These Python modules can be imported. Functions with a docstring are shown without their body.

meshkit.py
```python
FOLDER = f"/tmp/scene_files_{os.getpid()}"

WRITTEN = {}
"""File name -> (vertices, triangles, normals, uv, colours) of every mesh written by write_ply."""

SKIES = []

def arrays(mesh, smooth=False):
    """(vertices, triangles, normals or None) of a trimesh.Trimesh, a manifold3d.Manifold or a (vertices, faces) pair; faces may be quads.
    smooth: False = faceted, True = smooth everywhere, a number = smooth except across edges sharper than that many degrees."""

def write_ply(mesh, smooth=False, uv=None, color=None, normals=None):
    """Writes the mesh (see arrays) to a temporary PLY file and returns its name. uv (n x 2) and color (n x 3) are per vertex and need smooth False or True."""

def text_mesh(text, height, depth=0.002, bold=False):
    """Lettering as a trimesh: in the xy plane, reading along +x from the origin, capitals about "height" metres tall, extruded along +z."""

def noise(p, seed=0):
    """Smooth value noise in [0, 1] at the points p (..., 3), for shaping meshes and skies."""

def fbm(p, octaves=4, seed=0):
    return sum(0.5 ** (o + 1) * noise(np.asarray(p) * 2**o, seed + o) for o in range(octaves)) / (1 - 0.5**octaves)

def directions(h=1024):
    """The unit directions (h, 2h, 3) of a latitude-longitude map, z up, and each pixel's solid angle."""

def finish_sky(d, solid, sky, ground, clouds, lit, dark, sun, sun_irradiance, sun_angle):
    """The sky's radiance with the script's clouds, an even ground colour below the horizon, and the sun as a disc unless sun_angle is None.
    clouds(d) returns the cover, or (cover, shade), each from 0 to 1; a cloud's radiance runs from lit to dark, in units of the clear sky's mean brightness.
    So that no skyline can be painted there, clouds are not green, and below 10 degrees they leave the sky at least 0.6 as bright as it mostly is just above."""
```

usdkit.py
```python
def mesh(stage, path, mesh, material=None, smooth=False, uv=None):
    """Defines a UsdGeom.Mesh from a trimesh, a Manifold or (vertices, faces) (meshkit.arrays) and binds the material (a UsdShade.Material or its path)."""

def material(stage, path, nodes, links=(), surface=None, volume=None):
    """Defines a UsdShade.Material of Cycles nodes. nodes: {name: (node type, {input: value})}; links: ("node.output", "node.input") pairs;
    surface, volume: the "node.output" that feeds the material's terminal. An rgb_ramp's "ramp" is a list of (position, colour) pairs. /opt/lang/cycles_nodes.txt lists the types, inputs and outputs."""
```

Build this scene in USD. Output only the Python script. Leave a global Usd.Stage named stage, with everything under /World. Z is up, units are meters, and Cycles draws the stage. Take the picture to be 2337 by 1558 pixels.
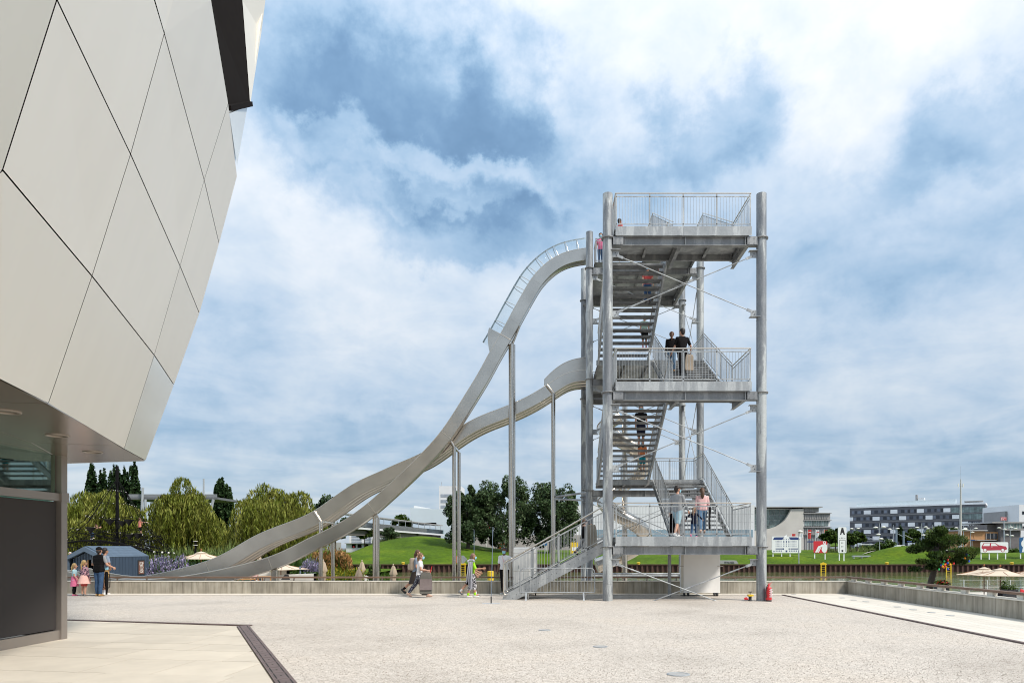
import math, random
import numpy as np, trimesh, manifold3d, usdkit, meshkit
from manifold3d import Manifold
from shapely.geometry import Polygon, Point, box as sbox, LineString
from shapely.ops import unary_union
from shapely import affinity
from pxr import Usd, UsdGeom, UsdShade, UsdLux, Sdf, Gf, Vt

random.seed(7); np.random.seed(7); RNG = np.random.default_rng(7)
stage = Usd.Stage.CreateInMemory()
UsdGeom.SetStageUpAxis(stage, UsdGeom.Tokens.z); UsdGeom.SetStageMetersPerUnit(stage, 1.0)
stage.SetDefaultPrim(UsdGeom.Xform.Define(stage, '/World').GetPrim())
UsdGeom.Scope.Define(stage, '/World/Looks')

# ------------------------------------------------------------------ camera, sky, sun, exposure
EYE = 1.75
cam = UsdGeom.Camera.Define(stage, '/World/camera')
cam.CreateFocalLengthAttr(24.0); cam.CreateHorizontalApertureAttr(36.0); cam.CreateVerticalApertureAttr(23.977)
cam.CreateHorizontalApertureOffsetAttr(-1.0706); cam.CreateVerticalApertureOffsetAttr(7.255)
cam.CreateClippingRangeAttr(Gf.Vec2f(0.1, 6000.0))
cam.CreateExposureAttr(EXPOSURE := 1.42)
x_ = UsdGeom.Xformable(cam); x_.AddTranslateOp().Set(Gf.Vec3d(0, 0, EYE)); x_.AddRotateXOp().Set(90.0)

SUN_AZ, SUN_EL = math.radians(125), math.radians(48)      # direction towards the sun: behind the camera, to the right
sun_dir = np.array([math.sin(SUN_AZ) * math.cos(SUN_EL), math.cos(SUN_AZ) * math.cos(SUN_EL), math.sin(SUN_EL)])

def sky_material():
    n, l = {}, []
    n['tc'] = ('texture_coordinate', {})
    n['sky'] = ('sky_texture', {'sky_type': 'single_scattering', 'sun_disc': False, 'sun_elevation': SUN_EL, 'sun_rotation': SUN_AZ})
    D = 'tc.generated'
    n['sep'] = ('separate_xyz', {}); l.append((D, 'sep.vector'))
    cnt = [0]
    def node(kind, ins, **lk):
        k = f'{kind}_{cnt[0]}'; cnt[0] += 1
        n[k] = (kind, ins)
        for a, b in lk.items(): l.append((b, f'{k}.{a}'))
        return k
    def math_(t, a, b=None, c=None, clamp=False):
        ins = {'math_type': t, 'use_clamp': clamp}; lk = {}
        for i, v in enumerate((a, b, c)):
            if v is None: continue
            if isinstance(v, str): lk[f'value{i+1}'] = v
            else: ins[f'value{i+1}'] = v
        return node('math', ins, **lk) + '.value'
    # cloud layer coordinates: the view direction projected on a flat layer, so that clouds flatten towards the horizon
    zz = math_('add', math_('maximum', 'sep.z', 0.0), 0.09)
    px, py = math_('divide', 'sep.x', zz), math_('divide', 'sep.y', zz)
    comb = node('combine_xyz', {'z': 0.37}, x=px, y=py) + '.vector'
    def noise(vec, scale, detail, rough=.55, dist=.0, loc=(0, 0, 0), stretch=(1, 1, 1)):
        mp = node('mapping', {'scale': stretch, 'location': loc}, vector=vec) + '.vector'
        return node('noise_texture', {'scale': scale, 'detail': detail, 'roughness': rough, 'distortion': dist}, vector=mp) + '.fac'
    n1 = noise(comb, 1.5, 8.0, .55, .5, (4.3, 2.2, 0))                 # flat layers
    n2 = noise(D, 3.2, 5.0, .5, .3, (1.7, 0.4, 2.2), (1, 1, 1.7))       # large soft masses
    n3 = noise(D, 13.0, 7.0, .6, .2, (0.3, 0, 0), (1, 1, 1.25))         # billows
    wv = node('noise_texture', {'scale': 6.5, 'detail': 8.0, 'roughness': 0.6}, vector=D) + '.color'
    wc = node('vector_math', {'math_type': 'subtract', 'vector2': (0.5, 0.5, 0.5)}, vector1=wv) + '.vector'
    ws = node('vector_math', {'math_type': 'scale', 'scale': 0.26}, vector1=wc) + '.vector'
    WD = node('vector_math', {'math_type': 'add'}, vector1=D, vector2=ws) + '.vector'
    def blob(u, v, rx, rz, soft=0.55):
        d = np.array([(u - 1238) / 1558, 1.0, (1250 - v) / 1558]); d /= np.linalg.norm(d)
        sb = node('vector_math', {'math_type': 'subtract', 'vector2': tuple(d)}, vector1=WD) + '.vector'
        sc = node('vector_math', {'math_type': 'multiply', 'vector2': (1558 / rx, 2.0, 1558 / rz)}, vector1=sb) + '.vector'
        ln = node('vector_math', {'math_type': 'length'}, vector1=sc) + '.value'
        return node('map_range', {'range_type': 'smoothstep', 'from_min': 1.0 + soft, 'from_max': 1.0 - soft, 'to_min': 0.0, 'to_max': 1.0, 'clamp': True}, value=ln) + '.result'
    t = math_('multiply_add', math_('subtract', n1, 0.5), SKY_W[0], SKY_W[3])
    t = math_('multiply_add', math_('subtract', n2, 0.5), SKY_W[1], t)
    t = math_('multiply_add', math_('subtract', n3, 0.5), SKY_W[2], t)
    for (u, v, rx, rz, soft, w) in SKY_BLOBS:
        t = math_('multiply_add', blob(u, v, rx, rz, soft), w, t)
    ramp = node('rgb_ramp', {'ramp': SKY_RAMP}, fac=math_('multiply_add', t, 0.80, 0.20, clamp=True)) + '.color'
    gain = node('vector_math', {'math_type': 'scale', 'scale': SKY_GAIN}, vector1=ramp) + '.vector'
    mx = node('mix', {'fac': 0.93, 'use_clamp': False}, color1='sky.color', color2=gain) + '.color'
    lift = math_('multiply_add', math_('maximum', 'sep.z', 0.0), 0.75, 0.86)        # an overcast sky is brighter towards the zenith
    mx = node('vector_math', {'math_type': 'scale'}, vector1=mx, scale=lift) + '.vector'
    n['bg'] = ('background_shader', {'strength': 0.1}); l.append((mx, 'bg.color'))
    return usdkit.material(stage, '/World/Looks/sky', n, l, surface='bg.background')

# (u, v, radius u, radius v, softness, weight): where the photograph's sky has its blue-grey and its white masses
SKY_W = (.95, .55, .60, .48)
SKY_BLOBS = [(800, 190, 260, 130, .55, -.30), (940, 330, 340, 130, .35, -.36), (1070, 540, 210, 80, .3, -.36), (1130, 215, 80, 90, .35, -.20), (1610, 330, 120, 80, .4, -.36),
             (1070, 420, 150, 55, .3, .40), (790, 365, 100, 45, .35, .30), (900, 480, 70, 35, .35, .26), (1560, 90, 560, 150, .6, .34), (620, 330, 80, 130, .5, .22), (520, 560, 300, 120, .6, .16), (1960, 620, 380, 60, .5, -.12),
             (600, 985, 420, 45, .5, -.10), (1150, 965, 330, 30, .5, -.10), (2100, 1010, 300, 40, .5, -.08), (2180, 330, 150, 70, .45, -.24), (2200, 120, 240, 120, .6, .20)]
SKY_RAMP = [(0.0, (.165, .295, .47)), (0.116, (.20, .345, .535)), (0.217, (.26, .42, .61)), (0.352, (.375, .54, .725)), (0.537, (.55, .68, .83)), (0.747, (.74, .82, .905)), (0.958, (.935, .955, .98)), (1.0, (.95, .965, .985))]
SKY_GAIN = 3.35
dome = UsdLux.DomeLight.Define(stage, '/World/sky')
dome.CreateIntensityAttr(1.0)
UsdShade.MaterialBindingAPI.Apply(dome.GetPrim()).Bind(sky_material())
dome.GetPrim().SetCustomDataByKey('kind', 'structure')
sun = UsdLux.DistantLight.Define(stage, '/World/sun')
sun.CreateIntensityAttr(0.4); sun.CreateAngleAttr(10.0); sun.CreateNormalizeAttr(True); sun.CreateColorAttr(Gf.Vec3f(1.0, .95, .88))
z_ = Gf.Rotation(Gf.Vec3d(0, 0, 1), Gf.Vec3d(*sun_dir))
UsdGeom.Xformable(sun).AddTransformOp().Set(Gf.Matrix4d().SetRotate(z_))

# ------------------------------------------------------------------ helpers: placing, meshes, prims
def P(u, v, Y):            # the point at depth Y that the photograph shows at pixel (u, v): used to measure the place
    return np.array([(u - 1238) / 1558 * Y, Y, EYE - (v - 1250) / 1558 * Y])
def G(u, v, z=0.0):        # the point at height z that the photograph shows at pixel (u, v)
    return P(u, v, (EYE - z) * 1558 / (v - 1250))
def UX(u, Y): return (u - 1238) / 1558 * Y
def VZ(v, Y): return EYE - (v - 1250) / 1558 * Y
def nrm(a): a = np.asarray(a, float); return a / max(np.linalg.norm(a), 1e-12)

class MB:                  # collects shapes with their normals; build() makes them one mesh of the scene
    def __init__(s): s.v, s.f, s.n, s.k = [], [], [], 0
    def add(s, v, f, n):
        s.v.append(np.asarray(v, float)); s.f.append(np.asarray(f, int) + s.k); s.n.append(np.asarray(n, float)); s.k += len(v); return s
    def flat(s, v, f):     # faceted triangles or quads
        v, f = np.asarray(v, float), np.asarray(f, int)
        if f.shape[1] == 4: f = np.vstack([f[:, [0, 1, 2]], f[:, [0, 2, 3]]])
        t = v[f]; n = np.cross(t[:, 1] - t[:, 0], t[:, 2] - t[:, 0]); n /= np.maximum(np.linalg.norm(n, axis=1, keepdims=True), 1e-12)
        return s.add(t.reshape(-1, 3), np.arange(len(f) * 3).reshape(-1, 3), np.repeat(n, 3, 0))
    def smooth(s, v, f):
        v, f = np.asarray(v, float), np.asarray(f, int)
        if f.shape[1] == 4: f = np.vstack([f[:, [0, 1, 2]], f[:, [0, 2, 3]]])
        n = np.zeros_like(v); fn = np.cross(v[f[:, 1]] - v[f[:, 0]], v[f[:, 2]] - v[f[:, 0]])
        for k in range(3): np.add.at(n, f[:, k], fn)
        return s.add(v, f, n / np.maximum(np.linalg.norm(n, axis=1, keepdims=True), 1e-12))
    def mani(s, m, smooth=True):
        q = m.to_mesh(); v, f = q.vert_properties[:, :3], q.tri_verts
        return s.smooth(v, f) if smooth else s.flat(v, f)
    def tm(s, m, smooth=False): return (s.smooth if smooth else s.flat)(m.vertices, m.faces)
    def quad(s, a, b, c, d): return s.flat([a, b, c, d], [[0, 1, 2], [0, 2, 3]])
    def obox(s, c, ax, ay, az):    # box from its centre and three half-axis vectors
        c, ax, ay, az = (np.asarray(q, float) for q in (c, ax, ay, az))
        if np.dot(np.cross(ax, ay), az) < 0: ax = -ax
        v = np.array([c + i * ax + j * ay + k * az for i in (-1, 1) for j in (-1, 1) for k in (-1, 1)])
        return s.flat(v, [[0, 1, 3, 2], [4, 6, 7, 5], [0, 4, 5, 1], [2, 3, 7, 6], [0, 2, 6, 4], [1, 5, 7, 3]])
    def box(s, lo, hi):
        lo, hi = np.asarray(lo, float), np.asarray(hi, float); h = (hi - lo) / 2
        return s.obox((lo + hi) / 2, [h[0], 0, 0], [0, h[1], 0], [0, 0, h[2]])
    def beam(s, a, b, w, h, up=(0, 0, 1)):   # rectangular bar from a to b, w across, h along up
        a, b = np.asarray(a, float), np.asarray(b, float); d = nrm(b - a)
        x = np.cross(d, up); x = nrm(x if np.linalg.norm(x) > 1e-6 else np.cross(d, (0, 1, 0))); z = np.cross(x, d)
        return s.obox((a + b) / 2, d * np.linalg.norm(b - a) / 2, x * w / 2, z * h / 2)
    def ibeam(s, a, b, w, h, t=.016, up=(0, 0, 1)):
        a, b, u = np.asarray(a, float), np.asarray(b, float), np.asarray(up, float)
        s.beam(a + u * (h / 2 - t / 2), b + u * (h / 2 - t / 2), w, t, up); s.beam(a - u * (h / 2 - t / 2), b - u * (h / 2 - t / 2), w, t, up)
        return s.beam(a, b, t, h - 2 * t - .001, up)
    def tube(s, a, b, r, n=10, r2=None, caps=True):
        a, b = np.asarray(a, float), np.asarray(b, float); d = nrm(b - a); r2 = r if r2 is None else r2
        x = nrm(np.cross(d, (0, 0, 1) if abs(d[2]) < .9 else (1, 0, 0))); y = np.cross(d, x)
        t = np.arange(n) * 2 * math.pi / n; c = np.outer(np.cos(t), x) + np.outer(np.sin(t), y)
        i = np.arange(n); j = (i + 1) % n
        s.add(np.vstack([a + c * r, b + c * r2]), np.vstack([np.c_[i, j, n + j], np.c_[i, n + j, n + i]]), np.vstack([c, c]))
        if caps:
            k = np.arange(1, n - 1)
            s.add(a + c * r, np.c_[0 * k, k + 1, k], np.tile(-d, (n, 1))); s.add(b + c * r2, np.c_[0 * k, k, k + 1], np.tile(d, (n, 1)))
        return s
    def path(s, pts, r, n=6, closed=False, rs=None):   # a round bar along points
        p = np.asarray(pts, float); m = len(p)
        d = np.gradient(p, axis=0) if not closed else np.roll(p, -1, 0) - np.roll(p, 1, 0)
        d /= np.maximum(np.linalg.norm(d, axis=1, keepdims=True), 1e-9)
        x = np.cross(d[0], (0, 0, 1) if abs(d[0][2]) < .9 else (1, 0, 0)); X = []
        for q in d:
            x = nrm(x - np.dot(x, q) * q); X.append(x)
        X = np.array(X); Yv = np.cross(d, X); t = np.arange(n) * 2 * math.pi / n
        c = X[:, None] * np.cos(t)[None, :, None] + Yv[:, None] * np.sin(t)[None, :, None]
        R = np.full(m, r) if rs is None else np.asarray(rs)
        v = (p[:, None] + c * R[:, None, None]).reshape(-1, 3)
        ii, jj = np.meshgrid(np.arange(m if closed else m - 1), np.arange(n), indexing='ij')
        A = ii * n + jj; B = ii * n + (jj + 1) % n; C = ((ii + 1) % m) * n + (jj + 1) % n; Dd = ((ii + 1) % m) * n + jj
        f = np.stack([A, B, C, Dd], -1).reshape(-1, 4)
        s.add(v, np.vstack([f[:, [0, 1, 2]], f[:, [0, 2, 3]]]), c.reshape(-1, 3))
        if not closed:
            k = np.arange(1, n - 1)
            s.add(v[:n], np.c_[0 * k, k + 1, k], np.tile(-d[0], (n, 1))); s.add(v[-n:], np.c_[0 * k, k, k + 1], np.tile(d[-1], (n, 1)))
        return s
    def lathe(s, prof, c=(0, 0, 0), n=16):   # (radius, height) profile about a vertical axis
        p = np.asarray(prof, float); t = np.arange(n) * 2 * math.pi / n
        v = np.stack([np.outer(p[:, 0], np.cos(t)), np.outer(p[:, 0], np.sin(t)), np.repeat(p[:, 1:2], n, 1)], -1).reshape(-1, 3) + np.asarray(c, float)
        i, j = np.meshgrid(np.arange(len(p) - 1), np.arange(n), indexing='ij'); f = np.stack([i * n + j, i * n + (j + 1) % n, (i + 1) * n + (j + 1) % n, (i + 1) * n + j], -1).reshape(-1, 4)
        return s.smooth(v, f)
    def prism(s, poly, O, ux, uy, t):   # a shapely polygon laid in the plane (O; ux, uy), t thick along ux x uy
        ux, uy = nrm(ux), nrm(uy); w = np.cross(ux, uy); O = np.asarray(O, float)
        for g in getattr(poly, 'geoms', [poly]):
            if g.is_empty or g.geom_type != 'Polygon' or g.area < 1e-9: continue
            m = trimesh.creation.extrude_polygon(g, abs(t), engine='earcut'); q = m.vertices
            v = O + q[:, :1] * ux + q[:, 1:2] * uy + (q[:, 2:] if t > 0 else q[:, 2:] - abs(t)) * w
            s.flat(v, m.faces)
        return s
    def grid(s, X):        # a smooth surface through an (i, j, 3) array
        a, b = X.shape[:2]; i, j = np.meshgrid(np.arange(a - 1), np.arange(b - 1), indexing='ij')
        f = np.stack([i * b + j, i * b + j + 1, (i + 1) * b + j + 1, (i + 1) * b + j], -1).reshape(-1, 4)
        return s.smooth(X.reshape(-1, 3), f)
    def merge(s, o):
        for v, f, n in zip(o.v, o.f, o.n): s.v.append(v); s.n.append(n); s.f.append(f + s.k)
        s.k += o.k; return s
    def moved(s, loc=(0, 0, 0), rz=0.0, sc=1.0):
        o = MB(); c, q = math.cos(rz), math.sin(rz); R = np.array([[c, -q, 0], [q, c, 0], [0, 0, 1]])
        o.v = [v * sc @ R.T + np.asarray(loc, float) for v in s.v]; o.n = [n @ R.T for n in s.n]; o.f = list(s.f); o.k = s.k; return o

NAMES = {}
def fresh(parent, name):
    k = NAMES.get((parent, name), 0); NAMES[(parent, name)] = k + 1
    return f'{parent}/{name}' + (f'_{k:03d}' if k else '')
def tag(prim, label=None, cat=None, group=None, kind=None):
    for k, v in (('label', label), ('category', cat), ('group', group), ('kind', kind)):
        if v: prim.SetCustomDataByKey(k, v)
    return prim
def write(path, mb, material):
    m = UsdGeom.Mesh.Define(stage, path)
    v, f, n = np.vstack(mb.v), np.vstack(mb.f), np.vstack(mb.n)
    m.CreatePointsAttr(Vt.Vec3fArray.FromNumpy(v.astype(np.float32)))
    m.CreateFaceVertexCountsAttr(Vt.IntArray.FromNumpy(np.full(len(f), 3, np.int32)))
    m.CreateFaceVertexIndicesAttr(Vt.IntArray.FromNumpy(f.astype(np.int32).ravel()))
    m.CreateSubdivisionSchemeAttr('none')
    m.CreateNormalsAttr(Vt.Vec3fArray.FromNumpy(n.astype(np.float32))); m.SetNormalsInterpolation('vertex')
    UsdShade.MaterialBindingAPI.Apply(m.GetPrim()).Bind(material)
    return m.GetPrim()
def thing(name, label, cat, loc=(0, 0, 0), rz=0.0, group=None, kind=None, sc=None):
    x = UsdGeom.Xform.Define(stage, fresh('/World', name))
    if np.any(np.asarray(loc)): x.AddTranslateOp().Set(Gf.Vec3d(*map(float, loc)))
    if rz: x.AddRotateZOp().Set(math.degrees(rz))
    if sc is not None: x.AddScaleOp().Set(Gf.Vec3f(*np.broadcast_to(sc, 3).astype(float).tolist()))
    return tag(x.GetPrim(), label, cat, group, kind)
def part(name, mb, material, parent, label=None, kind=None):
    if not mb.v: return None
    return tag(write(fresh(str(parent.GetPath()), name), mb, material), label, None, None, kind)
def one(name, mb, material, label, cat, group=None, kind=None):
    return tag(write(fresh('/World', name), mb, material), label, cat, group, kind)
def struct(name, mb, material):
    return tag(write(fresh('/World', name), mb, material), kind='structure')
def holder(name, label=None):
    return tag(UsdGeom.Xform.Define(stage, fresh('/World', name)).GetPrim(), label, kind='structure')
def dup(src, name, label, cat, loc, rz=0.0, group=None, sc=None):
    r = thing(name, label, cat, loc, rz, group, None, sc)
    r.GetReferences().AddInternalReference(src.GetPath()); r.SetInstanceable(True)
    return r
def proto(name):           # a class prim that holds the parts of a repeated thing
    p = stage.CreateClassPrim(fresh('/World', name)); return p
# ------------------------------------------------------------------ materials
def lin(r, g, b): return tuple(((c / 255) / 12.92 if c / 255 <= .04045 else (((c / 255) + .055) / 1.055) ** 2.4) for c in (r, g, b))
def M(name, col, rough=.6, metal=0., var=.12, scale=4., detail=4., bump=0., bscale=40., coat=0., spec=.5, stretch=None, col2=None, sharp=None, mid=.5, space='object', trans=0., spread=0., extra=None):
    """A principled material whose colour wanders with noise between two tones; spread adds a tone per object."""
    c = np.asarray(col, float); a, b = (c * (1 - var), np.minimum(c * (1 + var), .95)) if col2 is None else (c, np.asarray(col2, float))
    n = {'tc': ('texture_coordinate', {}), 'geo': ('geometry', {}), 'map': ('mapping', {'scale': stretch or (1, 1, 1)}),
         'noi': ('noise_texture', {'scale': scale, 'detail': detail, 'roughness': .6}),
         'ramp': ('rgb_ramp', {'ramp': [(mid - (sharp or .25), tuple(a)), (mid + (sharp or .25), tuple(b))]}),
         'p': ('principled_bsdf', {'roughness': rough, 'metallic': metal, 'coat_weight': coat, 'specular_ior_level': spec})}
    l = [('geo.position' if space == 'world' else 'tc.object', 'map.vector'), ('map.vector', 'noi.vector'), ('noi.fac', 'ramp.fac')]
    out = 'ramp.color'
    if spread:
        n['oi'] = ('object_info', {}); n['mr'] = ('map_range', {'to_min': 1 - spread, 'to_max': 1 + spread}); n['vs'] = ('vector_math', {'math_type': 'scale'})
        l += [('oi.random', 'mr.value'), (out, 'vs.vector1'), ('mr.result', 'vs.scale')]; out = 'vs.vector'
    l.append((out, 'p.base_color'))
    if bump:
        n['bn'] = ('noise_texture', {'scale': bscale, 'detail': 3.0}); n['bu'] = ('bump', {'strength': 1.0, 'distance': bump})
        l += [('map.vector', 'bn.vector'), ('bn.fac', 'bu.height'), ('bu.normal', 'p.normal')]
    surf = 'p.BSDF'
    if trans:
        n['tr'] = ('translucent_bsdf', {}); n['mc'] = ('mix_closure', {'fac': trans}); l += [(out, 'tr.color'), ('p.BSDF', 'mc.closure1'), ('tr.BSDF', 'mc.closure2')]; surf = 'mc.closure'
    if extra: extra(n, l)
    return usdkit.material(stage, '/World/Looks/' + name, n, l, surface=surf)

def leaf_mat(name, dark, light, trans=.35, rough=.55, yellow=None, streak=1.0):
    r = [(0, dark), (.55, tuple((np.array(dark) + np.array(light)) / 2)), (1, light)]
    if yellow: r = [(0, dark), (.5, tuple((np.array(dark) + np.array(light)) / 2)), (.85, light), (1, yellow)]
    n = {'geo': ('geometry', {}), 'ramp': ('rgb_ramp', {'ramp': r}), 'p': ('principled_bsdf', {'roughness': rough, 'specular_ior_level': .35}),
         'tr': ('translucent_bsdf', {}), 'mc': ('mix_closure', {'fac': trans}), 'map': ('mapping', {'scale': (1.3, 1.3, streak)}), 'noi': ('noise_texture', {'scale': .75, 'detail': 3.0}), 'nr': ('map_range', {'from_min': .3, 'from_max': .7, 'to_min': -.28, 'to_max': .42}), 'sum': ('math', {'math_type': 'multiply_add', 'value2': .8, 'use_clamp': True})}
    l = [('geo.position', 'map.vector'), ('map.vector', 'noi.vector'), ('noi.fac', 'nr.value'), ('geo.random_per_island', 'sum.value1'), ('nr.result', 'sum.value3'), ('sum.value', 'ramp.fac'), ('ramp.color', 'p.base_color'), ('ramp.color', 'tr.color'), ('p.BSDF', 'mc.closure1'), ('tr.BSDF', 'mc.closure2')]
    return usdkit.material(stage, '/World/Looks/' + name, n, l, surface='mc.closure')

def pane_mat(name, tint, rough=.02, base=.12, refl=(.9, .95, .95)):
    n = {'fr': ('fresnel', {'IOR': 1.5}), 'mr': ('map_range', {'from_min': 0., 'from_max': 1., 'to_min': base, 'to_max': 1.}), 'tr': ('transparent_bsdf', {'color': tint}), 'gl': ('glossy_bsdf', {'roughness': rough, 'color': refl}), 'mc': ('mix_closure', {})}
    return usdkit.material(stage, '/World/Looks/' + name, n, [('fr.fac', 'mr.value'), ('mr.result', 'mc.fac'), ('tr.BSDF', 'mc.closure1'), ('gl.BSDF', 'mc.closure2')], surface='mc.closure')

def gravel_mat():
    n = {'geo': ('geometry', {}), 'v1': ('voronoi_texture', {'scale': 56., 'feature': 'f1'}), 'v2': ('voronoi_texture', {'scale': 21., 'feature': 'f1'}),
         'n1': ('noise_texture', {'scale': .35, 'detail': 5., 'roughness': .6}), 'n2': ('noise_texture', {'scale': 130., 'detail': 2.}), 'n3': ('noise_texture', {'scale': 6., 'detail': 4.}),
         'sep': ('separate_color', {}), 'ramp': ('rgb_ramp', {'ramp': [(0, (.29, .25, .21)), (.14, (.42, .368, .312)), (.42, (.525, .463, .398)), (.8, (.585, .522, .452)), (1, (.67, .615, .545))]}),
         'big': ('rgb_ramp', {'ramp': [(.28, (.80, .79, .78)), (.5, (1, 1, 1)), (.75, (1.05, 1.02, .98))]}), 'mul': ('mix', {'mix_type': 'multiply', 'fac': 1.}),
         'big3': ('rgb_ramp', {'ramp': [(.3, (.9, .9, .89)), (.6, (1, 1, 1))]}), 'mul3': ('mix', {'mix_type': 'multiply', 'fac': 1.}),
         'add': ('math', {'math_type': 'multiply_add', 'value2': .55}), 'bu': ('bump', {'strength': .5, 'distance': .012}), 'p': ('principled_bsdf', {'roughness': .85, 'specular_ior_level': .3})}
    l = [('geo.position', f'{k}.vector') for k in ('v1', 'v2', 'n1', 'n2', 'n3')] + [('v1.color', 'sep.color'), ('sep.r', 'ramp.fac'), ('n1.fac', 'big.fac'), ('ramp.color', 'mul.color1'), ('big.color', 'mul.color2'),
         ('n3.fac', 'big3.fac'), ('mul.color', 'mul3.color1'), ('big3.color', 'mul3.color2'), ('mul3.color', 'p.base_color'), ('v2.distance', 'add.value1'), ('v1.distance', 'add.value3'), ('add.value', 'bu.height'), ('bu.normal', 'p.normal')]
    n['bu'][1]['invert'] = True
    return usdkit.material(stage, '/World/Looks/gravel', n, l, surface='p.BSDF')

def concrete_wall_mat():   # board-marked concrete with vertical water stains
    n = {'tc': ('texture_coordinate', {}), 'geo': ('geometry', {}), 'oi': ('object_info', {}), 'map': ('mapping', {'scale': (3.2, 3.2, .22)}), 'off': ('vector_math', {'math_type': 'multiply_add', 'vector2': (37, 37, 0)}),
         'n1': ('noise_texture', {'scale': 2.2, 'detail': 6., 'roughness': .7}), 'n2': ('noise_texture', {'scale': 1.3, 'detail': 5.}), 'n3': ('noise_texture', {'scale': 70., 'detail': 3.}),
         'r1': ('rgb_ramp', {'ramp': [(.28, (.17, .15, .115)), (.5, (.34, .31, .255)), (.68, (.43, .40, .34))]}), 'r2': ('rgb_ramp', {'ramp': [(.3, (.72, .71, .69)), (.65, (1.08, 1.07, 1.05))]}),
         'mul': ('mix', {'mix_type': 'multiply', 'fac': 1.}), 'mr': ('map_range', {'to_min': .86, 'to_max': 1.1}), 'vs': ('vector_math', {'math_type': 'scale'}), 'bu': ('bump', {'strength': .5, 'distance': .006}), 'p': ('principled_bsdf', {'roughness': .85})}
    l = [('geo.position', 'map.vector'), ('oi.random', 'off.vector1'), ('map.vector', 'off.vector3'), ('off.vector', 'n1.vector'), ('geo.position', 'n2.vector'), ('geo.position', 'n3.vector'), ('n1.fac', 'r1.fac'), ('n2.fac', 'r2.fac'),
         ('r1.color', 'mul.color1'), ('r2.color', 'mul.color2'), ('oi.random', 'mr.value'), ('mul.color', 'vs.vector1'), ('mr.result', 'vs.scale'), ('vs.vector', 'p.base_color'), ('n3.fac', 'bu.height'), ('bu.normal', 'p.normal')]
    return usdkit.material(stage, '/World/Looks/parapet_concrete', n, l, surface='p.BSDF')

def galv_mat(name, lo, hi, patch=.5, rough=.48, metal=.35):   # zinc: drawn-out pale runs over grey, fine spangle
    n = {'tc': ('texture_coordinate', {}), 'geo': ('geometry', {}), 'map': ('mapping', {'scale': (2.0, 2.0, .34)}), 'n1': ('noise_texture', {'scale': 1.5, 'detail': 5., 'roughness': .62, 'distortion': .6}),
         'v': ('voronoi_texture', {'scale': 26., 'feature': 'f1'}), 'sep': ('separate_color', {}), 'r1': ('rgb_ramp', {'ramp': [(.42, lo), (.52, tuple((np.array(lo) * .7 + np.array(hi) * .3))), (.56, hi)]}),
         'mr': ('map_range', {'to_min': .93, 'to_max': 1.07}), 'vs': ('vector_math', {'math_type': 'scale'}), 'p': ('principled_bsdf', {'metallic': metal}), 'rr': ('map_range', {'to_min': rough - .1, 'to_max': rough + .14})}
    l = [('geo.position', 'map.vector'), ('map.vector', 'n1.vector'), ('geo.position', 'v.vector'), ('v.color', 'sep.color'), ('n1.fac', 'r1.fac'), ('sep.r', 'mr.value'), ('r1.color', 'vs.vector1'), ('mr.result', 'vs.scale'), ('vs.vector', 'p.base_color'), ('n1.fac', 'rr.value'), ('rr.result', 'p.roughness')]
    return usdkit.material(stage, '/World/Looks/' + name, n, l, surface='p.BSDF')

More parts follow.
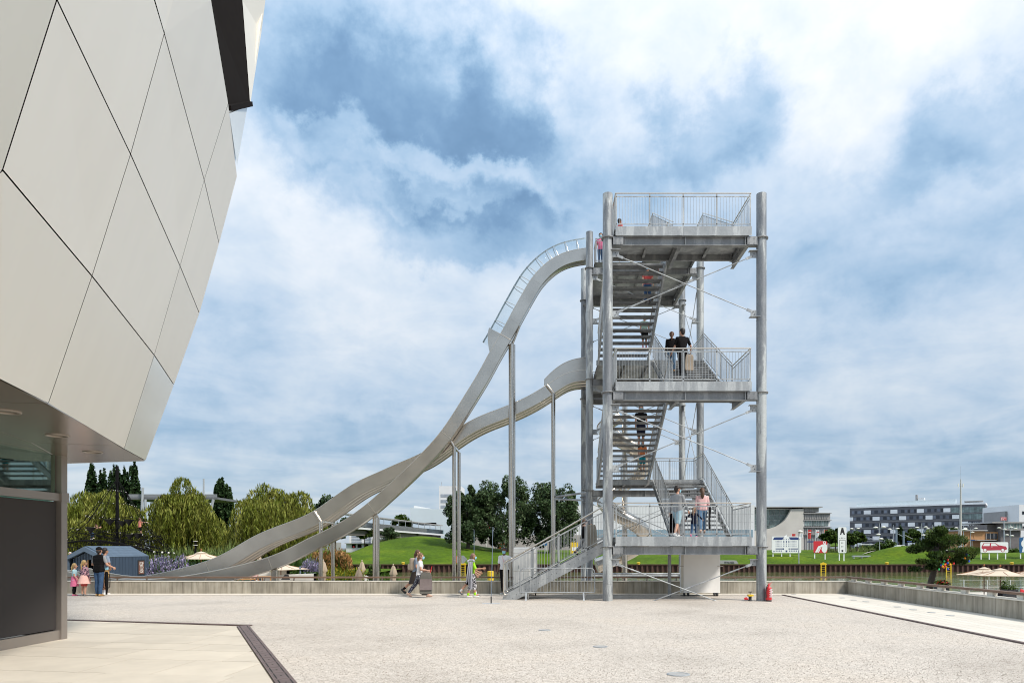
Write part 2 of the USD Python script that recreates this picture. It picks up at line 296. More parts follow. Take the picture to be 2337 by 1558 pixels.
def grass_mat():
    n = {'geo': ('geometry', {}), 'n1': ('noise_texture', {'scale': .09, 'detail': 5., 'roughness': .65}), 'n2': ('noise_texture', {'scale': 2.4, 'detail': 6., 'roughness': .7}), 'n4': ('noise_texture', {'scale': 11., 'detail': 3.}), 'map': ('mapping', {'scale': (.6, .6, 2.2)}),
         'r1': ('rgb_ramp', {'ramp': [(.3, (.045, .085, .004)), (.52, (.085, .15, .006)), (.72, (.15, .20, .010))]}), 'r2': ('rgb_ramp', {'ramp': [(.25, (.45, .5, .42)), (.75, (1.3, 1.25, 1.2))]}),
         'mul': ('mix', {'mix_type': 'multiply', 'fac': 1.}), 'bu': ('bump', {'strength': 1.0, 'distance': .12}), 'p': ('principled_bsdf', {'roughness': .9, 'specular_ior_level': .15})}
    l = [('geo.position', 'n1.vector'), ('geo.position', 'map.vector'), ('map.vector', 'n2.vector'), ('map.vector', 'n4.vector'), ('n1.fac', 'r1.fac'), ('n2.fac', 'r2.fac'), ('r1.color', 'mul.color1'), ('r2.color', 'mul.color2'), ('mul.color', 'p.base_color'), ('n4.fac', 'bu.height'), ('bu.normal', 'p.normal')]
    return usdkit.material(stage, '/World/Looks/lawn_grass', n, l, surface='p.BSDF')

def water_mat():
    n = {'geo': ('geometry', {}), 'map': ('mapping', {'scale': (.30, .62, 1)}), 'n1': ('noise_texture', {'scale': 1.3, 'detail': 3., 'roughness': .5, 'distortion': .5}), 'bu': ('bump', {'strength': .5, 'distance': .11}),
         'p': ('principled_bsdf', {'base_color': (.085, .092, .034), 'roughness': .05, 'specular_ior_level': .5, 'ior': 1.33})}
    return usdkit.material(stage, '/World/Looks/harbour_water', n, [('geo.position', 'map.vector'), ('map.vector', 'n1.vector'), ('n1.fac', 'bu.height'), ('bu.normal', 'p.normal')], surface='p.BSDF')

def cladding_mat(name, col, rough):    # satin metal sheet: very faint clouding and vertical draw marks
    n = {'geo': ('geometry', {}), 'oi': ('object_info', {}), 'map': ('mapping', {'scale': (2.2, 2.2, .25)}), 'n1': ('noise_texture', {'scale': .8, 'detail': 5.}), 'n2': ('noise_texture', {'scale': .35, 'detail': 2.}),
         'r1': ('rgb_ramp', {'ramp': [(.3, tuple(np.array(col) * .975)), (.7, tuple(np.array(col) * 1.015))]}), 'mr': ('map_range', {'to_min': .97, 'to_max': 1.02}), 'vs': ('vector_math', {'math_type': 'scale'}),
         'bu': ('bump', {'strength': .06, 'distance': .05}), 'p': ('principled_bsdf', {'metallic': .3, 'roughness': rough})}
    l = [('geo.position', 'map.vector'), ('map.vector', 'n1.vector'), ('geo.position', 'n2.vector'), ('n1.fac', 'r1.fac'), ('oi.random', 'mr.value'), ('r1.color', 'vs.vector1'), ('mr.result', 'vs.scale'), ('vs.vector', 'p.base_color'), ('n2.fac', 'bu.height'), ('bu.normal', 'p.normal')]
    return usdkit.material(stage, '/World/Looks/' + name, n, l, surface='p.BSDF')

m_gravel, m_parapet, m_grass, m_water = gravel_mat(), concrete_wall_mat(), grass_mat(), water_mat()
m_galv = galv_mat('galvanised_steel', (.19, .20, .213), (.43, .445, .435))
m_galvd = galv_mat('galvanised_plate', (.28, .293, .30), (.41, .424, .424), metal=.3)
m_galvs = galv_mat('galvanised_section', (.20, .205, .21), (.29, .295, .295), metal=.4)
m_rail = M('stainless_handrail', (.62, .57, .50), .28, 1., .06, 3.)
m_steel = M('stainless_sheet', (.52, .48, .425), .24, 1., .14, .7, 2., stretch=(1, 1, 1), space='world', bump=.004, bscale=.6)
m_tubesteel = M('stainless_post', (.58, .54, .49), .16, 1., .08, 1.2, stretch=(1, 1, .1))
m_slab = M('pale_paving_slab', (.54, .475, .38), .8, 0, .10, 1.3, 6., bump=.004, bscale=60., space='world', spread=.05)
m_plank = M('pale_walkway_plank', (.62, .565, .48), .8, 0, .06, 1.2, 5., space='world', spread=.05, bump=.002, bscale=60.)
m_joint = M('joint_sand', (.24, .205, .16), .95)
m_drain = M('drain_grating_brown', (.13, .092, .082), .7, 0, .25, 3., space='world')
m_drainhole = M('drain_hole_dark', (.012, .01, .009), .9)
m_capstone = M('parapet_cap_concrete', (.60, .57, .50), .8, 0, .1, 2., space='world')
m_wood = M('rail_wood_brown', (.15, .092, .062), .6, 0, .3, 2.5, 6., stretch=(.4, 3, 3), space='world')
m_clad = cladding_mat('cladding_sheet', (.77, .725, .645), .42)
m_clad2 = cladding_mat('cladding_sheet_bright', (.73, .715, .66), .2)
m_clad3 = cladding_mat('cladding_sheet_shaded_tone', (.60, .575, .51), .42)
m_soffit = M('soffit_metal', (.40, .35, .29), .2, .75, .08, .5, space='world')
m_black = M('black_void', (.010, .008, .007), .9, spec=.05)
m_frame = M('facade_frame_metal', (.33, .29, .255), .42, .6, .05, 2.)
m_blind = M('dark_fabric_screen', (.040, .034, .031), .9, 0, .08, 80.)
m_glass = pane_mat('green_tinted_glass', (.50, .70, .60), .02, .34, (.66, .86, .74))
m_clear = pane_mat('clear_pane', (.93, .96, .97), .02, .03)
m_white = M('white_paint', (.78, .78, .77), .5, 0, .03)
m_yellow = M('yellow_paint', (.75, .50, .02), .45, 0, .06)
m_red = M('red_paint', (.55, .025, .03), .4, 0, .05)
m_dark = M('dark_rubber', (.02, .02, .022), .6, 0, .1)
m_rust = M('sheet_pile_rust', (.085, .042, .030), .85, 0, .4, 1.2, 6., space='world', col2=None)
m_earth = M('dry_ground', (.33, .29, .23), .9, 0, .2, .5, space='world')
m_asphalt = M('asphalt', (.10, .10, .10), .9, 0, .2, .6, space='world')
m_terrace = M('terrace_sand', (.50, .45, .38), .9, 0, .12, .8, space='world')
# ------------------------------------------------------------------ the setting: plaza, paving, terrace, harbour, far bank
WALL_Y, WALL_X, WT = 26.0, 11.6, .30
TERR, WATER, QUAY_Y, QUAY_Z = -1.5, -2.13, 110.0, -.86
struct('gravel_plaza', MB().flat([[-70, -60, 0], [WALL_X, -60, 0], [WALL_X, WALL_Y, 0], [-70, WALL_Y, 0]], [[0, 1, 2, 3]]), m_gravel)
# paved apron at the museum's foot: slabs with open joints inside the outline
a0, a1, a2 = G(540, 1430)[:2], G(625, 1558)[:2], G(150, 1417)[:2]
dirA = nrm(np.append(a2 - a0, 0))[:2]; dirB = nrm(np.append(a1 - a0, 0))[:2]
apron = Polygon([a0, a0 + dirB * 14, a0 + dirB * 14 + dirA * 16, a0 + dirA * 16])
pav = holder('paved_apron')
part('bedding', MB().prism(apron, (0, 0, .004), (1, 0, 0), (0, 1, 0), .004), m_joint, pav)
ux = nrm(np.array([1.0, -.145])); uy = np.array([.05, 1.0]); uy = uy / uy[1]     # slabs run across, their cross joints lean
rg = np.random.default_rng(3)
y0 = 5.0; row = 0
while y0 < 18.5:
    h = [.95, .70, 1.15][row % 3]; x0 = -14 + rg.uniform(0, 1.2)
    while x0 < -2:
        w = rg.choice([1.1, 1.5, 1.9]); q = []
        for (sx, sy) in ((x0, y0), (x0 + w, y0), (x0 + w, y0 + h), (x0, y0 + h)):
            q.append((sx + uy[0] * (sy - 10), sy + ux[1] / ux[0] * (sx + 6)))
        pg = Polygon(q).buffer(-.006, join_style=2).intersection(apron.buffer(-.02))
        if pg.area > .03 and pg.geom_type == 'Polygon':
            part('paving_slab', MB().prism(pg, (0, 0, .008), (1, 0, 0), (0, 1, 0), .014 + rg.uniform(0, .003)), m_slab, pav)
        x0 += w
    y0 += h; row += 1
# brown drain gratings along the apron's edges
def drain(name, p, q, width, seg, holes=True):
    d = holder(name); p, q = np.append(p, 0), np.append(q, 0); L = np.linalg.norm(q - p); t = (q - p) / L; s = np.array([-t[1], t[0], 0])
    k = int(L / seg)
    for i in range(k):
        c = p + t * (i + .5) * L / k + [0, 0, .016]
        g = part('drain_grate', MB().obox(c, t * (L / k / 2 - .006), s * width / 2, [0, 0, .012]), m_drain, d)
        if holes:
            mb = MB()
            for o in (-.3, .3): mb.obox(c + s * o * width + [0, 0, .0125], t * (L / k / 2 - .05), s * .008, [0, 0, .0012])
            mb.tube(c + [0, 0, .011], c + [0, 0, .0142], .014, 8)
            part('drain_slots', mb, m_drainhole, g)
nB = np.array([-dirB[1], dirB[0]]); nB = nB if nB[0] > 0 else -nB
nA = np.array([-dirA[1], dirA[0]]); nA = nA if nA[1] > 0 else -nA
drain('drainage_channel', a0 + nB * .13, a0 + nB * .13 + dirB * 9, .25, .5)
drain('drainage_channel', a0 + nA * .07 + nB * .25, a0 + nA * .07 + dirA * 9, .12, .6, False)
# pale walkway along the right-hand parapet and the narrow strip under the far one
b0, b1 = G(1790, 1357.5)[:2], G(2337, 1467)[:2]
e1 = b0 + (b1 - b0) * 1.6
wk = Polygon([b0, e1, (WALL_X - .01, e1[1]), (WALL_X - .01, WALL_Y - .62), (b0[0] - .3, WALL_Y - .62)])
walk = holder('walkway')
part('bedding', MB().prism(wk, (0, 0, .004), (1, 0, 0), (0, 1, 0), .004), m_joint, walk)
Y = WALL_Y - .62
cols = [WALL_X - .012 - .30 * k for k in range(1, 30)]
for k, xc in enumerate(cols):
    y1 = WALL_Y - .625 + (rg.uniform(0, 1.1) if k else 0); first = True
    while y1 > 4:
        y2 = y1 - (2.4 if not first else 1.2); first = False
        pg = sbox(xc + .004, y2 + .004, xc + .296, y1 - .004).intersection(wk.buffer(-.01))
        if pg.area > .02 and pg.geom_type == 'Polygon' and y1 > 12: part('plank', MB().prism(pg, (0, 0, .009), (1, 0, 0), (0, 1, 0), .014), m_plank, walk)
        y1 = y2
t_ = nrm(np.append(e1 - b0, 0))[:2]
drain('drainage_channel', b0 - np.array([t_[1], -t_[0]]) * -.05, e1 - np.array([t_[1], -t_[0]]) * -.05, .10, 1.2, False)
strip = holder('paved_strip')
for k in range(40):
    xa = WALL_X - .01 - 1.2 * (k + 1)
    part('paving_slab', MB().box((xa + .004, WALL_Y - .6, .004), (xa + 1.196, WALL_Y - .003, .02)), m_plank, strip)
# round lights let into the ground
for (u, v, r) in ((1243, 1437, .13), (1370, 1475, .13), (1548, 1538, .16), (1921, 1365, .10), (1948, 1370, .10), (1976, 1374, .10), (2048, 1386, .10), (2084, 1392.5, .10), (2126, 1399, .10), (2169, 1406, .10), (1811, 1357.5, .1)):
    c = G(u, v); z = .026 if u > 1800 else .002
    lab = {1243: 'round steel ground light set in gravel left of the tower', 1370: 'round ground light in gravel below the tower foot, second nearest', 1548: 'large round ground light in the gravel at the bottom edge'}.get(u, 'small round grey light set flush in the pale walkway')
    lab2 = {1921: 'walkway ground light farthest left of the walkway row', 1948: 'second walkway ground light from the far end of the row', 1976: 'third walkway ground light from the far end of the row', 2048: 'fourth walkway ground light, first after the gap in the row', 2084: 'fifth walkway ground light, third from the right end', 2126: 'sixth walkway ground light, second from the right end', 2169: 'rightmost walkway ground light, nearest of the row', 1811: 'small ground light beside the fire extinguisher near the wall'}
    lab = lab2.get(u, lab)
    t = thing('ground_light', lab, 'ground light', (c[0], c[1], z), group='round lights let into the ground')
    part('rim', MB().lathe([(r, 0), (r, .006), (r * .8, .008), (r * .8, .004)], n=20), m_galvd, t); part('lens', MB().tube((0, 0, .001), (0, 0, .005), r * .8, 20), M(f'ground_light_lens_{u}', (.36, .35, .33), .5), t)

# parapet: concrete panels, pale cap, wooden rail on short posts
pw = thing('parapet_wall', 'long low concrete parapet with pale cap and brown wooden handrail', 'wall')
H = .47
def parapet(p, q, seg, inner, posts, blocks):
    p, q = np.asarray(p, float), np.asarray(q, float); L = np.linalg.norm(q - p); t = (q - p) / L; inn = np.asarray(inner, float)
    k = int(round(L / seg)); s = L / k
    for i in range(k):
        a = p + t * (i * s + .006); b = p + t * ((i + 1) * s - .006); c = (a + b) / 2 - inn * WT / 2
        part('wall_panel', MB().obox(c + [0, 0, H / 2 - .2], t * np.linalg.norm(b - a) / 2, inn * WT / 2, [0, 0, H / 2 + .2]), m_parapet, pw)
        part('cap', MB().obox(c + [0, 0, H + .016], t * (s / 2 - .002), inn * (WT / 2 + .012), [0, 0, .016]), m_capstone, pw)
    n = int(L / (posts)); z = H + .032
    for i in range(n + 1):
        c = p + t * (i + .5) * posts - inn * WT / 2
        if (i + .5) * posts > L: break
        if blocks: part('post', MB().obox(c + [0, 0, z + .05], t * .11, inn * .06, [0, 0, .05]), m_capstone, pw)
        else: part('post', MB().beam(c + [0, 0, z], c + [.02, 0, z + .1], .05, .03, inn), m_frame, pw)
    r = int(L / 4.5) + 1
    for i in range(r):
        a = p + t * (i * L / r + .004) - inn * WT / 2; b = p + t * ((i + 1) * L / r - .004) - inn * WT / 2
        part('handrail', MB().beam(a + [0, 0, z + .13], b + [0, 0, z + .13], .16, .06), m_wood, pw)
parapet((WALL_X - .3 - 2.253 * 18, WALL_Y, 0), (WALL_X, WALL_Y, 0), 2.253, (0, -1, 0), 1.127, False)
parapet((WALL_X, WALL_Y + .3, 0), (WALL_X, 2, 0), 2.253, (-1, 0, 0), 1.127, True)

# lower terrace behind the parapet, harbour water, far quay, lawns
terr = Polygon([(-90, WALL_Y + WT), (WALL_X + WT, WALL_Y + WT), (WALL_X + WT, -30), (60, -30), (60, 52), (24, 50), (-6, 48), (-13, 60), (-22, 84), (-33, 108), (-33, 135), (-160, 135), (-160, WALL_Y + WT)])
struct('terrace', MB().prism(terr, (0, 0, TERR), (1, 0, 0), (0, 1, 0), -1.2), m_terrace)
struct('harbour_water', MB().flat([[-60, 30, WATER], [260, 30, WATER], [260, QUAY_Y + 1, WATER], [-60, QUAY_Y + 1, WATER]], [[0, 1, 2, 3]]), m_water)
def bank(x, y):
    r = lambda cx, cy, sx, sy: np.exp(-((x - cx) / sx) ** 2 - ((y - cy) / sy) ** 2)
    sm = lambda a, b, t: np.clip((t - a) / (b - a), 0, 1) ** 2 * (3 - 2 * np.clip((t - a) / (b - a), 0, 1))
    z = QUAY_Z + .02 + 1.35 * sm(QUAY_Y + 1, 128, y) + .75 * sm(128, 165, y)
    z = z + 3.3 * r(-25.5, 143, 12.5, 13) + .25 * sm(117, 119, y) * r(-24, 118, 30, 30)
    z = z + 2.0 * r(65, 121.5, 6, 6) + .75 * r(41, 120, 7, 5) + .7 * r(104, 130, 16, 7) + .35 * r(88, 121, 10, 5)
    z = z - .55 * r(55, 124, 4.5, 7)
    lw = 1 - sm(-46, -34, x)
    z = z * (1 - lw) + lw * (-2.2 + 3.4 * sm(118, 172, y))
    return z
xs = np.r_[np.arange(-400, -60, 10), np.arange(-60, 150, 1.25), np.arange(150, 260, 10)]; ys = np.r_[QUAY_Y + .35, np.arange(QUAY_Y + 1, 160, 1.0), 165, 175]
gx, gy = np.meshgrid(xs, ys, indexing='ij'); gz = bank(gx, gy)
lump = meshkit.fbm(np.stack([gx * .35, gy * .35, 0 * gx], -1), 3) - .5
struct('lawn', MB().grid(np.stack([gx, gy, gz + .18 * lump * np.clip((gy - QUAY_Y - 1) / 6, 0, 1)], -1)), m_grass)
def far_z(x, y): return 1.22 + 0 * np.asarray(x)
struct('street', MB().flat([[-900, 175, 1.2], [900, 175, 1.2], [3000, 3000, 1.2], [-3000, 3000, 1.2]], [[0, 1, 2, 3]]), m_asphalt)
struct('ground', MB().flat([[-4000, -4000, -2.9], [4000, -4000, -2.9], [4000, 4000, -2.9], [-4000, 4000, -2.9]], [[0, 1, 2, 3]]), m_earth)
# rusty sheet piling: pans and ribs with a cap beam
q = thing('quay_wall', 'rust brown sheet pile quay wall across the harbour water', 'quay wall')
part('backing', MB().box((-45, QUAY_Y + .28, -3), (230, QUAY_Y + .4, QUAY_Z - .06)), m_rust, q)
part('cap_beam', MB().box((-45, QUAY_Y - .1, QUAY_Z - .13), (230, QUAY_Y + .5, QUAY_Z)), m_rust, q)
per = .82
x = -44.6; k = 0; rest = MB()
while x < 229:
    w = .19
    pts = np.array([[x - w, QUAY_Y + .28], [x - w * .72, QUAY_Y], [x + w * .72, QUAY_Y], [x + w, QUAY_Y + .28]])
    mb = MB()
    for i in range(3): mb.quad([*pts[i], -3], [*pts[i + 1], -3], [*pts[i + 1], QUAY_Z - .125], [*pts[i], QUAY_Z - .125])
    if -40 < x < 90: part('sheet_pile', mb, m_rust, q)
    else: rest.merge(mb)
    x += per; k += 1
part('sheet_pile_rest', rest, m_rust, q, kind='stuff')

rg = np.random.default_rng(17); n = 11000; y = 8.4 + 12 * rg.uniform(0, 1, n) ** 1.6; x = rg.uniform(-.42, .72, n) * y + rg.normal(0, .1, n)
keep = (~np.array([apron.buffer(.32).contains(Point(a, b)) or wk.buffer(.2).contains(Point(a, b)) for a, b in zip(x, y)])) & (x < WALL_X - .5); x, y = x[keep], y[keep]; n = len(x); r = rg.uniform(.005, .013, n)
q = np.array([[1, 0, 0], [-1, 0, 0], [0, 1, 0], [0, -1, 0], [0, 0, .7], [0, 0, -.3]]); f = np.array([[0, 2, 4], [2, 1, 4], [1, 3, 4], [3, 0, 4]]); an = rg.uniform(0, 6.28, n); st = rg.uniform(.7, 1.3, (n, 6, 1))
v = q[None] * st * r[:, None, None]; c, s_ = np.cos(an)[:, None], np.sin(an)[:, None]; v = np.stack([v[..., 0] * c - v[..., 1] * s_ + x[:, None], v[..., 0] * s_ + v[..., 1] * c + y[:, None], v[..., 2] + .002], -1)
m_peb = leaf_mat('loose_stones', (.36, .31, .26), (.66, .60, .52), 0.0, .85)
one('loose_gravel', MB().flat(v.reshape(-1, 3), (np.arange(n)[:, None, None] * 6 + f[None]).reshape(-1, 3)), m_peb, 'loose pale gravel stones scattered over the plaza in the foreground', 'gravel', kind='stuff')
# ------------------------------------------------------------------ the museum on the left: faceted cladding that overhangs a glazed base
mus = thing('museum_building', 'pale faceted metal-clad building overhanging a dark glazed ground floor', 'building')
SZ = 3.5
P1, P2, P3 = P(0, 866, (SZ - EYE) * 1558 / (1250 - 866)), P(332, 1051, (SZ - EYE) * 1558 / (1250 - 1051)), P(541, 402, 13.7)
FN = nrm(np.cross(P2 - P1, P3 - P1)); FN = FN if np.dot(FN, -P1) > 0 else -FN
O_ = np.array([0, 0, EYE])
def on_face(u, v, push=0.0):
    d = np.array([(u - 1238) / 1558, 1, -(v - 1250) / 1558]); return O_ + d * (np.dot(P1 + FN * push - O_, FN) / np.dot(d, FN))
GASK = MB(); KN = {}        # panel corners, slightly convex
def kn(u, v):
    d = ((u - 300) / 420) ** 2 + ((v - 560) / 700) ** 2
    return on_face(u, v, .09 - .11 * d)
def panel(pts, mat=m_clad, gap=.0085, th=.05, name='cladding_panel', own=None):
    V = np.array([kn(*p) if own is None else p for p in pts]); c = V.mean(0)
    n = nrm(sum(np.cross(V[i] - c, V[(i + 1) % len(V)] - c) for i in range(len(V)))); n = n if np.dot(n, O_ - c) > 0 else -n
    W = []
    for i in range(len(V)):   # inset every edge by half the joint
        a, b, d = V[i - 1], V[i], V[(i + 1) % len(V)]
        e1, e2 = nrm(b - a), nrm(d - b); i1, i2 = np.cross(n, e1), np.cross(n, e2)
        if np.dot(i1, c - b) < 0: i1 = -i1
        if np.dot(i2, c - b) < 0: i2 = -i2
        m = i1 + i2; W.append(b + m * gap / max(np.dot(m, i1), .2))
    W = np.array(W); k = len(W); mb = MB()
    fan = lambda A, s: mb.flat(A, [[0, i, i + 1] if s else [0, i + 1, i] for i in range(1, k - 1)])
    fan(W, True); fan(W - n * th, False)
    for i in range(k): j = (i + 1) % k; GASK.quad(W[i], W[j], W[j] - n * th, W[i] - n * th)
    part(name, mb, mat, mus)
a, b, c, d_ = (130, 0), (298, 352), (375, 77), (210, 630)
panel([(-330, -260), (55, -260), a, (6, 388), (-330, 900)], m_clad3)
panel([a, b, d_, (6, 388)])
panel([a, (70, -260), (250, -330), (352, 0), c, b])
panel([c, (466, 411), (411, 607), b])
panel([b, (411, 607), (352, 810), d_])
panel([(6, 388), d_, (110, 921), (0, 866), (-330, 680), (-330, 1380)][:4] + [(-330, 682), (-330, 900)])
panel([d_, (352, 810), (283, 1024), (110, 921)])
panel([(352, 810), (397, 878), (332, 1051), (283, 1024)], m_clad2)
panel([(411, 607), (455, 715), (397, 878), (352, 810)])
panel([(466, 411), (500, 556), (455, 715), (411, 607)])
panel([c, (353, 0), (330, -120), (430, -330), (396, 0)])
panel([c, (396, 0), (430, -330), (462, -330), (482, 0), (521, 236), (466, 411)])
panel([(521, 236), (541, 402), (500, 556), (466, 411)])
part('joint_gaskets', GASK, m_black, mus, kind='stuff')
# backing wall right behind the panels: dark, seen only through the joints
bk = [on_face(u, v, -.12 - .20 * (((u - 300) / 420) ** 2 + ((v - 560) / 700) ** 2) * 0) for (u, v) in ((-330, -330), (462, -330), (482, 5), (520, 240), (538, 402), (331, 1048), (0, 864), (-330, 680))]
bk = np.array(bk) - FN * .16
part('substructure', MB().flat(bk, [[0, i, i + 1] for i in range(1, 7)]), m_black, mus)
# the corner turns: second face with its dark slot, and the bright return face beyond
def at(u, v, Y): return P(u, v, Y)
R = {}
y2 = 14.3
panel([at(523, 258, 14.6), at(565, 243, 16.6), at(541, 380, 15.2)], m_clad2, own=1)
panel([at(527, 271, 14.62), at(565, 243, 16.62), at(541, 300, 15.6)], m_clad2, own=1) if False else None
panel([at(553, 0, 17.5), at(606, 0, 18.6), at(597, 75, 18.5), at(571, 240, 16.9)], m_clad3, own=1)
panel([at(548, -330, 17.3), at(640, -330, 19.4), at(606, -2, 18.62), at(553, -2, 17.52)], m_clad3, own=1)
slot = MB().flat([at(440, -330, 15.5), at(549, -330, 17.32), at(553, 0, 17.52), at(572, 240, 16.95), at(520, 251, 15.0), at(478, 0, 15.3)], [[0, 1, 2], [0, 2, 5], [5, 2, 3], [5, 3, 4]])
part('recess', slot, m_black, mus)
part('recess_lintel', MB().beam(at(521, 247, 14.8), at(571, 237, 16.88), .12, .1), m_black, mus)
0 and part('recess_mullion', MB().beam(at(512, -300, 16.2), at(545, 225, 15.7), .06, .14), m_frame, mus)
# rear of the building: closes the volume so that it has depth
back = MB()
ring = [at(332, 1051, 13.72), at(541, 402, 13.75), at(523, 255, 14.4), at(571, 240, 16.95), at(606, 0, 18.62), at(640, -330, 19.42)]
for i in range(len(ring) - 1): back.quad(ring[i], ring[i + 1], ring[i + 1] + [-14, 3.2, 0], ring[i] + [-14, 3.2, 0])
back.moved()
bkm = MB(); bkm.v = [v + np.array([-.06, .06, 0]) for v in back.v]; bkm.f, bkm.n, bkm.k = back.f, back.n, back.k
part('cladding_shell', bkm, m_clad, mus)
# soffit panels
s1, s2, s3 = P1, P2, G(152, 1057, SZ) if False else P(152, 1057, (SZ - EYE) * 1558 / (1250 - 1057))
def sof(pts, name='soffit_panel'):
    pg = Polygon([G_(u, v) for u, v in pts]).buffer(-.010, join_style=2)
    part(name, MB().prism(pg, (0, 0, SZ), (1, 0, 0), (0, 1, 0), .03), m_soffit, mus)
def G_(u, v): q = P(u, v, (SZ - EYE) * 1558 / (1250 - v)); return (q[0], q[1])
far = [(-330, 682), (0, 866), (110, 921)]
sof([(0, 867), (110, 921), (-20, 917), (-330, 905), (-330, 690)])
sof([(-20, 917), (110, 921), (276, 1017), (72, 1010), (0, 984), (-330, 905)])
sof([(72, 1010), (276, 1017), (332, 1051), (152, 1057), (110, 1031)])
sof([(72, 1010), (110, 1031), (0, 1008), (-330, 975), (-330, 905), (0, 984)])
sof([(110, 1031), (152, 1057), (60, 1060), (-330, 1030), (-330, 975), (0, 1008)])
for (u, v) in ((15, 939), (130, 993), (212, 1031)):
    g = G_(u, v); part('downlight', MB().lathe([(.16, 0), (.16, -.012), (.13, -.014), (.12, .02)], (g[0], g[1], SZ), 20), m_frame, mus)
# glazed base: screen below, band of glass above, metal frames, corner post
WX0 = -9.13; cy = 13.0
part('fabric_screen', MB().box((WX0 - .08, -4, .22), (WX0 - .05, cy - .12, 2.62)), m_blind, mus)
for yy in np.arange(1.0, 9.0, 3.0):
    part('glass_pane', MB().box((WX0 - .075, yy, 2.78), (WX0 - .06, yy + 2.98, SZ)), m_glass, mus)
part('glass_pane', MB().box((WX0 - .075, 10.0 + .02, 2.78), (WX0 - .06, cy - .13, SZ)), m_glass, mus)
for (z0, z1, o) in ((2.64, 2.78, .02), (.02, .20, .01)): part('transom', MB().box((WX0 - .10, -4, z0), (WX0 + o, cy - .101, z1)), m_frame, mus)
part('corner_post', MB().box((WX0 - .11, cy - .1, 0), (WX0 + .04, cy + .06, SZ)), m_frame, mus)
part('post_joint', MB().box((WX0 - .04, cy - .12, 2.62), (WX0 + .06, cy + .08, 2.80)), m_frame, mus)
part('sill_gutter', MB().box((WX0 - .1, -4, 0), (WX0 + .17, cy + .25, .022)), m_galvd, mus)
part('return_screen', MB().box((WX0 - 9, cy - .03, .1), (WX0 - .115, cy, 2.62)), m_blind, mus)
part('return_glass', MB().box((WX0 - 9, cy - .02, 2.64), (WX0 - .115, cy - .005, SZ)), m_glass, mus)
part('interior_wall', MB().box((WX0 - 9.2, -4, 0), (WX0 - 9.02, cy + .0, SZ)), M('interior_grey', (.42, .50, .45), .8), mus)
part('ceiling_beam', MB().box((WX0 - 8, 9.0, 3.1), (WX0 - .6, 9.3, 3.4)), m_white, mus)
part('interior_ceiling', MB().box((WX0 - 9, -4, SZ - .05), (WX0 - .2, cy - .1, SZ - .012)), M('interior_ceiling_grey', (.4, .42, .4), .8), mus)
# ------------------------------------------------------------------ the slide tower: galvanised steel, landings, stairs, railings, tie rods
tw = thing('slide_tower', 'tall open galvanised steel stair tower with landings, railings and crossed tie rods', 'tower')
XL, XR, YF, YM, YB = 2.17, 7.28, 22.7, 31.5, 35.6
LZ = [2.12, 7.23, 12.35]; BZ = [4.68, 9.79, 14.90]
Y1, Y2 = 24.72, 29.2           # front landings end / back landings begin
def column(x, y, z0, z1, r, rings, welds):
    c = part('column', MB().tube((x, y, z0), (x, y, z1), r, 28), m_galv, tw)
    for z in rings:
        part('flange', MB().lathe([(r, z - .02), (r + .055, z - .018), (r + .055, z + .018), (r, z + .02)], (x, y, 0), 28), m_galvs, c)
        mb = MB()
        for k in range(12):
            a = k * math.pi / 6; mb.tube((x + (r + .03) * math.cos(a), y + (r + .03) * math.sin(a), z - .05), (x + (r + .03) * math.cos(a), y + (r + .03) * math.sin(a), z - .018), .012, 6)
        part('flange_bolts', mb, m_galvs, c, kind='stuff')
    for z in welds: part('weld_seam', MB().lathe([(r, z - .008), (r + .005, z), (r, z + .008)], (x, y, 0), 28), m_galvs, c)
for x in (XL, XR):
    column(x, YF, -.05, 13.5, .165, [z - .32 for z in LZ], [.55, 4.1, 9.3])
    column(x, YM, TERR, 16.3, .165, [z - .27 for z in BZ], [3.2, 7.4, 12.6])
    column(x, YB, TERR, 16.28, .165, [z - .27 for z in BZ], [3.2, 8.2, 13.4])
part('prop_post', MB().tube((4.55, 24.45, 0), (4.55, 24.45, 1.6), .06, 14), m_galvs, tw)

def rod(a, b):             # a tie rod with its forks, turnbuckle and bolted gusset plates
    a, b = np.asarray(a, float), np.asarray(b, float); d = nrm(b - a); up = np.array([0, 0, 1.0]); side = np.cross(d, up)
    r = part('tie_rod', MB().tube(a + d * .28, b - d * .28, .017, 8).tube(a + d * .62, a + d * .95, .026, 8), m_galvd, tw)
    bl = MB()
    for p, q in ((a, d), (b, -d)):
        if p[2] < 0: continue
        part('fork', MB().beam(p + q * .13, p + q * .36, .03, .085, nrm(np.cross(side, q))), m_galvd, r)
        hx = nrm(np.array([q[0], q[1], 0])); pn = nrm(np.cross(hx, up))
        part('gusset', MB().obox(p + hx * .06, hx * .14, pn * .012, up * .11).obox(p + hx * .04 + up * .115 * -np.sign(q[2]), hx * .20, pn * .10, up * .008), m_galvd, r)
        for s_ in (-.03, .06): bl.tube(p + hx * (.09 + s_ * .5) + up * s_ * np.sign(q[2]) - pn * .03, p + hx * (.09 + s_ * .5) + up * s_ * np.sign(q[2]) + pn * .03, .014, 8)
    part('bolts', bl, m_dark, r, kind='stuff')
for y, tops in ((YF, [z - .85 for z in LZ]), (YM, [z - .70 for z in BZ]), (YB, [z - .55 for z in BZ])):
    for zt in tops:
        zb = zt - 1.98
        if zt < 2: zb = -.25
        yo = y - .02
        if zb < 0:
            rod((XL + .17, yo - .03, zt), (XL + 4.25, yo - .03, zb)); rod((XR - .17, yo + .03, zt), (XR - 4.25, yo + .03, zb))
        else:
            rod((XL + .17, yo - .03, zt), (XR - .17, yo - .03, zb)); rod((XL + .17, yo + .03, zb), (XR - .17, yo + .03, zt))
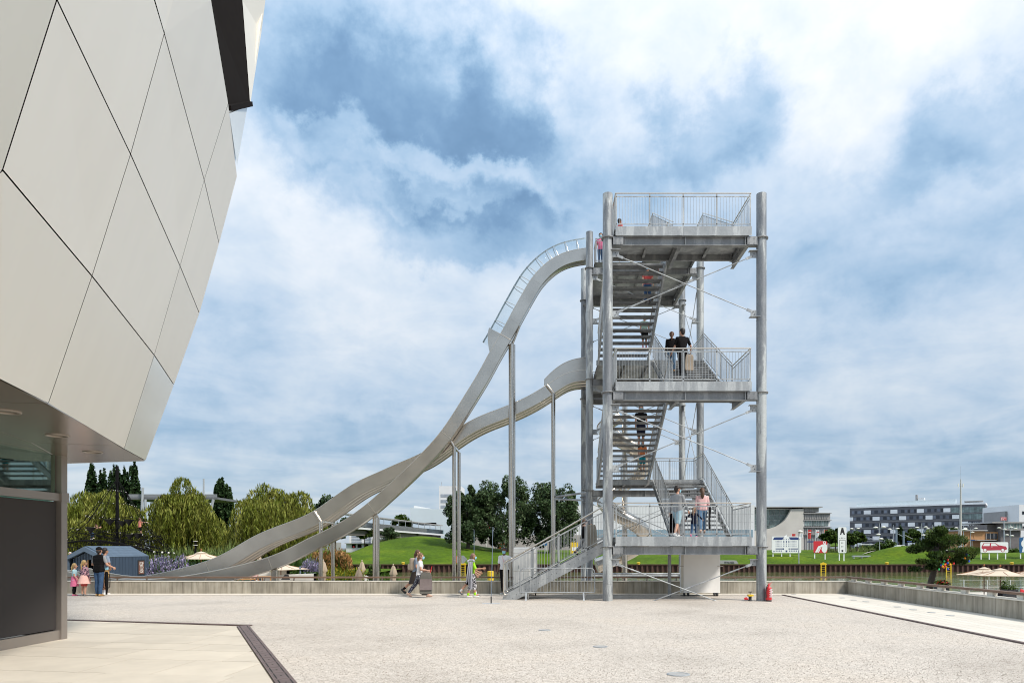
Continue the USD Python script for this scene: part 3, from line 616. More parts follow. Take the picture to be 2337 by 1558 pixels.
for x in (XL, XR):
    for zt, zb in ((9.0, 4.9), (4.0, 0.2), (14.2, 10.1)):
        rod((x - .03, YM + .17, zt), (x - .03, YB - .17, zb)); rod((x + .03, YM + .17, zb), (x + .03, YB - .17, zt))

def front_beam(y, z, h=.29):   # I-beam between two columns with end plates and stiffeners
    b = part('beam', MB().ibeam((XL + .15, y, z), (XR - .15, y, z), .20, h), m_galvs, tw)
    for x in (XL + .56, (XL + XR) / 2, XR - .56): part('stiffener', MB().box((x - .007, y - .098, z - h / 2 + .017), (x + .007, y + .098, z + h / 2 - .017)), m_galvd, b)
    bl = MB()
    for s_, x in ((1, XL + .165), (-1, XR - .165)):
        part('splice_plate', MB().box((min(x, x + s_ * .34), y - .115, z - h / 2 + .02), (max(x, x + s_ * .34), y - .101, z + h / 2 - .02)), m_galvs, b)
        for bx in (.11, .27):
            for bz in (-.08, .08): bl.tube((x + s_ * bx, y - .13, z + bz), (x + s_ * bx, y - .112, z + bz), .014, 8)
    part('bolts', bl, m_galvs, b, kind='stuff')

def railing(name_lab, p, q, z0a, z0b, hand=True, each=False, post=1.05, hh=1.12, gap=.099, ends=True):
    """A railing from p to q (plan points); the floor is at z0a at p and z0b at q."""
    p, q = np.array([*p, z0a], float), np.array([*q, z0b], float); L = np.linalg.norm((q - p)[:2]); t = (q - p) / L; up = np.array([0, 0, 1.0]); mb = MB()
    lo, hi = .10, hh - .11
    mb.beam(p + up * hi, q + up * hi, .012, .035).beam(p + up * lo, q + up * lo, .012, .03)
    k = max(1, int(round(L / post)))
    for i in range(k + 1):
        c = p + t * (i * L / k); mb.beam(c - up * .02, c + up * (hh - .03), .012, .045, nrm(np.append(t[:2], 0)))
    r = part('railing', mb, m_galvd, tw, name_lab)
    if hand: part('handrail', MB().tube(p - t * .03 + up * hh, q + t * .03 + up * hh, .0215, 10), m_rail, r)
    n = int(L / gap); al = MB()
    for i in range(1, n + 1):
        c = p + t * (i * L / (n + 1)); m = MB().tube(c + up * lo, c + up * hi, .0065, 5, caps=False)
        if each: part('baluster', m, m_galvd, r)
        else: al.merge(m)
    if not each and al.v: part('balusters', al, m_galvd, r, kind='stuff')
    return r
def tread(x0, x1, y, z, dep):
    """A folded chequer plate tread; y its front nose, dep towards the back (sign gives the direction)."""
    a, b = min(y, y + dep), max(y, y + dep)
    return MB().box((x0, a, z - .012), (x1, b, z)).box((x0, y - .006, z - .06), (x1, y + .006, z - .0121)).box((x0, y + dep - .006, z - .06), (x1, y + dep + .006, z - .0121))
def flight(x0, x1, ya, za, yb, zb, n=15):
    """A flight along Y from (ya, za) up to (yb, zb) between the stringers at x0 and x1."""
    dz = (zb - za) / n; dy = (yb - ya) / n; g = np.sign(yb - ya)
    for i in range(1, n):
        part('tread', tread(x0 + .012, x1 - .012, ya + dy * (i - 1) + .0 * g, za + dz * i, dy * .96), m_galvs, tw)
    for x in (x0, x1):
        s_ = 1 if x == x0 else -1
        mb = MB().beam((x, ya - g * .12, za - .10 - .03), (x, yb, zb - .10), .010, .27, nrm(np.cross((1, 0, 0), nrm(np.array([0, yb - ya, zb - za]))) * (1 if g < 0 else -1)))
        d = nrm(np.array([0, yb - ya, zb - za])); w = nrm(np.cross(d, (1, 0, 0))); w = w if w[2] > 0 else -w
        for o in (-.13, .13): mb.beam(np.array([x - s_ * .03, ya, za - .11]) + w * o, np.array([x - s_ * .03, yb, zb - .11]) + w * o, .06, .010, w)
        part('stringer', mb, m_galvd, tw)

def deck(x0, x1, y0, y1, z, ribs):
    part('deck_plate', MB().box((x0, y0, z - .012), (x1, y1, z)), m_galvd, tw)
    mb = MB()
    for x in ribs: mb.ibeam((x, y0 + .12, z - .09), (x, y1 - .05, z - .09), .09, .15, .01)
    for y in (y1 - .04,): mb.ibeam((x0, y, z - .12), (x1, y, z - .12), .10, .20, .012)
    part('deck_joists', mb, m_galvs, tw)
X0, X1 = XL + .25, XR - .39
for k, z in enumerate(LZ):
    front_beam(YF - .02, z - .445)
    deck(X0, X1, YF - .14, Y1, z - .005, [X0 + .02, X0 + 1.2, 4.62, X1 - 1.1, X1 - .02])
    for xa, xb in ((XL + .245, 4.66), (4.667, XR - .37)):
        part('fascia_plate', MB().box((xa, YF - .17, z - .295), (xb, YF - .155, z + .01)), m_galvd, tw)
    for x in (X0, X1, 4.62): part('side_beam', MB().ibeam((x, YF + .1, z - .34), (x, Y1 + (.1 if k else 0), z - .34), .12, .26, .012), m_galvs, tw)
    railing('front railing of a landing', (X0 + .02, YF - .12), (X1 - .02, YF - .12), z, z, each=True)
    railing(None, (X1, YF - .10), (X1, Y1), z, z)
    if k: railing(None, (X0, YF - .10), (X0, Y1), z, z)
    flight(4.75, 6.80, Y1, z, Y2, BZ[k])
    railing(None, (X1 - .03, Y1), (X1 - .03, Y2), z + .08, BZ[k] + .05, post=.75); railing(None, (4.72, Y1), (4.72, Y2), z + .08, BZ[k] + .05, post=.75)
    if k < 2:
        flight(2.42, 4.48, Y2, BZ[k], Y1, LZ[k + 1])
        railing(None, (2.38, Y2), (2.38, Y1), BZ[k] + .05, LZ[k + 1] + .05, post=.75); railing(None, (4.52, Y2), (4.52, Y1), BZ[k] + .05, LZ[k + 1] + .05, post=.75)
    zb = BZ[k]; ye = 31.0 if k == 0 else YB + .1
    front_beam(YM, zb - .42)
    if k < 2: deck(X0, X1, Y2, ye, zb - .005, [X0 + .02, X0 + 1.2, 4.62, X1 - 1.1, X1 - .02])
    else: deck(4.62, X1, Y2, ye, zb - .005, [4.62, X1 - 1.1, X1 - .02]); deck(X0, 4.615, YM - .1, ye, zb - .005, [X0 + .02, X0 + 1.2])
    part('fascia_plate', MB().box((2.3 if k < 2 else 4.63, Y2 - .012, zb - .24), (6.82, Y2 - .002, zb - .02)), m_galvd, tw)
    if k:
        front_beam(YB, zb - .42)
        for x in (X0, X1): part('side_beam', MB().ibeam((x, YM + .1, zb - .34), (x, YB - .1, zb - .34), .12, .26, .012), m_galvs, tw)
    railing(None, (X1 - .03, Y2 + .02), (X1 - .03, ye - .1), zb, zb); railing(None, (X1 - .03, ye - .1), (X0 + .05, ye - .1), zb, zb, each=(k == 0))
    if k == 0: railing(None, (X0 + .05, Y2), (X0 + .05, ye - .1), zb, zb)
    if k == 2: railing(None, (4.70, Y2 + .02), (4.70, YM), zb, zb); railing(None, (4.65, YM), (X0 + .05, YM), zb, zb, each=True); railing(None, (X0 + .05, YM + .02), (X0 + .05, 32.6), zb, zb)
# top front landing closes over the left flight
railing(None, (4.5, Y1 - .02), (X0, Y1 - .02), LZ[2], LZ[2]) if False else None
# stair from the plaza, seen from the side
sx0, sx1, sn = -1.30, 2.42, 12
def gp(x): return (x - sx0) / (sx1 - sx0) * LZ[0]
for yy in (23.22, 24.62):
    s_ = 1 if yy < 24 else -1
    d = nrm(np.array([sx1 - sx0, 0, LZ[0]])); w = np.array([-d[2], 0, d[0]])
    mb = MB(); a, b = np.array([sx0 - .0, yy, .02]), np.array([sx1 + .0, yy, LZ[0] - .10])
    pg = Polygon([(sx0 - .06, 0), (sx0 + .42, 0), (sx1, LZ[0] - .37), (sx1, LZ[0] + .02), (sx1 - .05, LZ[0]), (sx0 - .02, .16)])
    mb.prism(pg, (0, yy, 0), (1, 0, 0), (0, 0, 1), .012)
    for (p, q) in (((sx0 + .0, .15), (sx1, LZ[0] - .0)), ((sx0 + .44, .012), (sx1, LZ[0] - .365))):
        mb.beam((p[0], yy + s_ * .03, p[1]), (q[0], yy + s_ * .03, q[1]), .07, .010, w)
    st = part('stringer', mb, m_galvd, tw)
    mb = MB()
    for i in range(1, 12):
        for o in (-.07, .07): mb.tube((sx0 + .3 * i + o + .05, yy - .02, gp(sx0 + .3 * i) - .06 + o * .9), (sx0 + .3 * i + o + .05, yy + .02, gp(sx0 + .3 * i) - .06 + o * .9), .011, 6)
    part('bolts', mb, m_dark, st, kind='stuff')
for i in range(1, sn):
    x = sx0 + (sx1 - sx0) * i / sn; z = LZ[0] * i / sn
    part('tread', MB().box((x, 23.24, z - .012), (x + .30, 24.6, z)).box((x - .006, 23.24, z - .07), (x + .006, 24.6, z - .0121)), m_galvs, tw)
for yy in (23.15, 24.68):
    railing('railing of the stair from the plaza', (sx0 + .02, yy), (sx1 - .02, yy), .18, LZ[0] + .02, each=(yy < 24), hand=False, post=.9)
    up = 1.12; p0 = np.array([sx0 - .02, yy, .15]); pts = [p0 + [.16, 0, .04], p0 + [.05, 0, .02], p0 + [0, 0, .12], p0 + [0, 0, up - .06], p0 + [.03, 0, up]]
    pts += [np.array([sx0 + (sx1 - sx0) * f, yy, .18 + LZ[0] * f + up - .05]) for f in (.1, .5, .93)] + [np.array([sx1 + .02, yy, LZ[0] + 1.1]), np.array([sx1 + .2, yy, LZ[0] + 1.12])]
    part('handrail', MB().path(pts, .0215, 8), m_rail, tw)
# horizontal pipes low between the rear columns, and the stays to the slide post
for z, y in ((.56, YM), (.30, YB)): part('floor_pipe', MB().tube((XL + .15, y, z), (XR - .15, y, z), .055, 10), m_galvd, tw)
# ------------------------------------------------------------------ the stainless slides
from scipy.interpolate import CubicSpline
def trace(pts, Y, n):      # a smooth curve in the vertical plane at depth Y through measured points
    q = np.array([P(u, v, Y) for u, v in pts]); s = np.r_[0, np.cumsum(np.linalg.norm(np.diff(q, axis=0), axis=1))]
    from scipy.interpolate import make_smoothing_spline
    m = len(q); xs_, zs_ = (make_smoothing_spline(s, q[:, i], lam=.02) for i in (0, 2))
    S = np.linspace(0, s[-1], n); out = np.stack([xs_(S), np.full(n, Y), zs_(S)], -1)
    d = np.gradient(out, axis=0); d /= np.linalg.norm(d, axis=1, keepdims=True); nn = np.stack([d[:, 2], 0 * d[:, 0], -d[:, 0]], -1)
    nn = np.where(nn[:, 2:] > 0, nn, -nn)     # up across the slide
    return S, out, d, nn
def channel(root, C, N, W, H, lanes, mat=m_steel, wall=.012):
    """Side walls with rolled rims and a floor of round-bottomed lanes; C is the near top edge, N the up direction."""
    e = np.array([0, 1.0, 0]); n = len(C)
    Hh = np.broadcast_to(H, (n,))[:, None]
    for nm, off, s_ in (('side_wall', 0.0, 1), ('side_wall', W, -1)):
        A = C + e * off; B = A - N * Hh; mb = MB()
        mb.grid(np.stack([A, B], 1)[:, ::s_]); mb.grid(np.stack([A + e * s_ * wall, B + e * s_ * wall], 1)[:, ::-s_])
        w_ = part(nm, mb, mat, root)
        part('rim', MB().path(A + e * s_ * .012, .021, 7), m_rail, w_)
    mb = MB(); prof = []
    for k in range(lanes):
        w = (W - .02) / lanes
        for t in np.linspace(0, 1, 9)[(1 if k else 0):]: prof.append((.01 + w * (k + t), (2 * t - 1) ** 4 * (.20 if lanes > 1 else .02)))
    prof = np.array(prof)
    top = C[:, None] - (N * Hh)[:, None] + e * prof[None, :, :1] + N[:, None] * (prof[None, :, 1:] + .02)
    mb.grid(top); mb.grid((top - N[:, None] * .02)[:, ::-1])
    part('slide_floor', mb, mat, root)
def seams(root, C, N, H, step, W):
    for i in range(6, len(C) - 4, step): part('seam', MB().beam(C[i] - np.array([0, .002, 0]) - N[i] * .02, C[i] - np.array([0, .002, 0]) - N[i] * (H[i] - .01), .007, .004, (0, 1.0, 0)), m_steel, root)
UA = [(1345, 565.5), (1335, 566), (1312, 570), (1280.5, 579), (1256, 593), (1234, 612), (1214.6, 633), (1195, 666), (1171, 708), (1141.5, 763), (1117, 804), (1093, 849), (1066, 893), (1040, 934.6), (1005, 986), (962, 1034), (924, 1072), (869, 1122), (836, 1150.6), (758, 1202), (705.5, 1227), (640, 1260), (610, 1271.5), (539.5, 1290.7), (475, 1304.6), (411, 1315), (350, 1321), (290, 1322), (235, 1318), (185, 1310), (140, 1301)]
UB = [(1345, 843.5), (1333, 844), (1303.7, 847), (1282, 856), (1260, 870), (1247, 879), (1216.5, 897.5), (1177, 917), (1140, 932.4), (1107, 944.4), (1079, 957.5), (1053, 971.7), (1010, 1001), (961, 1034), (913, 1054.6), (858, 1079.7), (814.6, 1099), (780, 1121), (749, 1143), (716, 1166), (668, 1188), (614, 1208), (571.6, 1227.6), (539.5, 1247), (507, 1265), (471, 1280), (411, 1297), (368, 1307), (330, 1314), (285, 1318), (240, 1317), (190, 1309), (140, 1297)]
YA, YBs, WA, WB = 32.75, 33.45, .62, 1.85
sa = thing('slide', 'tall steep stainless steel slide dropping from the top platform, clear tunnel at its start', 'slide', group=None)
SA, CA, DA, NA = trace(UA, YA, 190); channel(sa, CA, NA, WA, np.interp(SA, [0, 12, 30], [.56, .58, .64]), 1)
seams(sa, CA, NA, np.interp(SA, [0, 12, 30], [.56, .58, .64]), 13, WA)
sb = thing('slide', 'wide wavy stainless steel slide starting from the middle platform', 'slide')
SB, CB, DB_, NB = trace(UB, YBs, 190); channel(sb, CB, NB, WB, np.interp(SB, [0, 10, 22], [.52, .58, .70]), 3)
seams(sb, CB, NB, np.interp(SB, [0, 10, 22], [.52, .58, .70]), 13, WB)
def idx(C, u, Y): return int(np.argmin(np.abs(C[:, 0] - UX(u, Y))))
# clear tunnel over the head of the steep slide
i1 = idx(CA, 1120, YA); e = np.array([0, 1.0, 0]); th = np.linspace(0, math.pi, 13)
def hoop(i, h=.62): return [CA[i] + e * (WA / 2 - math.cos(t) * WA / 2) + NA[i] * math.sin(t) * h for t in th]
tun = MB().grid(np.array([hoop(i) for i in range(0, i1)]))
tp = part('tunnel_sheet', tun, m_clear, sa)
for u in (1319.5, 1298.8, 1278, 1258.5, 1241, 1225, 1210, 1198, 1177, 1154):
    part('tunnel_hoop', MB().path(hoop(idx(CA, u, YA)), .013, 6), m_rail, sa)
g0, g1 = idx(CA, 1141, YA), idx(CA, 1117, YA)
k = np.arange(g0, g1 + 1); h = .62 * (1 - ((k - g0) / (g1 - g0)) ** 1.5)
for off in (0.0, WA):
    A = CA[k] + e * off; part('flared_guard', MB().grid(np.stack([A + NA[k] * h[:, None] - DA[k] * 0, A], 1)).grid(np.stack([A + NA[k] * h[:, None] + e * .008, A + e * .008], 1)[:, ::-1]), m_steel, sa)
part('section_flange', MB().path([CA[g0] - NA[g0] * .6 - e * .012, CA[g0] - e * .012] + [q for q in hoop(g0, .63)] + [CA[g0] + e * (WA + .012), CA[g0] + e * (WA + .012) - NA[g0] * .6], .016, 6), m_rail, sa)
# raised side plates at the head of the wavy slide
UG = [(1345, 815), (1333, 815.6), (1314.6, 818), (1288.5, 827.6), (1266.6, 842), (1249, 858), (1243, 866)]
_, CG, _, _ = trace(UG, YBs, 40)
lo = np.array([[x, 0, np.interp(x, CB[::-1, 0], CB[::-1, 2])] for x in CG[:, 0]])
for off in (0.0, WB):
    A = CG + e * off; B = lo + e * (YBs + off)
    part('head_guard', MB().grid(np.stack([A, B], 1)).grid(np.stack([A + e * .01, B + e * .01], 1)[:, ::-1]).path(np.vstack([A, B[-1:]]), .016, 6), m_steel, sb)
# section joints and brackets
def band(C, N, i, H, root): part('joint_band', MB().beam(C[i] - e * .012, C[i] - e * .012 - N[i] * H, .03, .02, e), m_rail, root)
for u in (1005, 836, 610): band(CA, NA, idx(CA, u, YA), .62, sa)
band(CB, NB, idx(CB, 471, YBs), .68, sb)
def post(root, u, v, Y, r, name='support_post'):
    t = P(u, v, Y); pp = part(name, MB().tube((t[0], Y, TERR), t, r, 20), m_tubesteel, root)
    return t
def strut(root, a, b, r): part('bracket_tube', MB().tube(a, b, r, 12), m_tubesteel, root)
t = post(sa, 1168.5, 787, YA + .3, .165); strut(sa, t + [0, 0, -.02], CA[idx(CA, 1161, YA)] + e * .3 - NA[idx(CA, 1161, YA)] * .58, .05)
t = post(sa, 858.5, 1181, YA + .3, .165); part('post_cap', MB().flat([t + [-.16, -.1, -.02], t + [.16, -.1, -.02], t + [-.02, -.1, .34], t + [-.16, .1, -.02], t + [.16, .1, -.02], t + [-.02, .1, .34]], [[0, 1, 2], [3, 5, 4], [0, 2, 5], [0, 5, 3], [2, 1, 4], [2, 4, 5]]), m_tubesteel, sa)
t = post(sa, 627, 1300, YA + .3, .16); strut(sa, t, CA[idx(CA, 622, YA)] + e * .3 - NA[idx(CA, 622, YA)] * .6, .06)
for (u, v, u0, v0) in ((1263, 898, 1248, 879), (1036.5, 1020, 1028, 1005), (732, 1190, 717, 1167)):
    t = post(sb, u, v, YBs - .02, .095); strut(sb, P(u0, v0, YBs - .05), t + [0, -.02, .0], .075)
    t2 = t + [.0, WB + .1, 0]; part('support_post', MB().tube((t2[0] , t2[1], TERR), t2, .095, 16), m_tubesteel, sb)
    part('cross_beam', MB().beam(t + [0, -.06, .02], t2 + [0, .06, .02], .10, .09), m_tubesteel, sb)
part('stay_pipe', MB().tube(P(1268, 1133, YBs), (XL - .1, YM + .6, VZ(1123, 32)), .05, 10), m_galvd, sb); part('stay_pipe', MB().tube(P(1268, 1138, YBs + .3), (XL - .1, YB - .3, VZ(1140, 35)), .05, 10), m_galvd, sb)
# the tube slide winding down behind the tower
sc_ = thing('tube_slide', 'enclosed round steel tube slide winding down behind the stair tower', 'slide')
cx_, cy_, Rr, rt = 4.65, 38.6, 1.15, .41
tt = np.linspace(0, 1, 150); ang = math.radians(100) + tt * math.radians(610); zz = 9.4 - 7.0 * tt
cc = np.stack([cx_ + Rr * np.cos(ang), cy_ + Rr * np.sin(ang), zz], -1)
d_end = nrm(cc[-1] - cc[-2]); d_end = nrm(np.array([-1, -.12, -.34]))
tail = [cc[-1] + nrm(cc[-1] - cc[-2]) * .2]
for _ in range(22): tail.append(tail[-1] + nrm(nrm(tail[-1] - (tail[-2] if len(tail) > 1 else cc[-1])) * .8 + d_end * .2) * .17)
cc = np.vstack([[[XR - 1.2, YB + .1, 10.2], [6.0, 37.4, 10.0]], [[5.6, 38.6, 9.8]], cc[8:], tail]) if False else np.vstack([cc, tail])
cc = np.array([cc[max(0, i - 3):i + 4].mean(0) for i in range(len(cc))])
part('tube', MB().path(cc, rt, 20), m_steel, sc_)
for i in range(0, len(cc), 9):
    d = nrm(cc[min(i + 1, len(cc) - 1)] - cc[max(i - 1, 0)]); part('tube_flange', MB().tube(cc[i] - d * .02, cc[i] + d * .02, rt + .035, 20), m_rail, sc_)
part('centre_mast', MB().tube((cx_, cy_, TERR), (cx_, cy_, 10.5), .16, 16), m_tubesteel, sc_)
for z in np.arange(2.5, 9.5, 1.0):
    a = math.radians(100) + (9.4 - z) / 7.0 * math.radians(610); part('mast_arm', MB().tube((cx_, cy_, z - .5), (cx_ + Rr * math.cos(a), cy_ + Rr * math.sin(a), z - rt), .05, 8), m_tubesteel, sc_)
# ------------------------------------------------------------------ vegetation
def leaf_quads(C, size, D=None, aspect=1.0, rg=RNG, tilt=None):
    """Leaf-sized faces at the points C; D, if given, is each leaf's long direction."""
    n = len(C); 
    if D is None: D = rg.normal(size=(n, 3))
    D = D / np.linalg.norm(D, axis=1, keepdims=True)
    A = rg.normal(size=(n, 3)); A -= (A * D).sum(1, keepdims=True) * D; A /= np.maximum(np.linalg.norm(A, axis=1, keepdims=True), 1e-9)
    s = np.broadcast_to(size, (n,))[:, None] * rg.uniform(.7, 1.3, (n, 1)) / 2
    d, a = D * s, A * s * aspect
    v = np.stack([C - d, C + a - d * .1, C + d, C - a - d * .1], 1).reshape(-1, 3)
    k = np.arange(n)[:, None] * 4; f = np.vstack([k + [0, 1, 2], k + [0, 2, 3]])
    nn = np.cross(D, A); nn *= np.where(nn[:, 2:] < 0, -1, 1); nn = nn + [0, 0, .8]; nn /= np.linalg.norm(nn, axis=1, keepdims=True)
    return MB().add(v, f, np.repeat(nn, 4, 0))
def trunk_limbs(h, r, crown, rg, lean=0.0, nl=7):
    mb = MB(); pts = [np.array([lean * t * t + .1 * r * math.sin(5 * t), 0, h * t]) for t in np.linspace(0, 1, 8)]
    mb.path(pts, r, 9, rs=r * np.linspace(1.15, .45, 8))
    for k in range(nl):
        t = rg.uniform(.5, .95); b = np.array([lean * t * t, 0, h * t]); a = rg.uniform(0, 6.28); L = crown * rg.uniform(.4, .75)
        e = b + np.array([math.cos(a) * L, math.sin(a) * L, L * rg.uniform(.5, 1.3)]); m = (b + e) / 2 + [0, 0, .15 * L]
        mb.path([b, m, e], r * .3, 6, rs=[r * .4, r * .25, r * .08])
    return mb
def crown_points(n, W, H, z0, rg, clumps=26, cr=.30, top=0.0, shape=1.0, full=False):
    """Points in clumps spread through an uneven egg W wide and H high."""
    c = []
    while len(c) < clumps:
        q = rg.uniform(-1, 1, 3)
        if full: ok = np.hypot(q[0], q[1]) < (math.sqrt(1 - max(q[2], 0) ** 2.0) if q[2] > 0 else 1 - .18 * q[2] ** 2) and np.hypot(q[0], q[1]) > .2
        else: ok = .35 < np.linalg.norm(q) < 1
        if ok: c.append(q)
    c = np.array(c); w = rg.integers(0, clumps, n); rr = cr * rg.uniform(.6, 1.25, clumps)
    d = rg.normal(size=(n, 3)); d /= np.linalg.norm(d, axis=1, keepdims=True); d *= (rg.uniform(.25, 1, (n, 1)) ** .5)
    q = c[w] * .82 + d * rr[w][:, None]
    f = 1 - .45 * shape * np.clip(q[:, 2], -1, 1) ** 2 * (q[:, 2] > 0)
    return np.stack([q[:, 0] * W / 2 * f, q[:, 1] * W / 2 * f, z0 + (q[:, 2] * .5 + .5) * H], -1)
m_bark = M('bark', (.085, .065, .048), .95, 0, .3, 6., stretch=(3, 3, .6), bump=.02, bscale=12.)
m_bark_d = M('bark_dark', (.045, .036, .028), .95, 0, .3, 6., stretch=(3, 3, .6))
m_lf_alder = leaf_mat('leaves_dark_green', (.075, .125, .05), (.36, .43, .24), .35)
m_lf_mid = leaf_mat('leaves_mid_green', (.06, .11, .02), (.20, .27, .06), .35)
m_lf_fresh = leaf_mat('leaves_fresh_green', (.05, .09, .012), (.16, .21, .03), .35)
m_lf_willow = leaf_mat('leaves_willow', (.19, .22, .03), (.78, .72, .20), .40, yellow=(.92, .84, .42), streak=.22)
m_lf_poplar = leaf_mat('leaves_poplar', (.034, .07, .024), (.13, .19, .075), .25)
m_lf_pine = leaf_mat('needles_pine', (.05, .09, .018), (.28, .34, .07), .2)
m_lf_blue = leaf_mat('grass_blades', (.16, .22, .06), (.52, .56, .22), .35)
m_lf_green = leaf_mat('herb_leaves', (.07, .14, .014), (.26, .36, .05), .35)
m_fl_lav = leaf_mat('lavender_flowers', (.36, .30, .46), (.62, .55, .72), .35)
m_fl_org = leaf_mat('orange_grass_heads', (.48, .24, .08), (.78, .50, .24), .35)
m_fl_yel = leaf_mat('yellow_flowers', (.35, .30, .02), (.72, .60, .04), .3)

def tree(name, label, cat, loc, W, H, trunk_h, r, mat, n, size, seed, group=None, clumps=26, cr=.3, shape=1.0, lean=0., bark=None, up=0., full=False):
    rg = np.random.default_rng(seed); t = thing(name, label, cat, loc, group=group)
    part('trunk', trunk_limbs(trunk_h + H * .45, r, W / 2, rg, lean), bark or m_bark, t)
    C = crown_points(n, W, H, trunk_h, rg, clumps, cr, shape=shape, full=full); C[:, 0] += lean
    D = rg.normal(size=(n, 3)) + [0, 0, up]
    part('crown', leaf_quads(C, size, D, .75, rg), mat, t); return t
def willow(label, u, vtop, Y, W, seed, n=900, z0=-1.4, cat='willow'):
    rg = np.random.default_rng(seed); x = UX(u, Y); H = VZ(vtop, Y) - z0; t = thing('weeping_willow', label, cat, (x, Y, z0))
    part('trunk', trunk_limbs(H * .70, .38, W / 4.5, rg, .3, 9), m_bark_d, t)
    C, D = [], []; nd = 17; ga = rg.uniform(0, 6.28)
    for k in range(nd):      # several hanging domes make one uneven crown
        q = math.sqrt(k / nd); an = ga + k * 2.4; cx, cy = W * .40 * q * math.cos(an), W * .40 * q * math.sin(an); hd = H * (1 - .30 * q ** 1.6) * rg.uniform(.82, 1.0); rd_ = W * rg.uniform(.10, .165)
        for _ in range(n // nd):
            a, r = rg.uniform(0, 6.28), math.sqrt(rg.uniform(0, 1)); zt = hd - rd_ * (.25 + .9 * r ** 2.2) * .9; out = rd_ * r; L = (zt - .4) * rg.uniform(.3, 1.0) * (.35 + .65 * max(q, r * .8)); m = max(6, int(L / .2)); s = np.linspace(0, 1, m)
            o = out + .55 * np.minimum(1, s * 4); zz = zt + .22 * np.sin(np.minimum(s * 5, 1) * math.pi) - L * s; sw = rg.normal(0, .28, 2)
            P_ = np.stack([cx + np.cos(a) * o + sw[0] * s, cy + np.sin(a) * o + sw[1] * s, zz], -1); P_ = np.repeat(P_, 2, 0) + rg.normal(0, .06, (2 * m, 3)); C.append(P_); D.append(np.tile([0, 0, -1.0], (2 * m, 1)) + rg.normal(0, .30, (2 * m, 3)))
    C, D = np.vstack(C), np.vstack(D)
    part('crown', leaf_quads(C, .46, D, .17, rg), m_lf_willow, t); return t
willow('broad yellow-green weeping willow behind the blue shed and climbing mast', 212, 1086, 62, 8.6, 11, 950)
willow('weeping willow between the blue shed and the tall poplar', 416, 1086, 66, 6.6, 12, 800)
willow('large weeping willow directly behind the two slides', 632, 1083, 64, 8.6, 13, 1050)
willow('small bright yellow-green willow low beside the poplar', 492, 1172, 72, 3.0, 14, 260)
def poplar(label, u, vtop, Y, W, seed, z0=-1.4, group=None):
    H = VZ(vtop, Y) - z0
    tree('poplar_tree', label, 'poplar', (UX(u, Y), Y, z0), W, H - 1.5, 1.5, .3, m_lf_poplar, 7000, .42, seed, group, clumps=60, cr=.22, shape=1.35, bark=m_bark_d, up=.8)
poplar('tall dark green poplar between two weeping willows, left spire', 503, 1074, 88, 2.5, 21)
poplar('shorter spire of dark poplar leaning on the taller one between the willows', 517, 1090, 89, 2.2, 22)
for i, (u, v, w) in enumerate(((209, 1050, 2.6), (233, 1046, 2.2), (262, 1044, 3.0), (283, 1042, 2.0), (306, 1042, 2.8))):
    poplar(['leftmost dark poplar under the building soffit, behind the left willow', 'second dark poplar from the left behind the left willow', 'wide dark poplar right of the black mast, behind the left willow', 'slim dark poplar left of the rightmost one behind the left willow', 'rightmost dark poplar of the row behind the left willow'][i], u, v, 108, w, 30 + i)
# dark broad trees on the far lawn behind the slide posts
for (u, vt, Y, w, vb, sd, lab, ln) in ((1068, 1098, 133, 7.4, 1240, 41, 'dark green alder left of the tall slide post, lowest of the three', 0), (1158, 1072, 136, 10.2, 1232, 42, 'tallest dark green alder behind the tall slide post', -.8), (1256, 1086, 138, 10.0, 1235, 43, 'dark green alder left of the stair tower', .3)):
    z0 = float(bank(np.array(UX(u, Y)), np.array(Y))); H = VZ(vt, Y) - z0
    tree('alder_tree', lab, 'tree', (UX(u, Y), Y, z0 - .1), w * 1.45, H - .6, .6, .34, m_lf_alder, 26000, .38, sd, clumps=120, cr=.17, full=True, shape=.1, lean=ln, bark=m_bark_d, up=.9)
# smaller round trees
for (u, vt, vb, Y, w, mat, lab) in ((1892, 1207, 1256, 140, 3.6, m_lf_mid, 'small round tree right behind the red figure sign'), (1907, 1203, 1256, 144, 3.8, m_lf_mid, 'small round tree just left of the tall narrow sign'), (1940, 1216, 1256, 141, 3.2, m_lf_mid, 'small round tree just right of the tall narrow sign'), (1956, 1212, 1256, 143, 3.9, m_lf_mid, 'rounder small tree in front of the dark hotel, left end'),
        (740, 1128, 1250, 96, 3.6, m_lf_alder, 'dark tree peeking out right of the big willow above the slide'), (765, 1168, 1258, 92, 5.0, m_lf_alder, 'dark tree seen between the two slides'), (832, 1196, 1246, 150, 5.2, m_lf_mid, 'round tree in front of the pale office block under the bridge'), (888, 1203, 1246, 152, 4.6, m_lf_alder, 'dark tree under the footbridge right of the slide post'),
        (918, 1170, 1235, 175, 5.6, m_lf_fresh, 'bright green loose tree behind the footbridge canopy'), (925, 1205, 1246, 178, 6.5, m_lf_alder, 'low dark tree behind the bridge pier'),
        (2083, 1206, 1252, 215, 5.4, m_lf_mid, 'olive tree before the hotel, left of the pine top'), (2062, 1215, 1252, 212, 4.2, m_lf_fresh, 'yellowish small tree before the hotel beside a thin conifer'), (2178, 1200, 1252, 205, 5.8, m_lf_mid, 'olive green tree left of the orange station building'), (2150, 1208, 1252, 208, 4.6, m_lf_mid, 'olive green tree behind the pine crown, before the hotel'), (1842, 1195, 1240, 260, 6.0, m_lf_alder, 'dark tree behind the concrete museum block') ):
    z0 = VZ(vb, Y); H = VZ(vt, Y) - z0; th_ = H * .28
    tree('round_tree', lab, 'tree', (UX(u, Y), Y, z0), w, H - th_, th_, .12, mat, 3200, .36 if Y < 160 else .5, int(u), clumps=30, cr=.34, shape=.4)
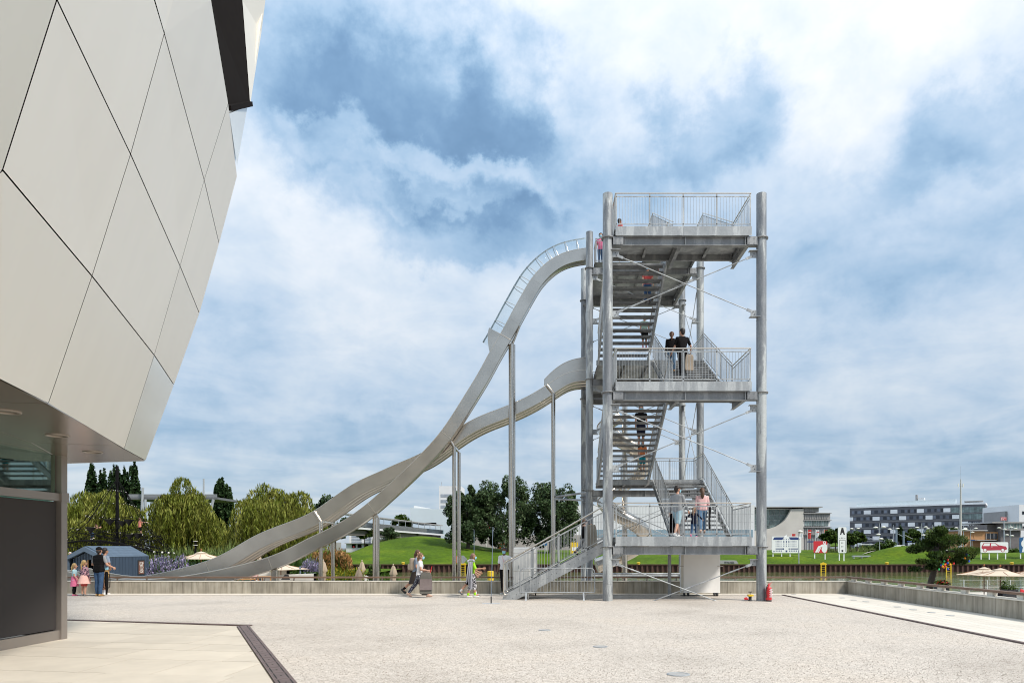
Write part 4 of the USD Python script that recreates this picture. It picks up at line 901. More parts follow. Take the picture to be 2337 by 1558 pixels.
t = tree('conifer_tree', 'thin dark conifer in front of the hotel', 'conifer', (UX(2053, 205), 205, VZ(1250, 205)), 2.6, 7.0, .3, .12, m_lf_poplar, 1600, .4, 77, clumps=30, cr=.25, shape=1.8)
# the pine on the terrace at the right, hung with coloured bulbs
rg = np.random.default_rng(5); YP = 43.0; tx, tz = UX(2122, YP), TERR
pine = thing('pine_tree', 'gnarled dark pine hung with coloured bulbs before the harbour water', 'pine', (tx, YP, tz))
K = YP / 1558; pp = lambda u, v: np.array([(u - 2122) * K, 0, VZ(v, YP) - tz])
mb = MB().path([pp(2120, 1372), pp(2122, 1340), pp(2128, 1315), pp(2133, 1300)], .3, 10, rs=[.24, .21, .18, .15])
pads = [(2150, 1218, 34, 14), (2140, 1210, 20, 10), (2158, 1232, 46, 13), (2118, 1249, 40, 10), (2100, 1254, 24, 8), (2150, 1247, 40, 10), (2186, 1259, 34, 12), (2130, 1266, 38, 9), (2165, 1270, 40, 9), (2198, 1266, 22, 8), (2093, 1280, 18, 6), (2110, 1282, 22, 6), (2145, 1285, 30, 8), (2175, 1280, 26, 7), (2105, 1299, 22, 5), (2120, 1293, 22, 6), (2150, 1228, 40, 12), (2135, 1238, 30, 9)]
CC, DD = [], []
for (u, v, a, b) in pads:
    c = pp(u, v) + [0, rg.uniform(-1.0, 1.0), 0]; base = pp(2133, 1300) + (pp(2150, 1225) - pp(2133, 1300)) * np.clip((1300 - v) / 80, 0, 1)
    mb.path([base, (base + c) / 2 + [0, 0, .1], c - [0, 0, .1]], .06, 6, rs=[.11, .07, .03])
    m = int(24 * a); d = rg.normal(size=(m, 3)); d /= np.linalg.norm(d, axis=1, keepdims=True); d *= rg.uniform(.2, 1, (m, 1)) ** .5
    CC.append(c + d * [a * K * .74, a * K * .74, b * K * 1.1]); DD.append(d * .7 + rg.normal(0, .5, (m, 3)) + [0, 0, .7])
part('trunk', mb, m_bark_d, pine)
part('crown', leaf_quads(np.vstack(CC), .22, np.vstack(DD), .22, rg), m_lf_pine, pine)
BULB = [M('bulb_' + n_, c, .3) for n_, c in (('red', (.6, .02, .02)), ('blue', (.02, .08, .6)), ('green', (.02, .4, .1)), ('orange', (.8, .3, .02)))]
for k in range(22):
    u, v = (2134 + rg.normal(0, 8), 1288 + rg.normal(0, 6)) if k < 12 else (rg.uniform(2100, 2190), rg.uniform(1262, 1292)); q = pp(u, v) + [0, -1.0 - .2 * rg.uniform(), 0]
    part('light_bulb', MB().lathe([(.0, -.07), (.055, -.03), (.06, .02), (.03, .07), (0, .08)], q, 8), BULB[k % 4], pine)

# planting on the terrace: grasses, lavender, flowers (ground cover nobody could count), hedges
def tufts(name, label, cat, region, z0, h, n, mats, width=.02, lean=.25, seed=1, heads=None):
    """Upright blades over a region of the terrace given by two (u) limits and two depths."""
    u0, u1, ya, yb = region; rg = np.random.default_rng(seed); y = rg.uniform(ya, yb, n); u = rg.uniform(u0, u1, n)
    hh = h * rg.uniform(.55, 1.1, n) * (.72 + .5 * meshkit.noise(np.stack([u * .06, y * .5, 0 * y], -1), seed)); C = np.stack([UX(u, y), y, z0 + hh / 2], -1)
    D = np.stack([rg.normal(0, lean, n), rg.normal(0, lean, n), np.ones(n)], -1)
    t = thing(name, label, cat, kind='stuff'); part('blades', leaf_quads(C, hh, D, width, rg), mats[0], t)
    if heads:
        Dn = D / np.linalg.norm(D, axis=1, keepdims=True); T = C + Dn * hh[:, None] * heads[0]; k = heads[2]
        Q = np.repeat(T, k, 0) + rg.normal(0, 1, (n * k, 3)) * [heads[3], heads[3], heads[4]]
        part('flower_heads', leaf_quads(Q, heads[1], np.repeat(D, k, 0), .5, rg), mats[1], t)
tufts('ornamental_grass', 'tall pale green ornamental grass behind the shed and left parasol', 'grass', (338, 545, 54, 62), -.9, 2.5, 5200, (m_lf_blue,), .035, .22, 51)
tufts('lavender_bed', 'purple lavender beside the blue shed', 'lavender', (345, 420, 41, 44), -1.3, 2.15, 2600, (m_lf_green, m_fl_lav), .03, .14, 52, (.33, .13, 7, .05, .22))
tufts('lavender_bed', 'small purple lavender patch right of the second parasol', 'lavender', (696, 726, 47, 49), -1.4, 2.0, 900, (m_lf_green, m_fl_lav), .03, .14, 53, (.33, .13, 7, .05, .2))
tufts('ornamental_grass', 'orange brown ornamental grass in front of the lawn', 'grass', (718, 796, 50, 54), -1.4, 2.45, 2600, (m_lf_green, m_fl_org), .03, .12, 54, (.40, .18, 7, .07, .18))
tufts('flower_bed', 'yellow flowering perennials by the double slide post', 'flowers', (752, 822, 42, 47), -1.4, 1.55, 2200, (m_lf_green, m_fl_yel), .07, .3, 55, (.45, .09, 3, .08, .10))
tufts('flower_bed', 'low yellow-green flowers beside the curved white bench', 'flowers', (686, 722, 43, 44.5), -1.4, 1.3, 500, (m_lf_green, m_fl_yel), .1, .4, 56, (.45, .09, 2, .1, .08))
tufts('shrub_bed', 'grey green bushy planting behind the second parasol', 'shrubs', (655, 725, 49, 53), -1.4, 2.4, 2000, (m_lf_mid,), .07, .35, 57)
tufts('ornamental_grass', 'green grass clump right of the big slide post', 'grass', (866, 908, 46, 50), -1.4, 1.25, 1600, (m_lf_green,), .05, .3, 58)
tufts('shrub_bed', 'green leafy planting along the quay behind the lamp posts', 'shrubs', (1925, 2045, 150, 156), .2, 1.9, 1500, (m_lf_fresh,), .2, .5, 59)
tufts('dry_grass', 'pale dry grass at the top edge of the lawn', 'grass', (1885, 2000, 146, 150), .55, 1.3, 1800, (m_lf_blue,), .05, .3, 60)
tufts('dry_grass', 'dry grass and flowers along the crest behind the lawn mound', 'grass', (850, 975, 150, 156), 2.0, 2.2, 1800, (m_lf_blue,), .05, .3, 61)
tufts('shrub_bed', 'low dark shrubs along the street behind the red car sign', 'shrubs', (2165, 2345, 140, 146), .0, 1.8, 2600, (m_lf_mid,), .2, .5, 62)
def hedge(label, region, z0, h, seed, n=3500):
    u0, u1, ya, yb = region; rg = np.random.default_rng(seed); t = thing('hedge', label, 'hedge')
    xa, xb = UX(u0, ya), UX(u1, ya)
    part('core', MB().box((xa + .1, ya + .1, TERR - .3), (xb - .1, yb - .1, z0 + h - .1)), m_lf_poplar, t)
    C = np.stack([rg.uniform(xa, xb, n), rg.choice([ya, yb], n) + rg.normal(0, .05, n), rg.uniform(z0, z0 + h, n)], -1); k = n // 2; C[:k, 1] = rg.uniform(ya, yb, k); C[:k, 2] = z0 + h + rg.normal(0, .04, k)
    part('leaves', leaf_quads(C, .14, None, .8, rg), m_lf_mid, t)
hedge('clipped dark hedge between ornamental grass and lavender', (388, 520, 50, 51), -.9, 1.75, 71)
hedge('short clipped hedge beside the closed parasols', (838, 862, 52, 53), -1.0, 1.3, 72, 900)
hedge('dark hedge beside the curved white bench', (655, 722, 46.5, 47.3), -1.2, 1.2, 73, 1500)
for (u, v, Y, w, h, lab, mat) in ((2024, 1240, 140, 5.0, 2.4, 'dark green bush beside the lamp post before the hotel', m_lf_mid), (1998, 1258, 138, 2.6, 1.2, 'light yellow-green bush on the crest right of the bench', m_lf_fresh)):
    tree('bush', lab, 'bush', (UX(u, Y), Y, VZ(v, Y) - h * .6), w, h, .05, .05, mat, 1500, .32, int(u), clumps=18, cr=.4, shape=.3)
# lawn of the park on the left, behind the terrace beds
xs = np.arange(-75, -22, 1.5); ys = np.arange(60, 136, 1.5); gx, gy = np.meshgrid(xs, ys, indexing='ij'); w_ = np.clip((gy - 60) / 50, 0, 1); edge = np.clip((-24 - gx - np.clip((gy - 84) * .42, 0, 20)) / 5, 0, 1)
struct('park_lawn', MB().grid(np.stack([gx, gy, TERR - .06 + (.1 + 1.9 * w_ + .2 * meshkit.fbm(np.stack([gx * .1, gy * .1, gx * 0], -1), 2)) * edge], -1)), m_grass)
# ------------------------------------------------------------------ buildings, signs and street furniture across the harbour
m_bblue = M('pale_blue_cladding', (.52, .58, .60), .5, 0, .03, .1); m_bwhite = M('white_render', (.66, .66, .65), .7, 0, .05, .1)
m_wband = M('window_band_grey', (.30, .33, .37), .25, 0, .2, .5); m_conc = M('museum_concrete', (.52, .49, .44), .85, 0, .12, .25, 6.); m_concg = M('grey_board_cladding', (.27, .26, .25), .7, 0, .12, .4)
m_hotel = M('hotel_dark_cladding', (.105, .105, .115), .55, 0, .12, .4, stretch=(.1, .1, 3)); m_hotelp = M('hotel_white_panel', (.84, .84, .83), .55, 0, .03); m_hwin = M('hotel_window', (.022, .026, .035), .12, 0, .4, .6, spread=.5)
m_hwin2 = M('hotel_window_grey', (.13, .145, .18), .15, 0, .3, .6, spread=.3); m_teal = M('teal_glass', (.17, .22, .21), .1, 0, .5, .8, spread=.3); m_orange = M('orange_wood_cladding', (.42, .22, .095), .75, 0, .15, 1.2, stretch=(.3, .3, 4)); m_brickg = M('grey_brick', (.15, .135, .13), .85, 0, .15, 1.5)
m_roofg = M('grey_roof_edge', (.32, .31, .30), .6, 0, .08); m_navy = M('navy_print', (.02, .045, .16), .6, 0, .05); m_signred = M('sign_red', (.56, .025, .035), .5, 0, .04); m_signcar = M('sign_crimson', (.42, .035, .06), .5, 0, .04); m_signblue = M('sign_blue', (.02, .10, .24), .5, 0, .04); m_ink = M('ink_black', (.02, .02, .02), .6); m_flagred = M('flag_red', (.60, .06, .055), .7, 0, .08, trans=.2); m_flagwhite = M('flag_white', (.72, .70, .70), .7, 0, .05, trans=.2)
m_pole = M('painted_pole_grey', (.36, .38, .40), .5, .2, .05); m_polew = M('mast_concrete', (.48, .46, .43), .8, 0, .1); m_poleb = M('pylon_blue_grey', (.15, .19, .24), .5, .1, .05); m_lampw = M('lamp_head_white', (.72, .69, .62), .4, 0, .03); m_vanw = M('vehicle_white', (.72, .72, .72), .3, 0, .02, coat=.5); m_vano = M('vehicle_orange', (.75, .16, .03), .35, 0, .03, coat=.4)
def slab_between(name, obj, A, B, z0, z1, t, mat, label=None):      # upright wall from plan point A to B, t thick away from the camera
    A, B = np.array([*A, 0.]), np.array([*B, 0.]); d = nrm(B - A); n = np.array([-d[1], d[0], 0]); c = (A + B) / 2 + n * t / 2
    return part(name, MB().obox(c + [0, 0, (z0 + z1) / 2], d * np.linalg.norm(B - A) / 2, n * t / 2, [0, 0, (z1 - z0) / 2]), mat, obj, label)
SZ0 = 1.2
# pale wedge-shaped building and the tower block behind it
b = thing('wedge_building', 'pale blue windowless wedge-shaped building behind the footbridge', 'building'); Y = 205; q = lambda u, v: (UX(u, Y), VZ(v, Y))
part('wall', MB().prism(Polygon([q(936, 1192), q(996, 1192), q(996, 1252), q(1075, 1252), q(1075, 1164), q(1000, 1161.5), q(936, 1158)]), (0, Y, 0), (1, 0, 0), (0, 0, 1), -24), m_bblue, b)
part('roof_edge', MB().prism(Polygon([q(936, 1157.5), q(1000, 1161), q(1075, 1163.5), q(1075, 1163), q(990, 1160), q(936, 1150)]), (0, Y + 6, 0), (1, 0, 0), (0, 0, 1), -14), m_bwhite, b)
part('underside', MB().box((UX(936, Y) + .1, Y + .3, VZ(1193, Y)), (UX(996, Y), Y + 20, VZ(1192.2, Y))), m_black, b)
b = thing('tower_block', 'white office tower with bands of grey windows behind the wedge building', 'building'); Y = 300
part('wall', MB().box((UX(1002, Y), Y, 0), (UX(1052, Y), Y + 14, VZ(1108.5, Y))), m_bwhite, b)
for v in (1127, 1140, 1152.5):
    for k in range(8):
        u = 1006 + k * 5.4; part('window', MB().box((UX(u, Y), Y - .12, VZ(v + 6.5, Y)), (UX(u + 5, Y), Y + .1, VZ(v, Y))), m_wband, b)
part('mast', MB().tube((UX(1006, Y), Y + 2, VZ(1108, Y)), (UX(1006, Y), Y + 2, VZ(1098, Y)), .15, 6), m_pole, b)
# office block under the bridge
b = thing('office_block', 'pale office block with ribbon windows seen under the footbridge', 'building'); Y = 185
part('wall', MB().box((UX(798, Y), Y + .3, SZ0 - .3), (UX(892, Y), Y + 12, VZ(1203, Y))), m_bwhite, b)
for v in (1207, 1214, 1221, 1228, 1235):
    for u in (802, 810, 818, 834, 842, 852, 868, 876): part('window', MB().box((UX(u, Y), Y + .15, VZ(v + 4, Y)), (UX(u + 7, Y), Y + .35, VZ(v, Y))), m_wband, b)
for u in (797, 847, 862): part('pillar', MB().box((UX(u, Y), Y - .3, SZ0 - .3), (UX(u + 3.5, Y), Y + .3, VZ(1202, Y))), m_bwhite, b)
# footbridge
b = thing('footbridge', 'footbridge with glass parapet and thin canopy crossing behind the slide posts', 'bridge'); A, B = P(770, 1200, 138), P(1000, 1218.5, 195); d = nrm(B - A); n_ = np.array([-d[1], d[0], 0]); up = np.array([0, 0, 1.])
part('deck', MB().beam(A - up * .2, B - up * .2, 3.4, .4), M('bridge_edge_white', (.6, .6, .6), .6), b)
part('girder', MB().beam(A - up * 1.1 + n_ * .3, B - up * 1.0 + n_ * .3, 2.2, 1.2), m_brickg, b)
part('glass_parapet', MB().beam(A - n_ * 1.6 + up * .6, B - n_ * 1.6 + up * .6, .04, 1.1), pane_mat('bridge_glass', (.75, .88, .82), .05, .15), b)
for k in range(14):
    q_ = A + (B - A) * (k + .5) / 14; part('post', MB().beam(q_ - n_ * 1.5, q_ - n_ * 1.5 + up * 2.5, .12, .12, d), m_pole, b)
part('canopy', MB().beam(A - n_ * .2 + up * 2.6, B - n_ * .2 + up * 2.5, 2.6, .2), m_roofg, b)
for (u, v) in ((893, 1216), (918, 1218), (960, 1220)):
    f = (u - 770) / 230; q_ = A + (B - A) * f; part('pier', MB().tube((q_[0], q_[1], SZ0 - .5), (q_[0], q_[1], q_[2] - 1.6), .45, 10), m_conc, b)
# low white hall behind the trees and the tower
b = thing('white_hall', 'long low white hall with a blue window band behind the stair tower', 'building'); Y = 196
part('wall', MB().box((UX(1235, Y), Y, SZ0 - .4), (UX(1722, Y), Y + 30, VZ(1152, Y))), m_bwhite, b)
part('base_wall', MB().box((UX(1040, Y), Y - 6, SZ0 - .4), (UX(1330, Y), Y - .1, VZ(1221, Y))), M('base_wall_beige', (.34, .31, .27), .85, 0, .08, .2), b)
part('clerestory_wall', MB().box((UX(1075, Y), Y + 2, SZ0), (UX(1234.9, Y), Y + 20, VZ(1186, Y))), m_bwhite, b)
for k in range(24):
    u = 1335 + k * 16; part('window', MB().box((UX(u, Y), Y - .15, VZ(1225, Y)), (UX(u + 15, Y), Y + .05, VZ(1208, Y))), M('hall_window_blue', (.24, .33, .38), .2, 0, .1) if k == 0 else UsdShade.Material.Get(stage, '/World/Looks/hall_window_blue'), b)
for v in (1172, 1190): part('cladding_joint', MB().box((UX(1240, Y), Y - .03, VZ(v + .3, Y)), (UX(1720, Y), Y + .02, VZ(v, Y))), m_roofg, b)
# museum of bare concrete with a curved cut over a glass wall
b = thing('concrete_building', 'bare concrete building whose curved cut opens on a glazed hall', 'building'); Y = 200; q = lambda u, v: (UX(u, Y), VZ(v, Y))
cut = [q(1806, 1161), q(1803, 1168), q(1798, 1177), q(1791, 1187), q(1783, 1194), q(1772, 1201), q(1760, 1205), q(1745, 1208), q(1715, 1212)]
part('concrete_screen', MB().prism(Polygon(cut + [q(1715, 1255), q(1834, 1255), q(1834, 1160)]), (0, Y, 0), (1, 0, 0), (0, 0, 1), -1.2), m_conc, b)
part('office_wing', MB().box((UX(1690, Y), Y + 10, SZ0 - .4), (UX(1833, Y), Y + 26, VZ(1157, Y))), m_concg, b)
part('roof_slab', MB().box((UX(1700, Y), Y - .6, VZ(1157.6, Y)), (UX(1876, Y), Y + 26, VZ(1155.6, Y))), m_roofg, b)
for k in range(9):
    for j in range(4):
        u, v = 1700 + k * 12.2, 1161 + j * 12; part('glass_pane', MB().box((UX(u + .5, Y), Y + 2.2, VZ(v + 11.6, Y)), (UX(u + 11.8, Y), Y + 2.3, VZ(v + .4, Y))), m_teal, b)
part('mullions', MB().box((UX(1698, Y), Y + 2.35, VZ(1212, Y)), (UX(1812, Y), Y + 2.6, VZ(1159, Y))), m_white, b)
for j, (v0, v1, ue, mt) in enumerate(((1158, 1168, 1870, m_concg), (1171, 1184.5, 1896, m_concg), (1187, 1200, 1896, m_bwhite), (1203, 1218, 1896, m_concg), (1220, 1254, 1896, m_concg))):
    part('storey', MB().box((UX(1834.5, Y), Y + .4, VZ(v1, Y)), (UX(ue, Y), Y + 22, VZ(v0, Y))), mt, b); part('floor_edge', MB().box((UX(1834.5, Y), Y - .2, VZ(v0, Y)), (UX(ue + 1.5, Y), Y + 22.5, VZ(v0 - 1.6, Y))), m_roofg, b)
    for k in range(int((ue - 1838) / 5.5)):
        u = 1838 + 5.5 * k; part('slat' if mt is m_concg else 'window', MB().box((UX(u, Y), Y + .25, VZ(v1 - .8, Y)), (UX(u + (.8 if mt is m_concg else 3.6), Y), Y + .42, VZ(v0 + .8, Y))), m_roofg if mt is m_concg else m_teal, b)
for k in range(12): part('roof_hatch', MB().box((UX(1745 + k * 6, Y), Y + 8, VZ(1155.5, Y)), (UX(1749 + k * 6, Y), Y + 10, VZ(1152, Y))), m_teal, b)
# the dark hotel with white panels
b = thing('hotel_building', 'long dark grey hotel with staggered white panels and ribbon windows', 'building'); A, B = P(1939.5, 1250, 312)[:2], P(2249, 1250, 282)[:2]
def hp(u, v):     # along-facade coordinate and height seen at (u, v)
    t = (u - 1238) / 1558; f = (A[0] - t * A[1]) / (t * (B[1] - A[1]) - (B[0] - A[0])); y = A[1] + f * (B[1] - A[1]); return f, VZ(v, y)
L_ = np.linalg.norm(B - A); dh = np.array([*(B - A) / L_, 0]); nh = np.array([-dh[1], dh[0], 0])
def hb(name, f0, f1, z0, z1, t0, t1, mat):     # box on the facade, from t0 (behind) to t1 (in front)
    c = np.array([*A, 0]) + dh * (f0 + f1) / 2 * L_ - nh * (t0 + t1) / 2; return part(name, MB().obox(c + [0, 0, (z0 + z1) / 2], dh * (f1 - f0) / 2 * L_, nh * (t1 - t0) / 2, [0, 0, (z1 - z0) / 2]), mat, b)
ZT = 20.6; hb('wall', 0, 1, SZ0 - .4, ZT - .7, -16, 0, m_hotel); hb('parapet', -.002, 1.002, ZT - .7, ZT, -16.1, .12, m_hotelp)
fu = lambda u: hp(u, 1200)[0]
for r in range(6):
    zt = ZT - 2.0 - r * 2.92; zb = zt - 1.35; hb('cladding_ledge', 0, 1, zb - .95, zb - .75, 0, .18, m_roofg if r % 2 == 0 else m_concg)
    pan = [s for s in (1911 + 20 * (r % 3) + 60.5 * k for k in range(7))]; glass_from = {0: 2171, 1: 2193}.get(r, 9999)
    for s in pan:
        if s + 16 > 1940 and s < 2238 and s < glass_from - 10: hb('white_panel', max(0, fu(s)), min(1, fu(s + 16)), zb - .25, zt + .1, 0, .1, m_hotelp)
        u = s + 17.5
        for k, w in enumerate((6, 8.5, 6, 5.5, 8, 6)):
            if u > 1940 and u + w < min(2248, glass_from): hb('window', fu(u), fu(u + w - .7), zb, zt, 0, .05, m_hwin if k % 2 else m_hwin2)
            u += w + .6
    if glass_from < 2300:
        u = glass_from
        while u < 2243: hb('glass_bay', fu(u), min(.998, fu(u + 5.4)), zb - .6, zt + .3, 0, .06, m_teal); u += 5.9
for (u0, u1, z0, z1) in ((1952, 2040, 0, 1.5), (2040, 2180, 0, 2.0)): hb('roof_screen', fu(u0), fu(u1), ZT, ZT + z1, -6, -3, m_bblue)
hb('roof_plant', fu(2086), fu(2091), ZT, ZT + 4.6, -6, -4.5, m_roofg); hb('roof_plant', fu(2093), fu(2107), ZT, ZT + 3.2, -7, -4, m_bwhite); hb('roof_canopy', fu(2200), fu(2243), ZT + .5, ZT + .9, -6, -1, m_concg)
hb('shopfront', fu(1968), fu(2185), SZ0, 3.6, 0, .05, m_hwin)
def lettering(obj, text, O, ux, h, mat, name='lettering', bold=True, squeeze=1.0, depth=.05, label=None):
    m = meshkit.text_mesh(text, h, depth, bold); v = np.array(m.vertices); ux = nrm(ux); w = nrm(np.cross(ux, (0, 0, 1)))
    return part(name, MB().flat(np.asarray(O, float) + v[:, :1] * squeeze * ux + v[:, 1:2] * np.array([0, 0, 1.]) + v[:, 2:] * w, m.faces), mat, obj, label)
wpt = lambda u, v, t: (lambda f, z: np.array([*A, 0]) + dh * f * L_ - nh * t + [0, 0, z])(*hp(u, v))
lettering(b, 'INNSIDE', wpt(2207.5, 1199.5, .25), dh, 1.35, m_white, squeeze=1.12); lettering(b, 'N CENTER', wpt(1969, 1230.5, .2), dh, .62, m_white, squeeze=1.1)
# station building of orange wood and grey brick, with its sign on a pole
b = thing('station_building', 'station building of orange wood panels and grey brick with flat roofs', 'building'); Y = 190; bx = lambda nm, u0, u1, v0, v1, m_, y0=0., y1=10., l=None: part(nm, MB().box((UX(u0, Y), Y + y0, VZ(v1, Y)), (UX(u1, Y), Y + y1, VZ(v0, Y))), m_, b, l)
bx('wood_wall', 2188, 2247, 1211, 1252, m_orange); bx('roof', 2184, 2250, 1208.3, 1211, m_roofg, -.8, 11); bx('canopy', 2215, 2258, 1231.5, 1233.5, m_roofg, -3, 1)
for k in range(3): bx('window', 2252 + k * 8.6 - 1, 2252 + k * 8.6 + 6.2, 1217, 1229, m_hwin, -.15, .1); bx('window_frame', 2252 + k * 8.6 - 2.2, 2252 + k * 8.6 - 1.1, 1216, 1230, m_roofg, -.2, .1)
for u in (2207, 2213, 2222): bx('shutter', u, u + 2.4, 1217, 1226, m_orange, -.1, .05)
bx('wood_wall', 2247.05, 2278, 1213, 1232, m_orange, .1, 10); bx('brick_wall', 2278.05, 2322, 1195, 1252, m_brickg, -1, 12); bx('brick_wall', 2258, 2278, 1196, 1213, m_brickg, 1, 9); bx('roof', 2256, 2345, 1190.5, 1193.5, m_roofg, -1.6, 13); bx('glass_band', 2286, 2326, 1194, 1205.5, m_teal, -1.2, -1.02); bx('balcony', 2282, 2332, 1205.6, 1210, m_concg, -2, -1.01); bx('pier', 2322.1, 2327, 1194, 1252, m_roofg, -.5, 6)
for k in range(7): bx('mullion', 2286 + k * 6.5, 2286.8 + k * 6.5, 1194, 1205.4, m_roofg, -1.3, -1.21)
b = thing('railway_sign', 'white square railway sign with red frame and letters DB above the station roof', 'sign'); Y = 186
part('board', MB().box((UX(2285, Y), Y, VZ(1187.4, Y)), (UX(2297, Y), Y + .2, VZ(1179.8, Y))), m_signred, b); part('face', MB().box((UX(2285.6, Y), Y - .03, VZ(1186.8, Y)), (UX(2296.4, Y), Y - .001, VZ(1180.4, Y))), m_white, b)
lettering(b, 'DB', (UX(2286.8, Y), Y - .04, VZ(1186, Y)), (1, 0, 0), .58, m_signred, squeeze=1.05); part('post', MB().tube((UX(2292, Y), Y + .1, SZ0), (UX(2292, Y), Y + .1, VZ(1187, Y)), .12, 8), m_pole, b)
b = thing('white_building', 'tall white building cut off by the right edge of the picture', 'building'); Y = 240
part('wall', MB().box((UX(2326, Y), Y, SZ0 - .3), (UX(2400, Y), Y + 20, VZ(1151, Y))), m_bwhite, b); part('annex_wall', MB().box((UX(2320, Y), Y + 6, SZ0 - .3), (UX(2325.9, Y), Y + 18, VZ(1164, Y))), m_concg, b)
for v in (1166, 1200, 1225): part('window', MB().box((UX(2333, Y), Y - .1, VZ(v + 7, Y)), (UX(2342, Y), Y + .05, VZ(v, Y))), m_hwin, b)
# distant wooded hill
xs = np.arange(300, 1500, 20.); ys = np.arange(1100, 1900, 25.); gx, gy = np.meshgrid(xs, ys, indexing='ij')
gz = 44 * np.exp(-((gx - 880) / 260) ** 2 - ((gy - 1400) / 260) ** 2) + 6 * meshkit.fbm(np.stack([gx / 50, gy / 50, gx * 0], -1), 3)
struct('hill', MB().grid(np.stack([gx, gy, gz], -1)), m_grass)
rg = np.random.default_rng(9); n = 5200; x = rg.uniform(620, 1150, n); y = rg.uniform(1180, 1420, n); z = np.array(44 * np.exp(-((x - 880) / 260) ** 2 - ((y - 1400) / 260) ** 2)) + 3
one('hill_wood', leaf_quads(np.repeat(np.stack([x, y, z + rg.uniform(2, 12, n)], -1), 2, 0) + rg.normal(0, 3, (2 * n, 3)), 7.5, None, .9, rg), m_lf_alder, 'hazy dark woodland on the hill beyond the station', 'woodland', kind='stuff')
# ---- signs on the lawn
def rrect(w, h, r): return sbox(r, r, w - r, h - r).buffer(r, 8)
def board_sign(label, u0, u1, v0, v1, posts, vb, back, Y=118):
    w, h = UX(u1, Y) - UX(u0, Y), VZ(v0, Y) - VZ(v1, Y); t = thing('board_sign', label, 'sign', (UX(u0, Y), Y, VZ(v1, Y)))
    part('board', MB().prism(rrect(w, h, .22), (0, .12, 0), (1, 0, 0), (0, 0, 1), .12), back, t)
    for u in posts: x = UX(u, Y) - UX(u0, Y); part('post', MB().beam((x, .16, VZ(vb, Y) - VZ(v1, Y) - .6), (x, .16, .2), .16, .07, (0, 1, 0)), m_white, t)
    s = Y / 1558
    def paint(name, pg, mat, lift=.004): return part(name, MB().prism(pg, (0, -.0, 0), (1, 0, 0), (0, 0, 1), lift + .008), mat, t)
    return t, paint, (lambda u, v: ((u - u0) * s, (v1 - v) * s))
t, paint, c = board_sign('white sign with a blue drawing of a palace on four posts', 1762, 1828.4, 1223.3, 1261, (1765, 1784.5, 1804, 1823.5), 1276, m_white)
R = lambda u0, v0, u1, v1: Polygon([c(u0, v0), c(u1, v0), c(u1, v1), c(u0, v1)])
paint('roof_print', Polygon([c(1764, 1231), c(1767, 1225.5), c(1773, 1225), c(1790, 1225), c(1785.5, 1231)]), m_navy); paint('roof_print', Polygon([c(1804, 1231), c(1800, 1225), c(1818, 1225), c(1822, 1226), c(1825.5, 1231)]), m_navy)
part('pennant', MB().prism(Polygon([c(1790, 1223.5), c(1796, 1218.8), c(1796, 1223.5)]), (0, .1, 0), (1, 0, 0), (0, 0, 1), .05), m_white, t)
win = unary_union([R(u, v, u + 1.3, v + 1.6) for v in (1233, 1236.7, 1241.3, 1245.5) for u in list(np.arange(1770.5, 1785, 2.9)) + list(np.arange(1804.5, 1819, 2.9))] + [R(u, 1250.3, u + 1.5, 1253.6) for u in list(np.arange(1770.5, 1785, 2.4)) + list(np.arange(1804.5, 1819, 2.4))] + [R(u, 1255.3, u + 2.1, 1257.6) for u in list(np.arange(1770.5, 1786, 3.9)) + list(np.arange(1801, 1819, 3.9))] + [R(u, v, u + 1.8, v + 2) for u in (1788, 1793.7, 1799.5) for v in (1229, 1241, 1245)] + [R(u, 1233, u + 1.8, 1238.5) for u in (1788, 1793.7, 1799.5)] + [R(1787, 1250.3, 1789.3, 1253.4), R(1800, 1250.3, 1802.3, 1253.4), R(1793, 1255, 1796.6, 1259), R(1765.3, 1256, 1767.6, 1258.6), R(1821.5, 1256, 1824, 1258.6)])
paint('window_print', win, m_navy)
t, paint, c = board_sign('red square sign with a white sitting figure', 1857, 1887.8, 1234, 1261, (1860, 1884), 1275, m_signred)
paint('figure_print', unary_union([Point(*c(1881.5, 1237.3)).buffer(.26, 12).difference(Point(*c(1881.5, 1237.3)).buffer(.13, 12)), Polygon([c(*p) for p in ((1871, 1245.5), (1876, 1242.5), (1884, 1241), (1886.8, 1244), (1887, 1252), (1885, 1258.5), (1881, 1260.3), (1877, 1257), (1875.5, 1252), (1877.5, 1247))]).buffer(.05), Polygon([c(*p) for p in ((1867.5, 1245.5), (1876.5, 1243.5), (1876, 1246.5), (1872, 1247.5), (1865, 1260), (1860, 1259.5))]), Polygon([c(*p) for p in ((1873, 1247), (1875, 1247), (1868.5, 1260), (1866, 1260))])]), m_white)
t, paint, c = board_sign('tall narrow white sign with a black drawing of a church tower', 1913, 1931.8, 1202, 1261, (1916.5, 1927), 1276.5, m_white)
R = lambda u0, v0, u1, v1: Polygon([c(u0, v0), c(u1, v0), c(u1, v1), c(u0, v1)])
paint('tower_print', unary_union([Polygon([c(*p) for p in ((1917, 1219.5), (1920.3, 1205), (1920.5, 1203.7), (1924.5, 1203.7), (1924.8, 1205), (1928.5, 1219.5), (1925.4, 1219.5), (1924, 1216), (1922.5, 1214.5), (1921, 1216), (1919.6, 1219.5))]), R(1915.4, 1232, 1916.2, 1258.5), R(1928.7, 1232, 1929.5, 1258.5), R(1915.4, 1231, 1929.5, 1231.8)] + [R(u, v, u + 1.5, v + 2) for u in (1919.8, 1922.8) for v in (1237, 1245.5)] + [R(u, 1225.5, u + 1, 1228.5) for u in (1920.4, 1923.2)] + [R(1916, 1226.5, 1917.4, 1228), R(1927.6, 1226.5, 1929, 1228), R(1920.6, 1254, 1924.4, 1258.5)]), m_ink)
